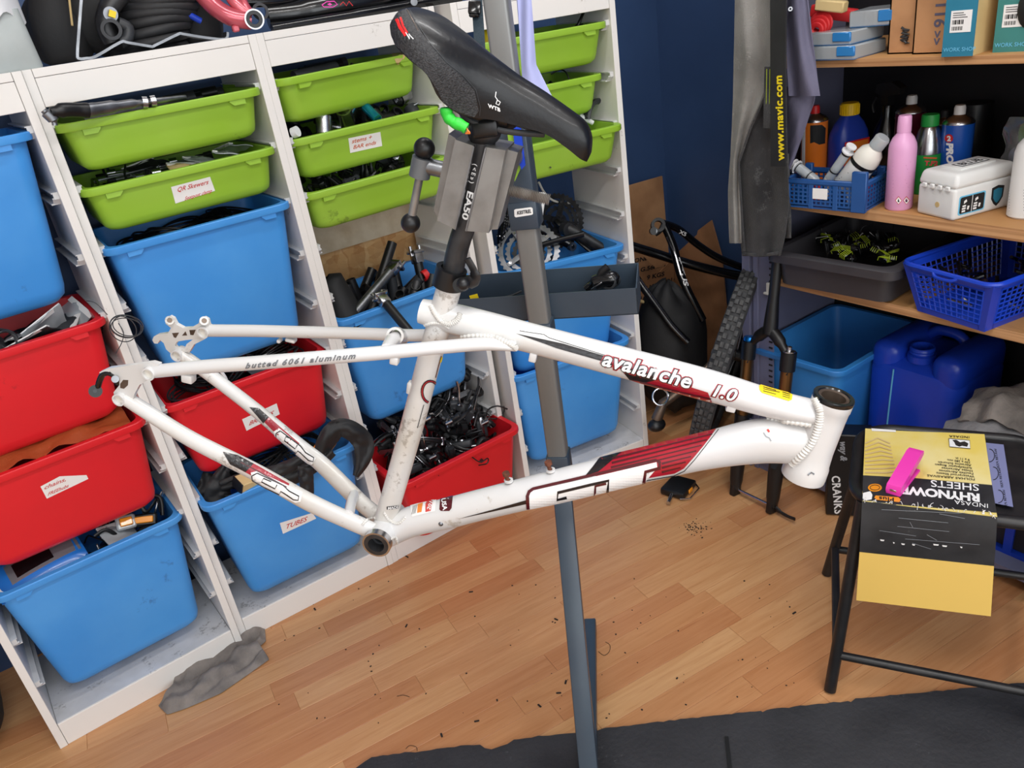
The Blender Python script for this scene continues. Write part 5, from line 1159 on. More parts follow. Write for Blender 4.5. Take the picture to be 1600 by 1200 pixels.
def ragfn(c, rx, ry, h, seed, rz=0):
    def f(u, v):
        x, y = (u - .5) * 2, (v - .5) * 2; r = math.hypot(x, y)
        n = noise.noise(V((x * 1.8 + seed, y * 1.8, seed))) * .5 + noise.noise(V((x * 4 + seed, y * 4, seed * 2))) * .25
        z = h * max(0, 1 - r * .75) + h * .55 * n - h * .4 * max(0, r - .8)
        px = x * rx * (1 + .2 * noise.noise(V((y * 2, seed, 3)))); py = y * ry * (1 + .2 * noise.noise(V((x * 2, seed, 7))))
        return (c[0] + px * math.cos(rz) - py * math.sin(rz), c[1] + px * math.sin(rz) + py * math.cos(rz), c[2] + z)
    return f
gc_ = onz(1575, 668, .36)
single('grey_cloth', MB().sheet(ragfn((gc_.x, gc_.y, .33), .13, .12, .07, 3.1), 26, 26, .006), 'rag_grey', 'crumpled grey cloth heaped behind the stool', 'cloth', smooth=80)
gc2 = onz(1585, 632, .40)
single('brown_cloth', MB().sheet(ragfn((gc2.x, gc2.y, .38), .09, .09, .07, 8.3), 22, 22, .006), 'rag', 'brownish cloth above the crumpled grey cloth', 'cloth', smooth=80)
bx0 = onz(1290, 806, 0); tpx = onplane(1322, 684, bx0, (.5, .85, 0))
up_ = (tpx - bx0).normalized()
bm_ = frame_of(bx0 + V((.0, 0, .004)), V((.62, -.78, 0)), up_)
cb_ = thing('cranks_box', 'black carton lettered CRANKS leaning behind the stool', 'box', M=bm_)
hh = (tpx - bx0).length
part('panel', MB().rbox(0, .115, 0, hh, -.07, 0, .003, 1), 'black', cb_)
flat('lettering', text_bm('CRANKS', .030, .0008, 0, 3, 1.1), frame_of(V((.012, hh * .50, .0006)), V((.10, -1, 0)), V((1, .10, 0))), 'white_ink', cb_)
flat('lettering', text_bm('way &', .024, .0008, .3), frame_of(V((.030, hh * .93, .0006)), V((.06, -1, 0)), V((1, .06, 0))), 'decal_grey', cb_)
# ================================================================ stool with the sandpaper box
SZ = .455
st_ = thing('metal_stool', 'black metal stool with rounded seat frame carrying the yellow sandpaper box', 'stool', (1.22, -1.12, 0))
ex1 = (onz(1558, 808, .475) - onz(1347, 783, .475)).normalized(); ey1 = V((-ex1.y, ex1.x, 0))
B0 = onz(1347, 783, .475)
ctr = B0 + ex1 * .135 + ey1 * .155; ctr.z = 0
def sl_(x, y, z): return ctr + ex1 * x + ey1 * y + V((0, 0, z))
SX0, SX1, SY0, SY1 = -.152, .200, -.137, .165
seat_poly = [sl_(x, y, SZ) for x, y in rr_poly(SX0, SY0, SX1, SY1, .07, 7)]
wpart('seat_frame', MB().tube(seat_poly, .0125, 12, closed=True, up=(0, 0, 1)), 'stool_black', st_)
wpart('seat_board', MB().add([sl_(x, y, SZ + .004) for x, y in rr_poly(SX0 + .007, SY0 + .007, SX1 - .007, SY1 - .007, .065, 7)] + [sl_(x, y, SZ - .006) for x, y in rr_poly(SX0 + .007, SY0 + .007, SX1 - .007, SY1 - .007, .065, 7)], [tuple(range(32)), tuple(range(63, 31, -1))] + [(i, (i + 1) % 32, 32 + (i + 1) % 32, 32 + i) for i in range(32)]), 'stool_black', st_, 30)
F1, F2 = onz(1297, 1075, .01), onz(1292, 893, .01)
tops = [sl_(SX0 + .018, -.118, SZ - .005), sl_(SX0 + .018, .13, SZ - .005), sl_(SX1 - .018, .13, SZ - .005), sl_(SX1 - .018, -.118, SZ - .005)]
f1l = F1 - ctr; f2l = F2 - ctr
cx2 = SX0 + SX1
fe = [F1, F2, ctr + ex1 * (cx2 - f2l.dot(ex1)) + ey1 * f2l.dot(ey1), ctr + ex1 * (cx2 - f1l.dot(ex1)) + ey1 * f1l.dot(ey1)]
for f in fe: f.z = .004
for a, b in zip(tops, fe): wpart('leg', MB().tube([a, a.lerp(b, .5), b], .0125, 14), 'stool_black', st_)
def on_leg(i, k): return tops[i].lerp(fe[i], k)
for i, j, k in ((0, 3, .80), (0, 1, .78), (1, 2, .8), (3, 2, .78)): wpart('stretcher', MB().cyl(on_leg(i, k), on_leg(j, k), .0092, 12), 'stool_black', st_)
# sandpaper box: top sheet, folded black front, yellow flap hanging down
c00, c10, c01, c11 = B0, onz(1558, 808, .475), onz(1352, 670, .475), onz(1538, 680, .475)
sb = thing('sandpaper_box', 'yellow and black sandpaper box lying open on the black stool', 'box', (c00 + c11) / 2 - V((0, 0, .015)))
def bil(u, v, z=0): return (c00 * (1 - u) + c10 * u) * (1 - v) + (c01 * (1 - u) + c11 * u) * v + V((0, 0, z))
topc = wpart('cover', MB().sheet(lambda u, v: bil(u, v, .002 * math.sin(u * 5) * math.sin(v * 4)), 12, 12, .0022), 'yellow_card', sb, 60)
wpart('sheet_stack', MB().sheet(lambda u, v: bil(.02 + u * .96, .03 + v * .95, -.008), 4, 4, .010), 'buff', sb, 30)
fl0 = onplane(1343, 862, B0 - ey1 * .012, ey1); fl1 = onplane(1553, 884, B0 - ey1 * .012, ey1); fm0 = onplane(1338, 937, B0 - ey1 * .022, ey1); fm1 = onplane(1548, 962, B0 - ey1 * .022, ey1)
front = wpart('black_flap', MB().sheet(lambda u, v: (c00 * (1 - u) + c10 * u) * (1 - v) + (fl0 * (1 - u) + fl1 * u) * v - ey1 * (.006 * math.sin(v * pi)), 14, 10, .0022), 'black_card', sb, 60, 'scuffed black folded front')
flap = wpart('yellow_flap', MB().sheet(lambda u, v: (fl0 * (1 - u) + fl1 * u) * (1 - v) + (fm0 * (1 - u) + fm1 * u) * v - ey1 * .001, 8, 6, .0022), 'yellow_flap', sb, 60, 'plain yellow flap')
zr = lambda *p: [(1150 + x / 3.529, 600 + y / 3.529) for x, y in p]
dec = lambda nm, bm, m, eps=.001, step=14, obj=None: decal(nm, bm, [obj or topc], m, obj or topc, eps, step)
dec('black_band', poly_bm(zr((697, 505), (1000, 522), (1420, 560), (1442, 712), (1000, 676), (688, 648))), 'black_card', .001, 3)
for k in range(9): dec('print', stroke(zr((712, 330 + k * 20), (780 + k * 6, 300 + k * 24), (850 + k * 4, 330 + k * 19)), 2.0), 'buff', .0012)
dec('lettering', px_map(text_bm('RHYNOWET', 1, .045, 0, 3, .98), zr((1345, 612))[0], (-24.6, -2.6), (.6, 17)), 'white_ink', .0016, None)
dec('lettering', px_map(text_bm('SHEETS', 1, .008, 0, 3, 1), zr((1340, 558))[0], (-23.5, -2.2), (.6, 15)), 'white_ink', .0016, None)
dec('lettering', px_map(text_bm('INDASA', 1, .0, 0, 3, 1.05), zr((1392, 666))[0], (-14.5, -1.8), (.3, 9)), 'white_ink', .0016, None)
for k, (tx, ll) in enumerate((('FOLHAS ABRASIVAS', 7.4), ('Waterproof Sheets', 6.6), ('Feuilles Abrasives', 6.6), ('Hojas Abrasivas', 6.6), ('Schleifpapier Bogen', 6.4), ('Abrasive Schuren', 6.4), ('230 x 280 mm', 5.4), ('9 x 11 in', 5.4))):
    dec('lettering', px_map(text_bm(tx, 1, .01, 0, 2), (1523.5 - k * 1.2, 748.5 - k * 4.4), (-ll * 1.15, -.75), (.1, 4.6)), 'black_ink', .0014, None)
dec('lettering', px_map(text_bm('INDASA', 1, .01, 0, 2, 1.1), (1515, 682.5), (-8.4, -.5), (.2, 4.6)), 'black_ink', .0014, None)
dec('emblem', poly_bm([(1482.5, 686), (1515, 689), (1516, 702), (1483.5, 699)]), 'white_ink', .0013, None)
dec('emblem', stroke([(1482.5, 686), (1515, 689), (1516, 702), (1483.5, 699), (1482.5, 686)], .9), 'black_ink', .0016, None)
dec('emblem', poly_bm([(1488, 688.5), (1494, 688), (1500, 692), (1507, 690.5), (1513, 694), (1511, 699), (1503, 697.5), (1499, 699), (1493, 696.5), (1491, 692)]), 'debris', .0016, None)
dec('badge', poly_bm([(1367 + 11 * math.cos(q * pi / 10), 763 + 6.2 * math.sin(q * pi / 10)) for q in range(20)]), 'reflector', .0016, None)
dec('badge', stroke([(1367 + 7.5 * math.cos(q * pi / 8), 763 + 4 * math.sin(q * pi / 8)) for q in range(17)], .9), 'black_ink', .002, None)
dec('badge', poly_bm(zr((770, 618), (895, 628), (908, 640), (900, 655), (775, 642), (762, 630))), 'reflector', .0016, None)
dec('lettering', px_map(text_bm('Plus', 1, .03, 0, 3, 1.1), zr((872, 632))[0], (-13.5, -1.2), (.2, 8.4)), 'black_ink', .002, None)
dec('torn_paper', poly_bm(zr((700, 605), (740, 595), (752, 615), (748, 640), (720, 645), (698, 636))), 'paper', .0018, None)
dec('torn_paper', poly_bm(zr((745, 246), (880, 256), (882, 268), (750, 262))), 'paper', .0014, None)
rt = random.Random(2)
fz = MB()
for k in range(46):
    u = rt.random(); p = bil(u, .004, .002); q = p + ex1 * rt.uniform(-.008, .008) + ey1 * rt.uniform(-.006, .012) + V((0, 0, rt.uniform(-.004, .005)))
    fz.tube(spline([p, (p + q) / 2 + V((0, 0, .003)), q], 3), .0005, 4)
wpart('torn_fibres', fz, 'paper', sb)
for k in range(9): dec('scuff', stroke([(1352 + rt.uniform(0, 120), 796 + k * 6.5), (1420 + rt.uniform(0, 120), 803 + k * 6.8)], .55), 'decal_grey', .0012, 10, front)
for x, y, w in ((1375, 842, 7), (1408, 848, 6), (1425, 849, 5), (1458, 849, 9), (1472, 851, 8), (1500, 853, 4), (1395, 846, 3)): dec('scuff', poly_bm([(x, y), (x + w, y + 1), (x + w - 1, y + 3), (x + 1, y + 2.5)]), 'paper', .0014, None, front)
# lilac abrasive sheet poking out of the box
ls = thing('abrasive_sheet', 'lilac backed abrasive sheet poking out beside the sandpaper box', 'sheet', onz(1565, 740, .47))
lp = [onz(x, y, .4685) for x, y in ((1540, 692), (1568, 695), (1583, 792), (1550, 785), (1530, 720))]
lsh = wpart('sheet', MB().add([p + V((0, 0, .0006)) for p in lp] + [p - V((0, 0, .0006)) for p in lp], [(0, 1, 2, 3, 4), (9, 8, 7, 6, 5)] + [(i, (i + 1) % 5, 5 + (i + 1) % 5, 5 + i) for i in range(5)]), 'lilac_paper', ls, 0)
for cx_, cy_ in ((1546, 712), (1552, 740), (1560, 776)): decal('stamp', stroke([(cx_ + 8 * math.cos(q), cy_ + 10 * math.sin(q)) for q in [-1.6 + i * .32 for i in range(11)]], 1.1), [lsh], 'black_ink', lsh, .0006, 4)
for cx_, cy_ in ((1557, 708), (1563, 738), (1570, 772)): decal('lettering', px_map(text_bm('WATER P320', 1, .01), (cx_, cy_ - 7), (.8, 5.4), (-5, .6)), [lsh], 'black_ink', lsh, .0006, None)
# pink stapler standing open on the box
sa, sbk = onz(1395, 772, .48), onz(1440, 716, .48)
dx = (sbk - sa).normalized()
stp = thing('pink_stapler', 'bright pink stapler lying on the sandpaper box', 'stapler', M=frame_of(V((sa.x, sa.y, .4772)), dx, V((-dx.y, dx.x, 0))))
part('base', MB().rbox(0, .105, -.014, .014, 0, .006, .002, 2), 'pink_plastic', stp)
part('top_arm', MB().prism([(0, .012), (.004, .020), (.10, .046), (.115, .044), (.115, .036), (.1, .030), (.02, .008), (0, .006)], -.014, .014, Matrix(((1, 0, 0, 0), (0, 0, 1, 0), (0, 1, 0, 0), (0, 0, 0, 1)))), 'pink_plastic', stp)
part('magazine', MB().prism([(.002, .008), (.09, .026), (.09, .021), (.002, .004)], -.010, .010, Matrix(((1, 0, 0, 0), (0, 0, 1, 0), (0, 1, 0, 0), (0, 0, 0, 1)))), 'pink_plastic', stp); part('staple_slot', MB().rbox(-.0012, .0005, -.006, .006, .009, .013, .0005, 1), 'alu', stp)

# ================================================================ suspension fork leaning on the cupboard
FLd, FRd = onz(1152, 764, .02), onz(1203, 790, .02)
fe_ = (FRd - FLd).normalized(); Bc = (FLd + FRd) / 2
Tt = onx(1215, 405, 1.525); fax = (Tt - Bc).normalized()
Tt = Tt
fe_ = (fe_ - fax * fe_.dot(fax)).normalized(); ff = fax.cross(fe_)
fork = thing('suspension_fork', 'black suspension fork with gold stanchions leaning on the cupboard', 'fork', (Bc.x, Bc.y, 0))
def fk(e, a, f=0): return Bc + fe_ * e + fax * a + ff * f
total = (Tt - Bc).length; crown = total - .205
wpart('steerer', MB().tube([fk(0, crown), fk(0, crown + .04), fk(0, crown + .10), fk(0, total)], [.021, .019, .0145, .0143], 20), 'black', fork)
wpart('steerer_end', MB().ring(fk(0, total - .001), fk(0, total + .001), .0143, .011, 20), 'alu', fork)
wpart('crown', MB().tube(spline([fk(-.066, crown - .052), fk(-.05, crown - .032), fk(-.022, crown - .004), fk(0, crown + .006), fk(.022, crown - .004), fk(.05, crown - .032), fk(.066, crown - .052)], 4), [.012] * 6 + [.0165] * 13 + [.012] * 6, 14), 'black', fork)
for sg in (-1, 1):
    e = sg * .068
    wpart('crown_socket', MB().cyl(fk(e, crown - .090), fk(e, crown - .038), .0212, 20), 'black', fork)
    wpart('stanchion', MB().cyl(fk(e, .20), fk(e, crown - .08), .0170, 20), 'gold_metal', fork, label='gold stanchion tube')
    wpart('lower_leg', MB().tube([fk(e, .0), fk(e, .03), fk(e, .10), fk(e, .245)], [.014, .019, .0215, .0220], 18), 'black', fork)
    wpart('dropout', MB().rbox(-.010, .010, -.016, .016, -.02, .03, .004, 2, frame_of(fk(e, 0), fe_, ff)), 'black', fork)
    wpart('stanchion_mark', MB().rbox(-.003, .003, -.0006, .0006, -.004, .004, .0003, 1, frame_of(fk(e, crown - .10) + (CAM - fk(e, crown - .10)).normalized() * .0172, fe_, (CAM - fk(e, crown)).normalized())), 'black_ink', fork)
wpart('adjuster_knob', MB().lathe([(.017, 0), (.018, .004), (.015, .012), (.011, .013)], 18, T(fk(-.068, crown - .037)) @ fax.to_track_quat('Z', 'Y').to_matrix().to_4x4()), 'blue_metal', fork, label='bright blue adjuster knob')
wpart('top_cap', MB().lathe([(.018, 0), (.018, .003), (.007, .005), (.007, .014), (.004, .016)], 18, T(fk(.068, crown - .037)) @ fax.to_track_quat('Z', 'Y').to_matrix().to_4x4()), 'alu', fork)
wpart('brace_arch', MB().tube(spline([fk(-.066, .235, .016), fk(-.054, .285, .03), fk(-.02, .318, .034), fk(.02, .318, .034), fk(.054, .285, .03), fk(.066, .235, .016)], 5), .019, 12, flat=.8), 'black', fork)
wpart('quick_release', MB().cyl(fk(-.075, .0), fk(.08, .0), .0045, 12), 'chrome', fork, label='chrome quick release axle')
wpart('release_lever', MB().tube(spline([fk(.082, 0), fk(.10, -.006), fk(.125, -.008), fk(.148, -.006)], 4), [.008] * 4 + [.006] * 4 + [.0055] * 5, 10, flat=.6), 'black', fork)
wpart('decal', MB().box(-.010, .010, -.0004, .0004, -.03, .03, frame_of(fk(.068, .15) + (CAM - fk(.068, .15)).normalized() * .0228, fe_, (CAM - fk(.068, .15)).normalized())), 'black_ink', fork)
gpt = fk(.068, .13)
flat('lettering', text_bm('FOX', .030, .001), WM[fork].inverted() @ frame_of(gpt + (CAM - gpt).normalized() * .0236 - fe_ * .006, fax * -1, fe_ * 1), 'white_ink', fork) if False else None

# ================================================================ clothing hanging in front of the cupboard
def hung(rows, X, fold, t=.003, nu=26, nv=44, amp=.012, seed=0.0):
    """rows: (py, px left, px right) measured on the photograph; cloth hangs in the plane x = X with folds"""
    def f(u, v):
        y = rows[0][0] + (rows[-1][0] - rows[0][0]) * v
        for a, b in zip(rows, rows[1:]):
            if a[0] <= y <= b[0] + 1e-6: k = (y - a[0]) / (b[0] - a[0]); xl = a[1] + (b[1] - a[1]) * k; xr = a[2] + (b[2] - a[2]) * k; break
        x = xl + (xr - xl) * u
        w = amp * (math.sin(u * fold * pi + seed + 1.2 * math.sin(v * 3 + seed)) + .5 * noise.noise(V((u * 3, v * 5, seed))))
        return onx(x, y, X + w)
    return MB().sheet(f, nu, nv, t)
dn = thing('denim_trousers', 'worn grey denim work trousers hanging in front of the cupboard', 'trousers', onx(1185, 400, 1.48))
wpart('dark_leg', hung([(-60, 1152, 1230), (100, 1150, 1229), (200, 1148, 1229), (260, 1146, 1231), (320, 1150, 1233), (372, 1156, 1226), (400, 1160, 1219)], 1.49, 3.2, seed=.6), 'denim_dark', dn, 80)
wpart('light_leg', hung([(-60, 1150, 1206), (60, 1148, 1206), (98, 1147, 1211), (150, 1146, 1192), (200, 1144, 1170), (250, 1141, 1155), (300, 1138, 1155), (350, 1139, 1157), (380, 1140, 1158)], 1.468, 2.6, seed=2.0, amp=.009), 'denim_light', dn, 80, 'pale worn denim')
wpart('turned_leg', hung([(240, 1216, 1232), (300, 1214, 1234), (345, 1216, 1236), (372, 1216, 1236)], 1.505, 1.5, seed=1.0, nu=10, nv=20), 'denim_dark', dn, 80)
hem = [onx(1160 + 59 * k / 16, 396 + 3.5 * math.sin(k / 16 * pi) - 1.5 * k / 16, 1.487 + .008 * math.sin(k * .8)) for k in range(17)]
wpart('hem', MB().tube(hem, .0045, 8, flat=.6), 'denim_dark', dn); wpart('seam', MB().tube([onx(x, y, 1.459) for x, y in ((1211, 100), (1195, 150), (1172, 202), (1154, 255), (1157, 300), (1160, 350), (1163, 392))], .003, 6), 'denim_dark', dn)
wpart('pocket_strap', MB().sheet(lambda u, v: onx(1195 + 16 * u - 2 * v, 104 + 96 * v, 1.446 + .004 * math.sin(v * 6)), 6, 20, .003), 'denim_dark', dn, 60)
for k in range(3): wpart('stitching', MB().tube([onx(1198 + 5 * k, 108, 1.443), onx(1197 + 5 * k, 172, 1.443)], .0006, 5), 'lime_wire', dn)
mv = thing('lettered_strap', 'black hanging strap lettered in yellow beside the denim trousers', 'strap', onx(1218, 260, 1.44))
ms = wpart('webbing', MB().sheet(lambda u, v: onx(1204.5 + 23 * u - (1 - v) * 1.0, -60 + 320 * v, 1.440 - .002 * math.sin(v * 9)), 6, 40, .002), 'black_rubber', mv, 60)
decal('lettering', px_map(text_bm('www.mavic.com', 1, .035, 0, 3, 1.08), (1225.5, 250), (-.5, -18.6), (-16.5, .3)), [ms], 'yellow_ink', ms, .0012, 12)
lc = thing('lilac_overall', 'lilac-grey work coat hanging between the denim trousers and the shelves', 'coat', onx(1250, 250, 1.53))
wpart('upper_cloth', hung([(-60, 1228, 1258), (0, 1228, 1262), (60, 1229, 1269), (110, 1230, 1276), (150, 1232, 1281)], 1.500, 2.2, seed=.3, amp=.010), 'lilac_cloth', lc, 80)
wpart('lower_cloth', hung([(135, 1226, 1276), (160, 1226, 1272), (200, 1225, 1258), (250, 1224, 1240), (268, 1224, 1232)], 1.522, 1.6, seed=1.9, amp=.010, nv=24), 'lilac_cloth', lc, 80)
wpart('eyelet', MB().ring(onx(1235, 14, 1.484), onx(1235, 14, 1.489), .0048, .0022, 16), 'chrome', lc)
hk = MB().tube(spline([onx(1200, -70, 1.55), onx(1200, -75, 1.47), onx(1200, -90, 1.47)], 4), .005, 8)
single('coat_hook', hk, 'charcoal', 'metal hook carrying the hanging clothes at the cupboard front', 'hook')

# ---- strap with buckle and lilac strip hanging by the stand
wsd = 1.30
ws = thing('webbing_strap', 'dark teal webbing strap with a plastic buckle hanging beside the stand post', 'strap', depth(750, 60, wsd))
def dp(x, y, d): return depth(x, y, d)
wpart('webbing', MB().sheet(lambda u, v: dp(734 + 17 * u + 10 * v * (1), -40 + 155 * v, wsd + .004 * math.sin(v * 5)), 5, 24, .0025), 'strap', ws, 60)
wpart('buckle', MB().rbox(-.0105, .0105, -.011, .011, -.004, .004, .003, 2, frame_of(dp(741.5, 12, wsd - .004), CROT @ V((1, -.05, 0)), CROT @ V((.1, 1, 0)))).rbox(-.0085, .0085, -.016, -.010, -.003, .003, .002, 1, frame_of(dp(741.5, 12, wsd - .004), CROT @ V((1, -.05, 0)), CROT @ V((.1, 1, 0)))), 'black_gloss', ws)
lsd = 1.22
lst = thing('lilac_strip', 'pale lilac cloth strip hanging behind the saddle', 'cloth strip', dp(830, 130, lsd))
wpart('cloth', MB().sheet(lambda u, v: dp(802 + 3 + 22 * u + 14 * v + (24 * max(0, v - .72) * u / .28 if v > .72 else 0), -40 + 196 * v, lsd + .006 * math.sin(u * 5 + v * 3)), 10, 30, .002), 'lilac_strip', lst, 80)
bcd = thing('blue_card_pack', 'blue and green card pack hanging on the stand below the saddle', 'card pack', fp(806, 230, .33))
wpart('blue_card', MB().prism([(800.5, 190), (813, 192), (816, 258), (812, 264), (805, 240)][::-1] and [tuple((frame_of(MID + LAT * .325, FWD, V((0, 0, 1))).inverted() @ fp(x, y, .325))[:2]) for x, y in ((800, 190), (813, 192), (821, 258), (815, 265), (806, 240))], -.0015, .0015, frame_of(MID + LAT * .325, FWD, V((0, 0, 1)))), 'royal', bcd, 20)
wpart('green_card', MB().prism([tuple((frame_of(MID + LAT * .33, FWD, V((0, 0, 1))).inverted() @ fp(x, y, .33))[:2]) for x, y in ((790, 190), (806, 192), (814, 262), (804, 284), (798, 250))], -.001, .001, frame_of(MID + LAT * .332, FWD, V((0, 0, 1)))), 'green', bcd, 20)
single('white_rod', MB().tube([fp(848, 302, .40), fp(843, 340, .40), fp(836, 372, .40)], [.006, .0055, .003], 12), 'white_plastic', 'white tapered plastic rod standing behind the stand post', 'rod')
single('grey_cable', MB().tube(spline([ony(842, 285, .10), ony(850, 300, .12), ony(862, 312, .14), ony(878, 317, .15), ony(892, 317, .16)], 6), .0035, 8), 'cream_plastic', 'pale grey cable looping behind the end shelving unit', 'cable')

# ================================================================ corner behind: cardboard, black bike parts, wheel, bag
def card(px, Y, t, label, m='cardboard', lean=0.0):
    F = frame_of(V((0, Y, 0)), V((1, 0, 0)), V((0, 0, 1))); q = [ony(x, y, Y) for x, y in px]
    return single('cardboard_sheet', MB().prism([(p.x, p.z) for p in q], -t / 2, t / 2, F), m, label, 'cardboard', 'flattened cardboard in the corner', smooth=0)
k1 = card([(960, 296), (1034, 275), (1040, 350), (1052, 480), (1056, 690), (960, 690)], .335, .006, 'tall flattened cardboard standing against the navy wall by the shelving')
k2 = card([(975, 372), (1030, 425), (1052, 402), (1056, 640), (985, 660)], .30, .006, 'printed flattened cardboard with a torn top behind the black bike', 'cardboard_dark')
for tx, o, s_ in (('ONEPULLEY', (990, 411), 10.5), ('G.56KGS', (1000, 425), 10.5), ('9 KGS', (1010, 437), 10.5), ('PCS MADE IN CHINA', (992, 470), 9), ('LOT', (1000, 470), 9.5)):
    if tx == 'PCS MADE IN CHINA': o = (996, 458)
    decal('lettering', px_map(text_bm(tx, 1, .03), o, (s_, -2.4 if tx[0] != 'P' else -3), (1.0, -9.5)), [k2], 'debris', k2, .0012, None)
k3q = [onx(x, y, 1.962) for x, y in ((1040, 420), (1062, 392), (1090, 366), (1091, 360), (1112, 344), (1128, 400), (1150, 640), (1050, 650))]
single('cardboard_sheet', MB().prism([(p.y, p.z) for p in k3q], -.003, .003, frame_of(V((1.962, 0, 0)), V((0, 1, 0)), V((0, 0, 1)))), 'cardboard_dark', 'flattened cardboard with a peaked torn top leaning on the darker wall', 'cardboard', 'flattened cardboard in the corner', smooth=0)
fd = 2.72
fr2 = thing('black_bicycle', 'black bicycle frame standing in the corner with its dropout upwards', 'bicycle', depth(1060, 640, fd + .1))
def t2(name, pts, r, m='black_gloss'): return wpart(name, MB().tube(spline([depth(x, y, d_) for x, y, d_ in pts], 5), r, 14), m, fr2)
t2('seat_stay', [(1036, 349, 2.66), (1060, 358, 2.68), (1090, 382, 2.72), (1125, 404, 2.74), (1180, 425, 2.76)], .0125)
t2('chain_stay', [(1038, 352, 2.66), (1052, 385, 2.66), (1062, 425, 2.66), (1075, 455, 2.66), (1098, 500, 2.68)], .014)
t2('top_tube', [(985, 384, 2.74), (1030, 398, 2.76), (1075, 412, 2.76), (1130, 426, 2.76), (1180, 436, 2.76)], .0165)
t2('down_tube', [(986, 420, 2.62), (1003, 447, 2.62), (1028, 480, 2.62), (1050, 510, 2.62), (1075, 535, 2.62)], .0125)
wpart('tube_highlight', MB().tube([depth(x, y, 2.605) for x, y in ((1000, 436), (1030, 478), (1052, 508), (1072, 531))], .003, 6), 'chrome', fr2, label='bright strip put in as the highlight on the black tube')  # thin bright tube laid on as the highlight of the black tube
dq = depth(1028, 352, 2.65)
wpart('dropout', MB().ring(dq - CROT @ V((0, 0, -.01)), dq + CROT @ V((0, 0, -.01)), .024, .014, 18).cyl(depth(1020, 361, 2.66), depth(1022, 361, 2.62), .013, 14).tube(spline([depth(1038, 346, 2.65), depth(1032, 360, 2.65), depth(1024, 366, 2.65)], 4), .008, 8), 'black', fr2)
wpart('dropout_bolt', MB().cyl(depth(1024, 361, 2.62), depth(1024, 361, 2.635), .007, 12), 'alu_dull', fr2)
cso = [o for o in kids(fr2) if o.name.startswith('chain_stay')][0]
decal('lettering', px_map(text_bm('TITUS', 1, .03, .2), (1055, 402), (5.5, 17), (8.5, -2.6)), [cso], 'white_ink', cso, .001, None)
decal('stripe', stroke([(1042, 370), (1056, 400), (1064, 430)], 2.2), [cso], 'alu', cso, .001, 6)
sso = [o for o in kids(fr2) if o.name.startswith('seat_stay')][0]
decal('lettering', px_map(text_bm('X5', 1, .03), (1061, 364), (8.5, 4.4), (3, -7)), [sso], 'white_ink', sso, .001, None)
# knobbly wheel
wc = onz(1150, 545, .345)
wdir = V((.86, .51, 0)); wn0 = V((wdir.y, -wdir.x, 0)); TL = .27
wup = V((0, 0, math.cos(TL))) + wn0 * math.sin(TL); wn = wn0 * math.cos(TL) - V((0, 0, math.sin(TL))); wc = onz(1140, 552, .338)
wh = thing('mountain_bike_wheel', 'knobbly black mountain bike wheel standing between the cardboard and cupboard', 'wheel', (wc.x, wc.y, 0))
RW = .318
def wp_(q, r, w): return wc + wdir * (r * math.cos(q)) + wup * (r * math.sin(q)) + wn * w
wpart('tyre', MB().tube([wp_(i * 2 * pi / 72, RW, 0) for i in range(72)], .029, 18, closed=True, up=wn), 'tyre', wh, 80)
kn = MB(); r_ = random.Random(1)
for i in range(84):
    q = i * 2 * pi / 84
    for w, rr in ((-.019, .0225), (-.007, .028), (.007, .028), (.019, .0225)):
        qq = q + (.03 if abs(w) > .01 else 0); c = wp_(qq, RW + rr, w); tdir = (-wdir * math.sin(qq) + wup * math.cos(qq)); rad = 0
        kn.box(-.0075, .0075, -.005, .005, -.003, .0045, frame_of(c, tdir, wn))
ko = wpart('tread_knobs', kn, 'tread', wh, 0); ko['kind'] = 'stuff'
wpart('wheel_rim', MB().tube([wp_(i * 2 * pi / 60, RW - .03, 0) for i in range(60)], .013, 10, closed=True, up=wn), 'black', wh)
sk = MB()
for i in range(24):
    q = i * 2 * pi / 24; sk.cyl(wp_(q + .25 * (1 if i % 2 else -1), .02, .02 if i % 4 < 2 else -.02), wp_(q, RW - .035, 0), .001, 5)
wpart('spokes', sk, 'alu_dull', wh); wpart('hub', MB().cyl(wp_(0, 0, -.045), wp_(0, 0, .045), .018, 16), 'black', wh)
# brown tube with collar, bags, pedal
bt = thing('brown_pump', 'brownish metal tube with a silver collar leaning beside the knobbly wheel', 'pump', depth(1030, 650, 2.5))
wpart('tube', MB().tube([depth(1123, 556, 2.52), depth(1080, 600, 2.5), depth(1036, 630, 2.5), depth(1026, 655, 2.52)], [.011, .012, .016, .018], 14), 'brown_metal', bt)
wpart('collar', MB().tube([depth(1032 + 12 * math.cos(q), 620 + 13 * math.sin(q), 2.47) for q in [i * pi / 10 for i in range(20)]], .0035, 8, closed=True), 'chrome', bt)
wpart('head', MB().rbox(-.016, .016, -.014, .014, -.02, .02, .005, 2, T(depth(1126, 551, 2.52)) @ rotm(.3, .2, .4)).cyl(depth(1128, 548, 2.5), depth(1128, 536, 2.5), .006, 10), 'alu_dull', bt); wpart('foot', MB().sphere(depth(1026, 664, 2.52), .026, 12, (1.2, 1, .8)), 'black', bt)
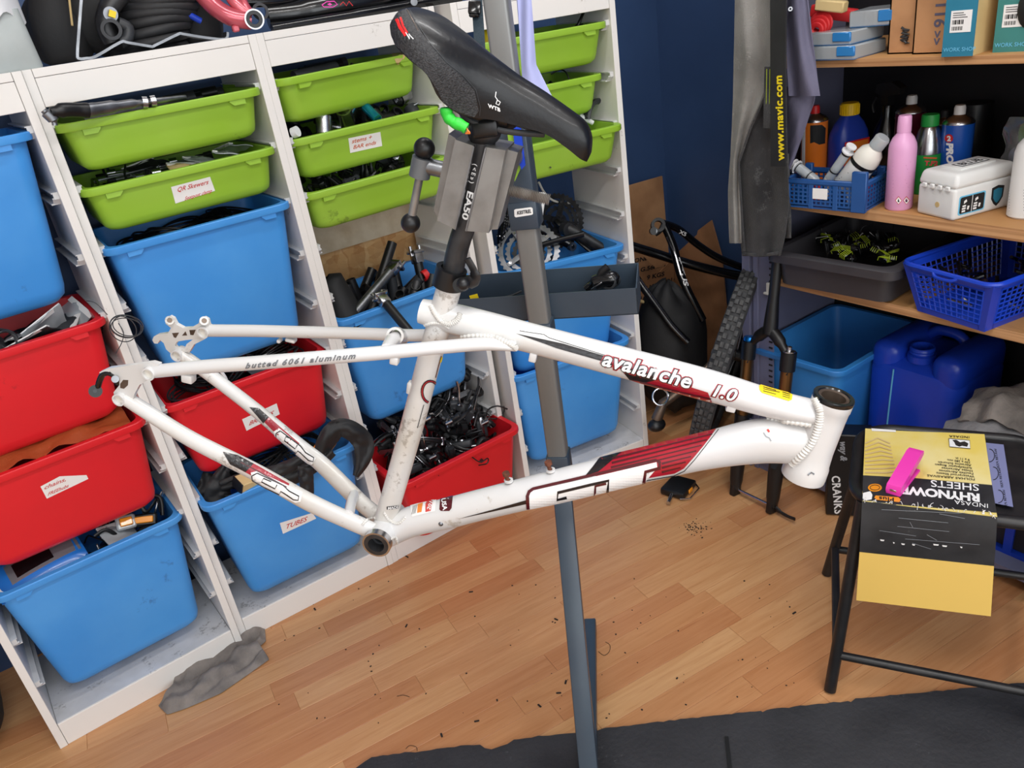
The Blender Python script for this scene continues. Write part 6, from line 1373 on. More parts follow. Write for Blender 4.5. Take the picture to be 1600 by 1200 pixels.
for (x, y, d_, r, sc_, lab) in ((1048, 545, 2.78, .13, (1, .9, 1.35), 'black bag slumped below the cardboard in the corner'), (1140, 600, 2.95, .16, (1, .8, 1.5), 'black mass filling the dark area behind the knobbly wheel')):  # the second mass fills an area that is merely dark
    c = depth(x, y, d_); h_ = c.z
    def bagf(u, v, c=c, r=r, sc_=sc_, h_=h_):
        th = v * pi * .97 + .03; ph = u * 2 * pi; n = 1 + .16 * noise.noise(V((math.cos(ph) * 1.6, math.sin(ph) * 1.6, th * 1.3)))
        return (c.x + r * sc_[0] * n * math.sin(th) * math.cos(ph), c.y + r * sc_[1] * n * math.sin(th) * math.sin(ph), max(.002, c.z + min(.18, h_) * sc_[2] * n * math.cos(th)))
    single('black_bag', MB().grid(bagf, 36, 22, close_u=True), 'bag_black', lab, 'bag', smooth=80)
single('bag_strap', MB().tube(spline([depth(1000, 470, 2.72), depth(1018, 478, 2.70), depth(1028, 495, 2.70)], 6), .006, 8), 'buff', 'thin pale strap arching over the black bag', 'strap')
ck = thing('small_sprocket', 'small dark sprocket hanging beside the knobbly wheel', 'sprocket', depth(1120, 553, 2.5))
wpart('ring', MB().tube([depth(1120 + 8 * math.cos(q), 553 + 10 * math.sin(q), 2.48) for q in [i * pi / 10 for i in range(20)]], .003, 6, closed=True), 'charcoal', ck); wpart('hub', MB().sphere(depth(1120, 553, 2.48), .006, 8), 'alu_dull', ck)
for k in range(5): wpart('arm', MB().cyl(depth(1120, 553, 2.48), depth(1120 + 8 * math.cos(k * 1.257), 553 + 10 * math.sin(k * 1.257), 2.48), .002, 6), 'charcoal', ck)
pp = onz(1060, 762, .012)
pd = thing('loose_pedal', 'black pedal with an orange reflector lying on the floor under the down tube', 'pedal', (pp.x, pp.y, 0), .3)
part('cage', MB().rbox(-.045, .045, -.04, .04, .004, .026, .006, 2), 'black', pd); part('reflector', MB().rbox(-.012, .012, -.044, -.0395, .008, .022, .002, 1), 'reflector', pd, label='orange reflector'); part('axle', MB().cyl((-.045, 0, .015), (-.085, -.01, .012), .006, 10), 'chrome', pd); part('side_wire', MB().tube([(-.05, -.03, .01), (-.03, -.055, .008), (.03, -.055, .008), (.05, -.03, .01)], .0022, 6), 'chrome', pd)

# OSB and batten behind unit C; wall items
ob = single('chipboard_panel', MB().box(.50, .955, .335, .35, .38, .876), 'osb', 'bare chipboard panel behind the shelving with black lettering', 'board', smooth=0)
decal('lettering', px_map(text_bm('BU', 1, .05), (548, 448), (15, -4.5), (2, -13)), [ob], 'black_ink', ob, .001, None)
single('timber_batten', MB().box(.48, .96, .318, .334, .86, .955), 'batten', 'pale timber batten above the chipboard panel', 'batten', smooth=0)

# rag on the floor, debris
rgp = [onz(x, y, .0) for x, y in ((255, 1105), (400, 990))]
rc = (rgp[0] + rgp[1]) / 2; rdir = (rgp[1] - rgp[0]); ra = math.atan2(rdir.y, rdir.x); rl = rdir.length / 2
OUT = [(248, 1104), (262, 1118), (292, 1108), (345, 1085), (390, 1054), (422, 1031), (402, 1015), (416, 1003), (414, 978), (392, 982), (378, 1000), (330, 1024), (290, 1045), (272, 1058), (270, 1078)]
def ragp(u, v):
    n = len(OUT); k = u * (n - 1); i = min(n - 2, int(k)); t = k - i
    e = V((OUT[i][0] + (OUT[i + 1][0] - OUT[i][0]) * t, OUT[i][1] + (OUT[i + 1][1] - OUT[i][1]) * t, 0))
    w = max(-1, min(1, (e.x - 335) / 85)); c = V((335 + 66 * w, 1048 - 42 * w, 0)); q = e.lerp(c, v); p = onz(q.x, q.y, 0)
    a_ = (q.x - 335) * .88 - (q.y - 1048) * .47; b_ = (q.x - 335) * .47 + (q.y - 1048) * .88
    crease = abs(math.sin(b_ * .14 + 1.6 * noise.noise(V((a_ * .022, b_ * .03, 1))) + a_ * .02))
    h = .003 + (.014 * crease + .016 * (.5 + noise.noise(V((a_ * .03, b_ * .05, 4)))) + .006 * noise.noise(V((a_ * .1, b_ * .13, 9)))) * min(1, v * 2.6)
    return (p.x, p.y, max(.002, h))
OUTc = OUT + [OUT[0]]; OUT = OUTc
single('floor_rag', MB().grid(ragp, 110, 26), 'rag', 'dirty grey rag crumpled on the floor against the shelving', 'rag', smooth=80)
dbm = MB(); rdd = random.Random(9)
for k in range(150):
    if k < 60: x, y = rdd.gauss(1085, 11), rdd.gauss(825, 7)
    else: x, y = rdd.uniform(430, 1250), rdd.uniform(900, 1130)
    p = onz(x, y, .0006); s = rdd.uniform(.0006, .0018); dbm.rbox(-s * rdd.uniform(1, 2.5), s, -s, s, -.0004, .001, .0003, 1, T(p) @ rotm(0, 0, rdd.uniform(0, 6)))
for x, y in ((492, 952), (869, 968), (884, 1066), (843, 1103), (873, 1083), (736, 925), (745, 1127), (690, 1149), (635, 978), (636, 870), (1241, 958), (1060, 757)):
    p = onz(x, y, .0006); dbm.rbox(-.006, .006, -.0022, .0022, -.0004, .002, .001, 1, T(p) @ rotm(0, 0, rdd.uniform(0, 6)))
single('floor_debris', dbm, 'debris', 'scattered dark crumbs of dirt on the wooden floor', 'debris', kind='stuff', smooth=0)
for k, (pts) in enumerate(([(634, 1170), (640, 1165), (650, 1167), (652, 1173)], [(935, 1018), (944, 1024), (952, 1018), (953, 1008), (946, 1003)], [(620, 1088), (630, 1086), (640, 1089)])):
    single('wire_offcut', MB().tube(spline([onz(x, y, .001) for x, y in pts], 5), .0006, 5), 'debris', ('curled wire offcut at the edge of the rubber mat', 'curled wire offcut beside the foot of the stand', 'thin wire offcut on the open floor')[k], 'wire')
single('black_strip', MB().box(-.004, .004, -.03, .05, .0065, .0095, T(onz(1139, 1188, 0)) @ rotm(0, 0, -.75)), 'black', 'short black rubber strip lying on the floor mat', 'strip', smooth=0)
# dark bag beside the first unit
bgc = onz(8, 1090, .05)
def bf(u, v):
    th = v * pi * .96 + .04; ph = u * 2 * pi; n = 1 + .2 * noise.noise(V((math.cos(ph) * 1.5, math.sin(ph) * 1.5, th * 1.6 + 4)))
    return (-.66 + .13 * n * math.sin(th) * math.cos(ph), .12 + .16 * n * math.sin(th) * math.sin(ph), max(.002, .16 + .16 * n * math.cos(th)))
single('dark_bag', MB().grid(bf, 36, 24, close_u=True), 'bag_black', 'dark bag on the floor beside the shelving', 'bag', smooth=80)
# ================================================================ small bike parts in the bins
ME = {}
def once(key, fn):
    if key not in ME: ME[key] = fn()
    return ME[key]
def obmat(o, m):
    if not o.data.materials: o.data.materials.append(None)
    o.material_slots[0].link = 'OBJECT'; o.material_slots[0].material = MATS[m]; return o
def assemble(name, cat, label, group, M, pieces):
    t = thing(name, label, cat, M=M, group=group)
    for nm, key, fn, m in pieces: obmat(link(nm, once(key, lambda: fn().mesh(key, 45)), None, t), m)
    return t
def brake_arm(M, label, group, m='black', m2='alu'):
    return assemble('vee_brake', 'brake', label, group, M, [
        ('arm', 'ba1', lambda: MB().tube(spline([(0, 0, 0), (.03, .006, .002), (.07, .002, .004), (.10, -.012, .002)], 4), [.009] * 4 + [.0075] * 4 + [.005] * 5, 8, flat=.6), m),
        ('pad', 'ba2', lambda: MB().rbox(.015, .055, -.018, -.008, -.006, .006, .002, 1), 'black_rubber'),
        ('bolt', 'ba3', lambda: MB().cyl((0, 0, -.012), (0, 0, .012), .006, 10), m2),
        ('spring', 'ba4', lambda: MB().tube(spline([(0, .008, .006), (.03, .014, .006), (.07, .010, .008), (.095, -.004, .008)], 4), .0012, 5), m2)])
def brake_lever(M, label, group, m='black', m2='alu'):
    return assemble('brake_lever', 'brake lever', label, group, M, [
        ('clamp', 'bl1', lambda: MB().ring((-.01, 0, 0), (.01, 0, 0), .0165, .012, 16), m),
        ('body', 'bl2', lambda: MB().rbox(-.014, .024, .010, .030, -.009, .009, .004, 1), m),
        ('blade', 'bl3', lambda: MB().tube(spline([(.015, .026, 0), (.04, .036, 0), (.075, .034, 0), (.11, .04, 0)], 4), [.006] * 4 + [.0052] * 4 + [.006] * 5, 8, flat=.55), m2)])
def caliper(M, label, group, m='charcoal', m2='alu'):
    return assemble('brake_caliper', 'caliper', label, group, M, [
        ('body', 'ca1', lambda: MB().rbox(-.03, .03, -.016, .016, -.012, .012, .006, 2), m),
        ('mount', 'ca2', lambda: MB().rbox(-.044, .044, -.006, .006, -.014, -.008, .002, 1), m2),
        ('piston_cap', 'ca3', lambda: MB().cyl((0, 0, .010), (0, 0, .016), .010, 14), m2),
        ('hose', 'ca4', lambda: MB().tube(spline([(.02, .01, .006), (.05, .03, .012), (.06, .06, .004), (.04, .09, .006)], 4), .0026, 6), 'black')])
def mech(M, label, group, m='black_worn', m2='alu'):
    def wheel(x, y):
        b = MB().ring((x, y, -.0035), (x, y, .0035), .012, .004, 14)
        for k in range(11): q = k * 2 * pi / 11; b.box(-.0015, .0015, .011, .0145, -.0015, .0015, T(x, y, 0) @ Matrix.Rotation(q, 4, 'Z'))
        return b
    return assemble('gear_mech', 'derailleur', label, group, M, [
        ('body', 'gm1', lambda: MB().tube(spline([(0, .05, 0), (.02, .035, .008), (.012, .015, .012), (0, 0, .008)], 4), .0095, 8), m),
        ('cage', 'gm2', lambda: MB().prism([(-.008, .008), (.008, .006), (.010, -.05), (.002, -.062), (-.008, -.052)], -.008, -.006).prism([(-.008, .008), (.008, .006), (.010, -.05), (.002, -.062), (-.008, -.052)], .006, .008), m2),
        ('jockey_wheel', 'gm3', lambda: wheel(0, 0), 'black_rubber'), ('jockey_wheel', 'gm4', lambda: wheel(.002, -.05), 'black_rubber')])
def stem(M, label, group, m='black', m2='alu'):
    return assemble('stem_clamp', 'stem', label, group, M, [
        ('extension', 'sm1', lambda: MB().tube([(0, 0, 0), (.03, 0, .003), (.075, 0, .006)], [.017, .0145, .0155], 14), m),
        ('steerer_clamp', 'sm2', lambda: MB().ring((0, 0, -.02), (0, 0, .02), .0195, .0145, 20), m),
        ('bar_clamp', 'sm3', lambda: MB().ring((.088, -.023, .006), (.088, .023, .006), .0205, .0155, 20), m),
        ('faceplate_bolt', 'sm4', lambda: MB().cyl((.100, -.015, .020), (.112, -.015, .020), .0038, 8).cyl((.100, .015, .020), (.112, .015, .020), .0038, 8).cyl((.100, -.015, -.008), (.112, -.015, -.008), .0038, 8).cyl((.100, .015, -.008), (.112, .015, -.008), .0038, 8), m2)])
def seat_post(M, label, group, L=.22, m='black', m2='alu_dull', head=True):
    k = 'sp%d' % int(L * 1000)
    P = [('tube', k, lambda: MB().ring((0, 0, 0), (0, 0, L), .0138, .0115, 20).cyl((0, 0, .004), (0, 0, L - .03), .0116, 16), m)]
    if head: P += [('clamp_head', k + 'h', lambda: MB().rbox(-.016, .016, -.013, .013, -.03, .004, .005, 2).rbox(-.022, .022, -.018, .018, -.036, -.026, .004, 2), m2), ('clamp_bolt', k + 'b', lambda: MB().cyl((-.018, 0, -.048), (-.018, 0, -.02), .005, 10).cyl((.018, 0, -.048), (.018, 0, -.02), .005, 10), 'alu')]
    return assemble('seat_post', 'seatpost', label, group, M, P)
def cable_coil(M, label, group, r=.05, m='black', n=5, seed=0):
    def mk():
        rr = random.Random(seed); b = MB()
        for k in range(n):
            rx, ry = r * rr.uniform(.8, 1.1), r * rr.uniform(.8, 1.1); ox, oy, oz = rr.uniform(-.006, .006), rr.uniform(-.006, .006), k * .0042
            b.tube([(ox + rx * math.cos(q), oy + ry * math.sin(q), oz + .004 * math.sin(2 * q + k)) for q in [i * pi / 14 for i in range(28)]], .0023, 6, closed=True)
        return b
    return assemble('cable_coil', 'cable', label, group, M, [('loops', 'cc%d_%d' % (seed, n), mk, m)])
def skewer(M, label, group, m2='alu'):
    return assemble('wheel_skewer', 'skewer', label, group, M, [('rod', 'sk1', lambda: MB().cyl((0, 0, 0), (.14, 0, 0), .0025, 8), 'alu_dull'), ('cam', 'sk2', lambda: MB().cyl((-.012, 0, 0), (.006, 0, 0), .008, 12), m2),
        ('lever', 'sk3', lambda: MB().tube(spline([(-.006, 0, 0), (-.008, .02, .006), (0, .05, .008)], 4), [.005] * 4 + [.004] * 5, 8, flat=.6), m2), ('nut', 'sk4', lambda: MB().cyl((.125, 0, 0), (.142, 0, 0), .008, 10), m2)])
def packet(M, label, group, w=.07, h=.05, m='clear_plastic', t=.006):
    k = 'pk%d_%d' % (int(w * 1000), int(h * 1000))
    return assemble('part_packet', 'packet', label, group, M, [('bag', k, lambda: MB().sheet(lambda u, v: (w * (u - .5), h * (v - .5), t * math.sin(u * pi) * math.sin(v * pi) + .002 * math.sin(u * 9 + v * 6)), 8, 8, .002), m), ('header_card', k + 'c', lambda: MB().box(-w / 2, w / 2, h * .32, h * .5, .001, .0035), 'paper')])
def bm(key): return BINS[key][2]
rh = random.Random(21)
def rot(): return rotm(rh.uniform(0, 6.28), rh.uniform(0, 6.28), rh.uniform(0, 6.28))
def heap(key, n, fns, ztop, xr=(-.165, .165), yr=(.04, .25), layers=2, dz=.04, sc=(.8, 1.05)):
    """pile of parts: two staggered layers that follow the height ztop(x, y) above the rim"""
    for i in range(n):
        k = i % layers; x = rh.uniform(*xr); y = rh.uniform(*yr); s = rh.uniform(*sc)
        fns[i % len(fns)](bm(key) @ T(x, y, ztop(x, y) - k * dz) @ rot() @ Matrix.Scale(s, 4))
L_ = lambda f, lab, grp, *a: (lambda M: f(M, lab, grp, *a))
# C5: the big heap of brakes and mechs in the red bin
g = 'brake parts heaped in the red bin'
heap('C5', 132, [L_(brake_arm, 'black brake arm in the heap in the red bin', g), L_(brake_lever, 'black brake lever in the heap in the red bin', g, 'black', 'black_worn'), L_(caliper, 'grey brake caliper in the heap in the red bin', g), L_(brake_arm, 'dark worn brake arm in the heap in the red bin', g, 'black_worn', 'alu_dull'),
     L_(mech, 'black gear mech in the heap in the red bin', g), L_(brake_lever, 'black brake lever with a silver blade in the red bin', g, 'charcoal', 'alu'), L_(brake_arm, 'black brake arm in the heap in the red bin', g), L_(mech, 'gear mech with a silver cage in the red bin', g, 'black', 'alu_dull')],
     lambda x, y: -.025 + .10 * min(1, y / .22) + .10 * max(0, x + .05), (-.13, .16), (.09, .25), 3, .05)
for px, py, d_, mm, lab in ((668, 655, .02, 'alu', 'silver brake arm at the top of the heap beside the seat tube'), (702, 660, .0, 'alu_dull', 'dull brake arm lying over the middle of the heap'), (677, 714, -.04, 'alu', 'silver forked caliper near the front rim of the red bin'), (758, 660, -.02, 'alu', 'silver bracket at the edge of the heap')):
    brake_arm(T(ony(px, py, d_)) @ rotm(1.2, .4, .9) @ Matrix.Scale(.9, 4), lab, None, mm, 'alu')
lv = brake_lever(T(ony(728, 585, .12)) @ rotm(.2, -.9, 2.4) @ Matrix.Scale(1.1, 4), 'black brake lever standing out above the heap against the unit side', None, 'black', 'alu')
bk2 = thing('plastic_clip', 'thin black and red plastic clip hanging over the rim of the red bin', 'clip', ony(745, 718, -.09))
wpart('clip', MB().tube(spline([ony(735, 712, -.085), ony(750, 722, -.10), ony(762, 716, -.10), ony(761, 724, -.10), ony(748, 727, -.10)], 4), .002, 6), 'black', bk2)
# C3: green bin of small black parts
g = 'small parts in the third green bin'
heap('C3', 46, [L_(caliper, 'small black part in the green bin behind the clamp lever', g, 'black', 'black_worn'), L_(brake_arm, 'small dark bracket in the green bin behind the clamp lever', g), L_(mech, 'small black mech in the green bin behind the clamp lever', g, 'black', 'charcoal'), L_(brake_arm, 'small dark bracket in the green bin behind the clamp lever', g, 'black_worn', 'alu')],
     lambda x, y: -.012 + .07 * y, (-.15, .15), (.06, .25), 2, .03, (.5, .75))
caliper(bm('C3') @ T(.10, .10, .012) @ rotm(.4, .3, 1) @ Matrix.Scale(.6, 4), 'shiny silver caliper among black parts in the green bin', None, 'alu', 'chrome')
# C2: stems
g = 'stems in the labelled green bin'
heap('C2', 22, [L_(stem, 'black handlebar stem in the labelled green bin', g), L_(stem, 'charcoal handlebar stem in the labelled green bin', g, 'charcoal', 'alu_dull')], lambda x, y: -.02 + .08 * y, (-.15, .15), (.06, .25), 2, .03, (.75, .95))
stem(bm('C2') @ T(.05, .16, .024) @ rotm(.6, -.9, .9), 'dull silver stem behind the teal tube', None, 'alu_dull', 'alu'); stem(bm('C2') @ T(-.035, .06, .018) @ rotm(.3, -.5, .4), 'silver handlebar stem beside the teal stem', None, 'alu', 'chrome'); stem(bm('C2') @ T(.165, .12, .030) @ rotm(1.2, -.8, 2.2), 'silver faceplate stem at the end of the labelled green bin', None, 'alu', 'chrome')
stem(bm('C2') @ T(-.10, .05, .012) @ rotm(.1, .3, .9), 'silver capped stem at the corner of the labelled green bin', None, 'alu', 'chrome'); stem(bm('C2') @ T(.0, .11, .02) @ rotm(.2, -.6, 1.5), 'black stem with an open clamp above the silver stem', None, 'black', 'black')
single('teal_tube', MB().ring(ony(571, 167, -.0 + .07), ony(590, 186, .03), .012, .0095, 18).cyl(ony(572, 168, .068), ony(589, 185, .032), .0096), 'teal_metal', 'metallic teal tube among the stems', 'tube')
single('white_disc', MB().cyl(ony(458, 208, .03), ony(465, 205, .02), .0125, 18), 'butcher_white', 'round white end cap in the corner of the stem bin', 'cap')
# C4: seatposts
g = None
def post_px(a, b, ya, yb, L, lab, m='black', m2='alu_dull', head=True):
    A = ony(*a, ya); Bq = ony(*b, yb); d = (Bq - A); seat_post(T(A) @ d.to_track_quat('Z', 'Y').to_matrix().to_4x4(), lab, g, round(d.length, 3), m, m2, head)
post_px((592, 445), (613, 379), .14, .17, .2, 'black seatpost standing highest in front of the chipboard', 'black', 'alu_dull', False)
post_px((610, 425), (553, 492), .12, .05, .2, 'grey seatpost lying across the blue bin', 'alu_dull', 'alu')
post_px((562, 470), (582, 420), .20, .22, .2, 'black pointed seatpost behind the grey seatpost', 'black', 'black', False)
post_px((600, 500), (598, 452), .06, .08, .2, 'charcoal seatpost standing upright behind the clamp head', 'charcoal', 'charcoal', False)
post_px((665, 495), (676, 428), .10, .12, .2, 'black seatpost beside the bicycle seat tube', 'black', 'black', False)
post_px((640, 490), (652, 440), .12, .14, .2, 'dark seatpost next to the red spacer', 'black_worn', 'alu', True)
post_px((574, 506), (590, 462), .05, .06, .2, 'hollow black seatpost near the front rim', 'black', 'black', False)
seat_post(T(ony(653, 410, .16)) @ rotm(2.9, .2, .3), 'seatpost with a silver clamp head pointing up', None, .16, 'black', 'alu')
seat_post(T(ony(603, 474, .0)) @ rotm(2.2, .1, .2) @ Matrix.Scale(.9, 4), 'seatpost whose silver clamp head faces out over the rim', None, .14, 'black', 'alu')
for k in range(20): seat_post(bm('C4') @ T(rh.uniform(-.15, .14), rh.uniform(.08, .24), -.13 + rh.uniform(-.02, .03)) @ rotm(rh.uniform(-.7, .7), rh.uniform(-.8, .8), 0), 'black seatpost buried among the others in the tall blue bin', 'buried seatposts', .16, 'black' if k % 3 else 'charcoal', 'alu_dull')
single('red_spacer', MB().ring(ony(661, 432, .13), ony(668, 428, .13), .016, .010, 18), 'cap_red', 'red anodised spacer beside the seatposts', 'spacer')
def bootf(u, v):
    ph = u * 2 * pi; p = ony(512 + 20 * v * 0 + 34 * v, 432 + 0 * v + 74 * v, .12 - .06 * v); r = (.030 + .012 * v) * (1 + .1 * math.sin(3 * ph)) * (1 if v > .06 else .15)
    return p + V((r * 1.2 * math.cos(ph), r * math.sin(ph), .006 * math.cos(ph)))
single('black_pouch', MB().grid(bootf, 24, 16, close_u=True), 'bag_black', 'black cloth pouch at the side of the seatpost bin', 'pouch', smooth=80)
# D4: cranksets
def crankset(M, label, R0=.085, m='alu_dull', arm='black', teeth=36):
    t = thing('crankset', label, 'crankset', M=M, group=None)
    def chainring(R, w, th, z):
        b = MB(); n = th; vs = []; k = n * 4
        out = []
        for i in range(k):
            q = 2 * pi * i / k; r = R + (.0042 if i % 4 in (1, 2) else 0); out.append((r * math.cos(q), r * math.sin(q)))
        inn = [((R - w) * math.cos(2 * pi * i / k), (R - w) * math.sin(2 * pi * i / k)) for i in range(k)]
        b.add([(x, y, z) for x, y in out] + [(x, y, z) for x, y in inn] + [(x, y, z + .003) for x, y in out] + [(x, y, z + .003) for x, y in inn],
              [(i, (i + 1) % k, k + (i + 1) % k, k + i) for i in range(k)] + [(2 * k + i, 3 * k + i, 3 * k + (i + 1) % k, 2 * k + (i + 1) % k) for i in range(k)] + [(i, 2 * k + i, 2 * k + (i + 1) % k, (i + 1) % k) for i in range(k)] + [(k + i, k + (i + 1) % k, 3 * k + (i + 1) % k, 3 * k + i) for i in range(k)])
        return b
    part('outer_chainring', chainring(R0, .013, teeth, 0), m, t, smooth=30); part('middle_chainring', chainring(R0 * .74, .010, int(teeth * .74), -.008), m, t, smooth=30); part('inner_chainring', chainring(R0 * .52, .010, int(teeth * .5), -.016), 'charcoal', t, smooth=30)
    for k in range(4):
        q = k * pi / 2 + .4; F = Matrix.Rotation(q, 4, 'Z'); part('spider_arm', MB().prism([(-.009, .01), (.009, .01), (.006, R0 * .86), (-.006, R0 * .86)], -.004, .006, F), m, t); part('chainring_bolt', MB().cyl((0, R0 * .76, -.006), (0, R0 * .76, .009), .0048, 10), 'alu', t, Matrix.Rotation(q, 4, 'Z'))
    part('crank_arm', MB().tube(spline([(0, 0, .008), (.03, 0, .016), (.10, 0, .022), (.165, 0, .022)], 4), [.017] * 4 + [.0125] * 4 + [.0125] * 5, 12, flat=.6), arm, t); part('axle_boss', MB().cyl((0, 0, -.03), (0, 0, .016), .016, 18), 'black_worn', t)
    return t
vd = (CAM - ony(828, 395, -.02)).normalized()
crankset(frame_of(ony(826, 392, .02), CROT @ V((1, .25, 0)), CROT @ V((-.2, 1, -.25))), 'silver triple crankset facing out behind the stand post', .088, 'alu_dull', 'black')
crankset(frame_of(ony(872, 345, .14), CROT @ V((.7, -.6, .1)), CROT @ V((.4, .8, .5))), 'black crankset with small white teeth behind the silver crankset', .082, 'black_worn', 'black')
crankset(frame_of(ony(905, 425, .06), CROT @ V((.8, .3, .2)), CROT @ V((-.2, .6, .75))) @ Matrix.Scale(.8, 4), 'grey crankset lying low at the front rim of the blue bin', .08, 'charcoal', 'black')
crankset(frame_of(ony(785, 345, .12), CROT @ V((.15, .2, 1)), CROT @ V((.1, 1, .1))), 'dark crankset standing on edge against the unit side', .085, 'black', 'black', 34)
def crank_arm(a, b, lab, m='black_gloss', r=.014):
    t = thing('bike_crank', lab, 'crank', a, group=None if 'under the' not in lab else 'cranks under the cranksets'); wpart('arm', MB().tube(spline([a, a.lerp(b, .3) + V((0, 0, .008)), a.lerp(b, .7) + V((0, 0, .006)), b], 5), [r * 1.25] * 4 + [r] * 8 + [r * .95] * 4, 12, flat=.6), m, t)
    wpart('pedal_eye', MB().ring(b - V((0, .008, 0)), b + V((0, .008, 0)), r * 1.05, r * .5, 16), 'alu_dull', t); wpart('axle_eye', MB().cyl(a - V((0, .012, 0)), a + V((0, .012, 0)), r * 1.3, 16), 'black_worn', t)
crank_arm(ony(885, 358, .06), ony(968, 408, -.03), 'long black crank arm lying over the rim of the blue bin', 'black_worn', .016); crank_arm(ony(838, 362, .09), ony(893, 385, .03), 'black crank arm crossing above the silver crankset', 'black_gloss', .013); crank_arm(ony(935, 405, .10), ony(972, 384, .06), 'polished crank arm end at the corner of the blue bin', 'alu_dull', .011)
for k in range(10): crank_arm(bm('D4') @ V((rh.uniform(-.15, .05), rh.uniform(.05, .2), -.10)), bm('D4') @ V((rh.uniform(0, .15), rh.uniform(.05, .25), -.07)), 'black crank arm under the cranksets in the blue bin', 'black', .013)
# D1-D3
single('yellow_ball', MB().sphere(bm('D1') @ V((-.10, .10, -.005)), .03, 12, (1, 1, 1.15)), 'sticker_yellow', 'bright yellow rounded object in the green bin behind the stand post', 'ball')
for i, f in enumerate([(0, 'dark lever in the top green bin by the wall corner')] * 12): brake_lever(bm('D1') @ T(rh.uniform(-.06, .17), rh.uniform(.06, .25), -.022) @ rot() @ Matrix.Scale(.75, 4), f[1], 'levers in the end green bin', 'black', 'alu' if i % 3 == 0 else 'black')
for i in range(10): caliper(bm('D2') @ T(rh.uniform(-.15, .16), rh.uniform(.06, .25), -.035) @ rot() @ Matrix.Scale(.8, 4), 'dark part in the shade of the slotted green bin', 'parts in the slotted green bin', 'black', 'charcoal')
sl2 = thing('slot_hook', 'dark hooked wire hanging over the front of the slotted green bin', 'wire', ony(888, 150, -.02)); wpart('hook', MB().tube(spline([ony(880, 133, -.04), ony(887, 134, -.045), ony(889, 150, -.045), ony(891, 160, -.045), ony(887, 164, -.045)], 5), .0022, 6), 'charcoal', sl2)
ct_ = thing('ribbed_collar', 'dark ribbed ring standing up in the green bin below the saddle nose', 'ring', ony(932, 180, .0))
rc_ = [ony(934 + 17 * math.cos(q), 186 + 28 * math.sin(q), -.02 + .01 * math.cos(q)) for q in [pi * 1.0 + i * pi / 18 for i in range(19)]]
wpart('band', MB().tube(rc_, .008, 8, flat=1.8), 'charcoal', ct_); rb_ = MB()
for p in rc_[1::2]: rb_.rbox(-.009, .009, -.009, .009, -.003, .003, .002, 1, T(p))
wpart('rib', rb_, 'black_worn', ct_)
single('white_tube', MB().tube([ony(905, 180, -.02), ony(926, 192, -.03)], .007, 12), 'butcher_white', 'small white tube beside the ribbed ring', 'tube')
for i in range(12): (brake_lever if i % 2 else caliper)(bm('D3') @ T(rh.uniform(-.16, .05), rh.uniform(.06, .24), -.03) @ rot() @ Matrix.Scale(.8, 4), 'black lever in the green bin below the saddle nose' if i % 2 else 'black part in the green bin below the saddle nose', 'parts below the saddle nose', 'black', 'alu' if i % 3 else 'chrome')
# B1: long grey lever sticking out, posts; B2: skewers and packets
lvb = thing('grey_lever', 'long grey lever with a black end sticking out of the top green bin', 'lever', ony(140, 172, -.04))
wpart('shaft', MB().tube(spline([ony(128, 174, -.05), ony(160, 169, -.035), ony(200, 163, -.02), ony(240, 158, -.01), ony(290, 152, .02)], 5), [.013] * 4 + [.012] * 4 + [.009] * 4 + [.006] * 9, 12, flat=.7), 'alu_dull', lvb)
wpart('black_end', MB().tube(spline([ony(80, 176, -.07), ony(100, 172, -.065), ony(122, 172, -.055), ony(138, 173, -.05)], 4), [.010] * 3 + [.0135] * 7 + [.0145] * 3, 12, flat=.8), 'black', lvb); wpart('silver_tip', MB().tube(spline([ony(68, 172, -.07), ony(74, 178, -.07), ony(84, 188, -.07), ony(86, 196, -.07)], 4), [.006] * 3 + [.010] * 6 + [.005] * 4, 10, flat=.7), 'alu_dull', lvb)
wpart('collar_nut', MB().cyl(ony(222, 160, -.02), ony(230, 160, -.02), .0115, 14).cyl(ony(235, 158, -.02), ony(243, 157, -.02), .0105, 14), 'chrome', lvb)
for k in range(11): seat_post(bm('B1') @ T(-.15 + .022 * k, .05 + .02 * k, -.006 - .006 * (k % 3)) @ rotm(0, 1.55, .12 * (k % 3) - .1), 'black tube lying in the top green bin behind the grey lever', 'tubes in the top green bin', .12, 'black' if k % 2 else 'charcoal', 'black', False)
for k in range(12): skewer(bm('B2') @ T(rh.uniform(-.165, -.02), .07 + .014 * k, -.012 + .004 * (k % 3)) @ rotm(rh.uniform(-1, 1), rh.uniform(-.06, .06), rh.uniform(-.2, .25)), 'wheel skewer lying in the labelled green bin', 'skewers in the labelled green bin', 'alu' if k % 2 else 'black')
for k, (x, y, mm) in enumerate(((.02, .06, 'buff'), (.07, .10, 'clear_plastic'), (.12, .08, 'clear_plastic'), (.15, .14, 'clear_plastic'), (-.05, .15, 'bag_black'))): packet(bm('B2') @ T(x, y, -.012 + .004 * k) @ rotm(.3, .2, k * .6), ('buff', 'clear glossy', 'clear creased', 'clear small', 'black')[k] + ' packet among the skewers', None, .08, .06, mm)
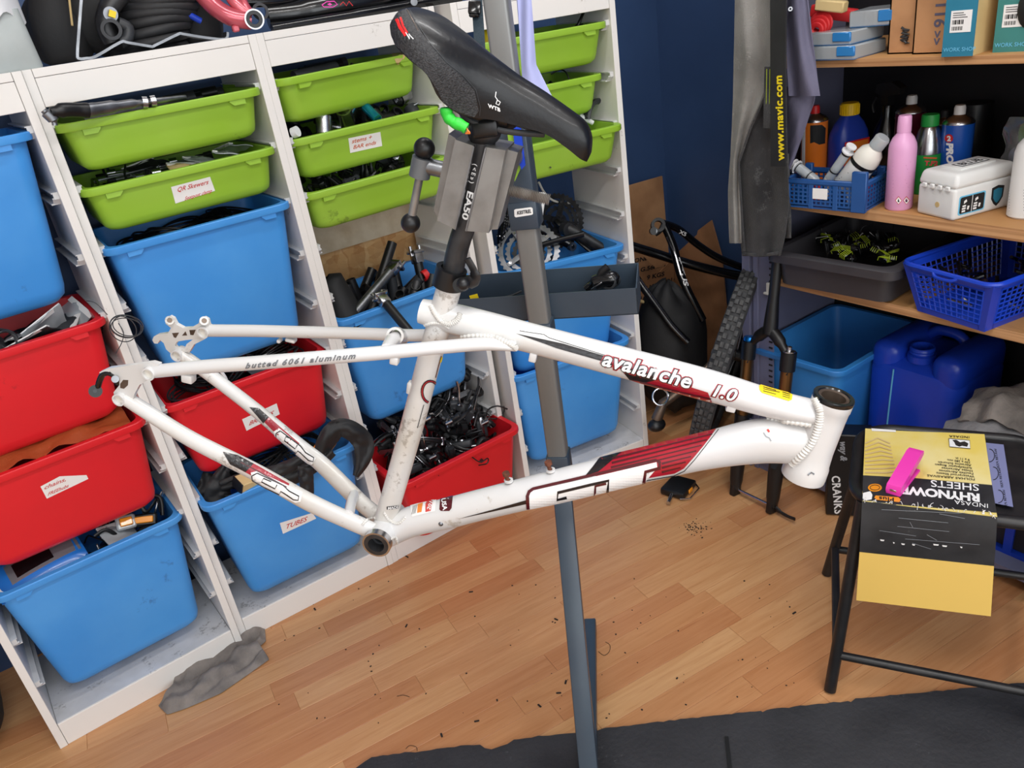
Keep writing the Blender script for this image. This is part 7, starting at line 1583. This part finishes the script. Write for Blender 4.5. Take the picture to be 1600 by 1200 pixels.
# B3, B4 cables
for k in range(8): cable_coil(bm('B3') @ T(-.11 + .032 * k, .12 + .025 * (k % 4), -.045) @ rotm(.15 * (k % 3), .15, k), 'coil of dark cable in the tall blue bin under the skewers', 'cables in the tall blue bin', .06, 'black', 6, k)
for k in range(13): cable_coil(bm('B4') @ T(-.12 + .02 * k, .10 + .025 * (k % 5), -.035 + .012 * (k % 3)) @ rotm(.35 if k % 2 else .1, .2 * (k % 3), k * .8), 'coil of black brake hose in the red bin behind the stays', 'hoses in the red bin', .055, 'black' if k % 4 else 'charcoal', 6, 10 + k)
packet(bm('B4') @ T(.05, .05, .0) @ rotm(.5, .1, .3), 'dark packet with white print in the red bin', None, .09, .06, 'charcoal')
single('light_wire', MB().tube(spline([ony(345, 580, -.02), ony(352, 590, -.02), ony(357, 603, -.01)], 4), .004, 8), 'butcher_white', 'short white tube between the stays above the red bin', 'tube')
# B5 inner tubes
def tubeloop(pts, r, lab, flat=.28): single('inner_tube', MB().tube(spline([ony(x, y, Y) for x, y, Y in pts], 6), r, 12, flat=flat), 'black_rubber', lab, 'inner tube', 'inner tubes', smooth=80)
def ribbon(path, lab, seed):
    """flattened rubber inner tube: path of (px, py, Y, half width px)"""
    P = spline([V((p[0], p[1], p[2] * 1000)) for p in path], 7); Wd = spline([V((p[3], 0, 0)) for p in path], 7); n = len(P)
    def f(u, v):
        i = min(n - 1, int(round(u * (n - 1)))); a = P[max(0, i - 1)]; b = P[min(n - 1, i + 1)]; t = V((b.x - a.x, b.y - a.y, 0)); t = t.normalized() if t.length > 1e-6 else V((1, 0, 0))
        w = (v - .5) * 2; q = P[i] + V((-t.y, t.x, 0)) * Wd[i].x * w
        return ony(q.x, q.y, P[i].z / 1000 - .010 * (1 - w * w) + .010 * noise.noise(V((u * 6 + seed, v * 3, seed))) + .004 * noise.noise(V((u * 17, v * 8, seed))))
    single('inner_tube', MB().sheet(f, n, 11, .004), 'black_rubber', lab, 'inner tube', 'inner tubes', smooth=80)
ribbon([(345, 760, .03, 8), (385, 746, .0, 9), (420, 740, -.04, 10), (452, 728, -.06, 9), (478, 712, -.075, 6)], 'black inner tube folded along the rim of the blue tube bin', 1)
ribbon([(478, 742, -.05, 6), (498, 712, -.055, 10), (514, 682, -.062, 15), (532, 668, -.07, 14), (554, 676, -.078, 15), (568, 694, -.082, 16), (566, 718, -.084, 12), (556, 744, -.085, 4)], 'black rubber tube draped over the corner of the blue tube bin', 2)
ribbon([(440, 752, -.03, 12), (470, 738, -.045, 12), (500, 722, -.055, 9), (520, 706, -.06, 6)], 'flat black tube rising out of the blue tube bin', 3)
ribbon([(476, 728, -.088, 11), (478, 746, -.088, 11), (481, 772, -.082, 9)], 'black tube end hanging down the front of the blue tube bin', 4)
ribbon([(352, 728, .05, 6), (346, 748, .04, 14), (340, 770, .035, 20), (344, 790, .03, 22)], 'wide black rubber piece beside the unit side panel', 5)
ribbon([(330, 740, .09, 12), (324, 765, .08, 16), (322, 785, .07, 16)], 'dark rubber piece deep beside the unit side panel', 6)
for k in range(7): cable_coil(bm('B5') @ T(-.11 + .035 * k, .11 + .025 * (k % 4), -.045) @ rotm(.25, .2, k), 'coiled black inner tube deep in the blue tube bin', 'coiled inner tubes', .06, 'black_rubber', 6, 30 + k)
yb = thing('tube_carton', 'small yellow and black tube carton in the blue bin', 'box', ony(385, 755, .0)); wpart('carton', MB().rbox(-.03, .03, -.02, .02, -.015, .015, .002, 1, T(ony(388, 752, -.02)) @ rotm(.4, .2, .3)), 'buff', yb); wpart('carton_end', MB().rbox(-.032, -.029, -.021, .021, -.016, .016, .001, 1, T(ony(388, 752, -.02)) @ rotm(.4, .2, .3)), 'black', yb)
oc2 = single('orange_carton', MB().rbox(-.035, .035, -.02, .02, -.012, .012, .002, 1, T(ony(505, 700, -.03)) @ rotm(.5, -.3, .5)), 'reflector', 'orange carton under the draped black tube', 'box')
# A2, A3, A4
for k in range(8): packet(bm('A2') @ T(-.05 + .03 * k, .05 + .03 * (k % 4), -.02 + .008 * (k % 3)) @ rotm(.5 * (k % 3), .3, k * .7), 'clear packet of parts in the upper red bin', 'packets in the upper red bin', .10, .07, 'clear_plastic' if k % 2 else 'charcoal')
for k in range(8): cable_coil(bm('A2') @ T(-.05 + .03 * k, .12 + .02 * (k % 5), -.05) @ rotm(.4, .4, k), 'dark cable tangle in the upper red bin', 'cables in the upper red bin', .05, 'black', 5, 50 + k)
cable_coil(T(ony(10, 535, -.0)) @ rotm(1.2, 0, .4), 'dark round spring part at the edge of the upper red bin', None, .022, 'black_worn', 5, 77)
wc_ = thing('wire_coil', 'loose steel cable coil hanging out of the upper red bin', 'cable', ony(205, 515, -.09))
for k, (cx_, cy_, rx, ry, tl) in enumerate(((196, 510, 24, 18, 0), (200, 509, 22, 16, .4), (192, 514, 20, 20, .2), (198, 512, 25, 15, -.2))):
    wpart('loop', MB().tube([ony(cx_ + rx * math.cos(q) + 4 * math.sin(q + tl), cy_ + ry * math.sin(q), -.10 - .006 * k) for q in [i * pi / 16 for i in range(32)]], .0011, 6, closed=True), 'charcoal', wc_)
wpart('loose_end', MB().tube(spline([ony(185, 505, -.10), ony(193, 520, -.105), ony(190, 536, -.105), ony(181, 552, -.105)], 5), .0009, 6), 'charcoal', wc_); wpart('loose_end', MB().tube(spline([ony(168, 492, -.09), ony(150, 474, -.08), ony(135, 470, -.06)], 5), .0009, 6), 'charcoal', wc_)
og = BINS['A3'][2]
def obag(u, v):
    x = -.2 + .38 * u; y = .015 + .25 * v; n = noise.noise(V((u * 5, v * 5, 1))) * .5 + noise.noise(V((u * 11, v * 11, 4))) * .25
    return og @ V((x, y, -.012 + .055 * v + .035 * n + .02 * math.sin(u * pi)))
single('orange_bag', MB().sheet(obag, 34, 22, .001), 'bag_orange', 'crumpled orange plastic bag filling the labelled red bin', 'plastic bag', smooth=80)
bpk = thing('blue_packet', 'blue and silver foil packet lying in the bottom blue bin', 'packet', M=BINS['A4'][2] @ T(-.105, .075, -.002) @ rotm(.42, -.10, .05))
part('foil_body', MB().sheet(lambda u, v: (-.095 + .19 * u, -.05 + .10 * v, .016 * (math.sin(u * pi) * math.sin(v * pi)) ** .4), 16, 12, .004), 'packet_blue', bpk, smooth=80); part('foil_back', MB().sheet(lambda u, v: (-.095 + .19 * u, -.05 + .10 * v, -.016 * (math.sin(u * pi) * math.sin(v * pi)) ** .4), 16, 12, .004), 'packet_blue', bpk, smooth=80)
part('silver_panel', MB().sheet(lambda u, v: (-.06 + .15 * u, -.026 + .07 * v, .0185 * (math.sin((.18 + .79 * u) * pi) * math.sin((.24 + .7 * v) * pi)) ** .4), 12, 8, .0012), 'foil_silver', bpk, smooth=80); part('window', MB().sheet(lambda u, v: (-.045 + .08 * u, -.018 + .04 * v, .0198 * (math.sin((.26 + .42 * u) * pi) * math.sin((.32 + .4 * v) * pi)) ** .4), 8, 6, .001), 'black_gloss', bpk, smooth=80)
part('paper_tag', MB().prism([(-.095, -.03), (-.082, -.048), (-.062, -.044), (-.066, -.014), (-.085, -.010)], .008, .0095), 'paper', bpk, smooth=0)
for k, (px, py, sz) in enumerate(((197, 815, (.014, .010)), (224, 812, (.022, .008)))):
    rf = thing('reflector_block', ('amber reflector in clear plastic', 'long amber reflector beside the black loops')[k] + ' in the bottom blue bin', 'reflector', ony(px, py, .04)); MMx = T(ony(px, py, .03)) @ rotm(.9, .2, -.3 * k)
    wpart('lens', MB().rbox(-sz[0], sz[0], -sz[1], sz[1], -.002, .004, .002, 1, MMx), 'reflector', rf); wpart('housing', MB().rbox(-sz[0] - .008, sz[0] + .008, -sz[1] - .007, sz[1] + .007, -.014, -.002, .004, 1, MMx), 'black' if k else 'clear_plastic', rf)
for k, pts in enumerate(([(218, 785, .06), (228, 800, .05), (238, 790, .06), (246, 780, .06), (250, 800, .05)], [(222, 780, .07), (232, 775, .08), (250, 778, .08), (254, 805, .06)], [(148, 838, .03), (165, 828, .03), (182, 838, .03), (175, 850, .02)])):
    single('black_strap', MB().tube(spline([ony(*p) for p in pts], 5), .005, 8, flat=.5), 'black', ('looped black strap beside the amber reflectors', 'black strap arching at the back of the bottom blue bin', 'black hook strap next to the blue foil packet')[k], 'strap')
for k in range(12): (caliper if k % 2 else brake_lever)(BINS['A4'][2] @ T(rh.uniform(-.02, .15), rh.uniform(.05, .24), -.045) @ rot() @ Matrix.Scale(.8, 4), 'black bracket under the reflectors in the bottom blue bin' if k % 2 else 'black clamp under the reflectors in the bottom blue bin', 'parts under the reflectors', 'black', 'alu_dull' if k % 3 else 'alu')
packet(BINS['A4'][2] @ T(.07, .07, -.015) @ rotm(.6, .3, .4), 'clear creased packet beside the amber reflectors', None, .08, .07, 'clear_plastic')

# ================================================================ things on top of the shelving
ZTOP = 1.45
def tp_(x, y, Y): return ony(x, y, Y)
ba, bb2 = tp_(-25, 100, .03), tp_(64, 95, .03); bkr = (bb2 - ba).length / 2; bkc = (ba + bb2) / 2
bu = thing('plastic_bucket', 'frosted grey plastic tub with a white bag over it on the shelving', 'bucket', (bkc.x, bkc.y + .02, ZTOP))
bht = (tp_(30, 32, .03).z - ZTOP) + .02
part('tub', rings([[(x, y, z) for x, y, z in rrect(bkr * k, -bkr * .8 * k, bkr * .8 * k, 0, bkr * .3, z)] for k, z in ((.97, .0), (1, .004), (.93, bht * .6), (.88, bht))]), 'frost', bu)
part('white_bag', MB().grid(lambda u, v: ((bkr * (1.02 + .12 * math.sin(u * 13) * (1 - v))) * math.cos(u * 2 * pi) * (1 if v < .6 else (1.2 - v) / .6), (bkr * .9 * (1 + .1 * math.sin(u * 17))) * math.sin(u * 2 * pi) * (1 if v < .6 else (1.2 - v) / .6), bht - .016 + .09 * v + .012 * math.sin(u * 25) * (1 - v)), 40, 10, close_u=True), 'bag_white', bu, smooth=80)
BR = spline([tp_(x, y, .03) for x, y in ((130, -40), (124, 40), (121, 84), (124, 91.5), (135, 91), (150, 88), (188, 66), (200, 66.5), (236, 72.5), (242, 71), (278, 53.5), (286, 53), (320, 58.5), (352, 61), (356, 50))], 3)
def strip(path, wv, t): 
    b = MB(); n = len(path)
    return b.sheet(lambda u, v: path[min(n - 1, int(round(u * (n - 1))))] + V(wv) * v, n, 3, t)
single('chrome_bracket', strip(BR, (.004, .045, .0), .005), 'alu_dull', 'zigzag chrome bracket lying on top of the shelving', 'bracket', smooth=25)
coil = thing('tyre_stack', 'stack of small black tyres behind the chrome bracket', 'tyres', tp_(245, 80, .14))
for k in range(7):
    c = tp_(236 + 3 * k, 76 - k * 13, .13); c.y = .14
    wpart('tyre', MB().tube([c + V((.072 * math.cos(q), .06 * math.sin(q), .006 * math.sin(q + k))) for q in [i * pi / 16 for i in range(32)]], .0105, 10, closed=True), 'black_rubber', coil, 80)
cl_ = thing('cast_clamp', 'dark cast clamp with a round hole and yellow cap on the shelving', 'clamp', tp_(175, 70, .07))
wpart('ring', MB().ring(tp_(174, 46, .055), tp_(176, 45, .085), .020, .0135, 24), 'charcoal', cl_); wpart('body', MB().tube(spline([tp_(185, 36, .07), tp_(200, 44, .07), tp_(198, 60, .07), tp_(188, 66, .07)], 4), .012, 10), 'charcoal', cl_); wpart('yellow_cap', MB().lathe([(.009, 0), (.009, .006)], 4, frame_of(tp_(175, 22, .06), V((1, 0, .3)), V((-.3, 0, 1)))), 'sticker_yellow', cl_); wpart('cap_base', MB().cyl(tp_(171, 22, .08), tp_(173, 22, .066), .014, 18), 'foil_silver', cl_)
wpart('upper_body', MB().tube(spline([tp_(176, 66, .09), tp_(165, 40, .09), tp_(172, 10, .09), tp_(190, -10, .09)], 4), .02, 10), 'black_worn', cl_)
for k, (x, y, r, lab) in enumerate(((92, 45, .055, 'black cloth bundle between the bucket and the chrome bracket'), (150, 20, .06, 'dark bundle behind the cast clamp'), (310, 35, .05, 'dark rubber bundle behind the pink frame'))):
    c = tp_(x, y, .17)
    single('black_bundle', MB().grid(lambda u, v, c=c, r=r, k=k: (c.x + r * 1.1 * math.sin(v * pi) * math.cos(u * 2 * pi) * (1 + .22 * noise.noise(V((math.cos(u * 6.28) * 2, math.sin(u * 6.28) * 2, v * 4 + k)))), c.y + r * .8 * math.sin(v * pi) * math.sin(u * 2 * pi), max(ZTOP + .001, c.z + 1.6 * r * math.cos(v * pi) * (1 + .2 * noise.noise(V((u * 3, v * 3, k)))))), 28, 18, close_u=True), 'bag_black', lab, 'bundle', smooth=80)
single('brass_rod', MB().tube([tp_(106, -20, .12), tp_(113, 40, .1)], .0022, 8), 'buff', 'thin pale rod leaning among the black bundles', 'rod')
single('blue_tool', MB().tube([tp_(290, 20, .10), tp_(314, 33, .10)], .007, 10), 'royal', 'small blue handled tool behind the chrome bracket', 'tool')
pf = thing('pink_bicycle', 'metallic pink bicycle frame lying on top of the shelving', 'bicycle frame', tp_(370, 50, .05))
def pt3(name, pts, r, m='pink_metal'): return wpart(name, MB().tube(spline([tp_(*p) for p in pts], 5), r, 16), m, pf)
pt3('down_tube', [(300, -30, .10), (330, 6, .08), (360, 26, .06), (392, 32, .05)], .0195); pt3('chain_stay', [(350, -20, .08), (368, 6, .06), (392, 26, .05)], .012); pt3('seat_tube', [(372, -20, .07), (382, 8, .055), (394, 24, .05)], .010)
wpart('bottom_bracket', MB().ring(tp_(397, 30, .02), tp_(397, 30, .085), .0195, .0165, 28), 'pink_metal', pf); wpart('bracket_rim', MB().ring(tp_(397.5, 30, .013), tp_(397.5, 30, .021), .0205, .0175, 28), 'alu', pf); wpart('bracket_bearing', MB().ring(tp_(397.5, 30, .014), tp_(397, 30, .04), .0176, .010, 24), 'charcoal', pf); wpart('cable_lug', MB().rbox(-.008, .008, -.006, .006, -.008, .006, .003, 1, T(tp_(368, 44, .05))), 'pink_metal', pf)
pt3('far_stay', [(386, 4, .09), (430, 2, .09), (470, -4, .10)], .011, 'black_gloss')
bf2 = thing('glossy_bicycle', 'glossy black bicycle frame with pink print lying on the shelving', 'bicycle frame', tp_(520, 35, .1))
bt_ = wpart('main_tube', MB().tube(spline([tp_(418, 26, .10), (tp_(470, 20, .09)), tp_(540, 6, .08), tp_(600, -6, .08), tp_(660, -14, .08)], 6), [.026] * 7 + [.030] * 12 + [.022] * 6, 28, flat=.8), 'black_gloss', bf2)
wpart('lower_tube', MB().tube(spline([tp_(425, 45, .05), tp_(500, 32, .05), tp_(560, 22, .05), tp_(640, 8, .06), tp_(720, -6, .06)], 5), [.010] * 10 + [.012] * 11, 14), 'black_gloss', bf2); wpart('bolt', MB().cyl(tp_(647, 3, .03), tp_(647, 3, .07), .0085, 14), 'alu_dull', bf2)
wpart('shell', MB().ring(tp_(407, 18, .06), tp_(407, 18, .11), .018, .012, 20), 'charcoal', bf2)
decal('print', stroke([(503, 8), (510, 3), (522, 2), (527, 7), (520, 11), (506, 11), (503, 8)], 1.4), [bt_], 'pink_plastic', bt_, .001, 4); decal('print', poly_bm([(511, 7), (515, 4.5), (519, 7), (515, 9)]), [bt_], 'pink_plastic', bt_, .001, 4); decal('print', stroke([(531, 8), (536, 3), (541, 9), (545, 2), (551, 9)], 1.4), [bt_], 'red_strap', bt_, .001, 4)

for k in range(9): seat_post(bm('C1') @ T(-.14 + .02 * k, .06 + .022 * k, -.004 - .005 * (k % 3)) @ rotm(0, 1.55, .1 * (k % 3)), 'black tube lying in the taped green bin', 'tubes in the taped green bin', .12, 'black' if k % 2 else 'charcoal', 'black', False)
for k in range(22):
    px = 1290 + (k * 41) % 112; py = 370 + (k * 17) % 34
    caliper(T(onz(px, py, Z3S + .072 + .01 * (k % 2))) @ rot() @ Matrix.Scale(.42, 4), 'small dark lamp unit jumbled in the grey tray', 'lamp units in the grey tray', 'black', 'alu' if k % 5 == 0 else 'black_worn')
for k in range(4):
    px = 1290 + (k * 53) % 108; py = 368 + (k * 13) % 34
    cable_coil(T(onz(px, py, Z3S + .085)) @ rotm(rh.uniform(-.6, .6), rh.uniform(-.6, .6), k) @ Matrix.Scale(.28, 4), 'thin yellow-green cable loop in the grey tray', 'cable loops in the grey tray', .05, 'lime_wire', 4, 90 + k)
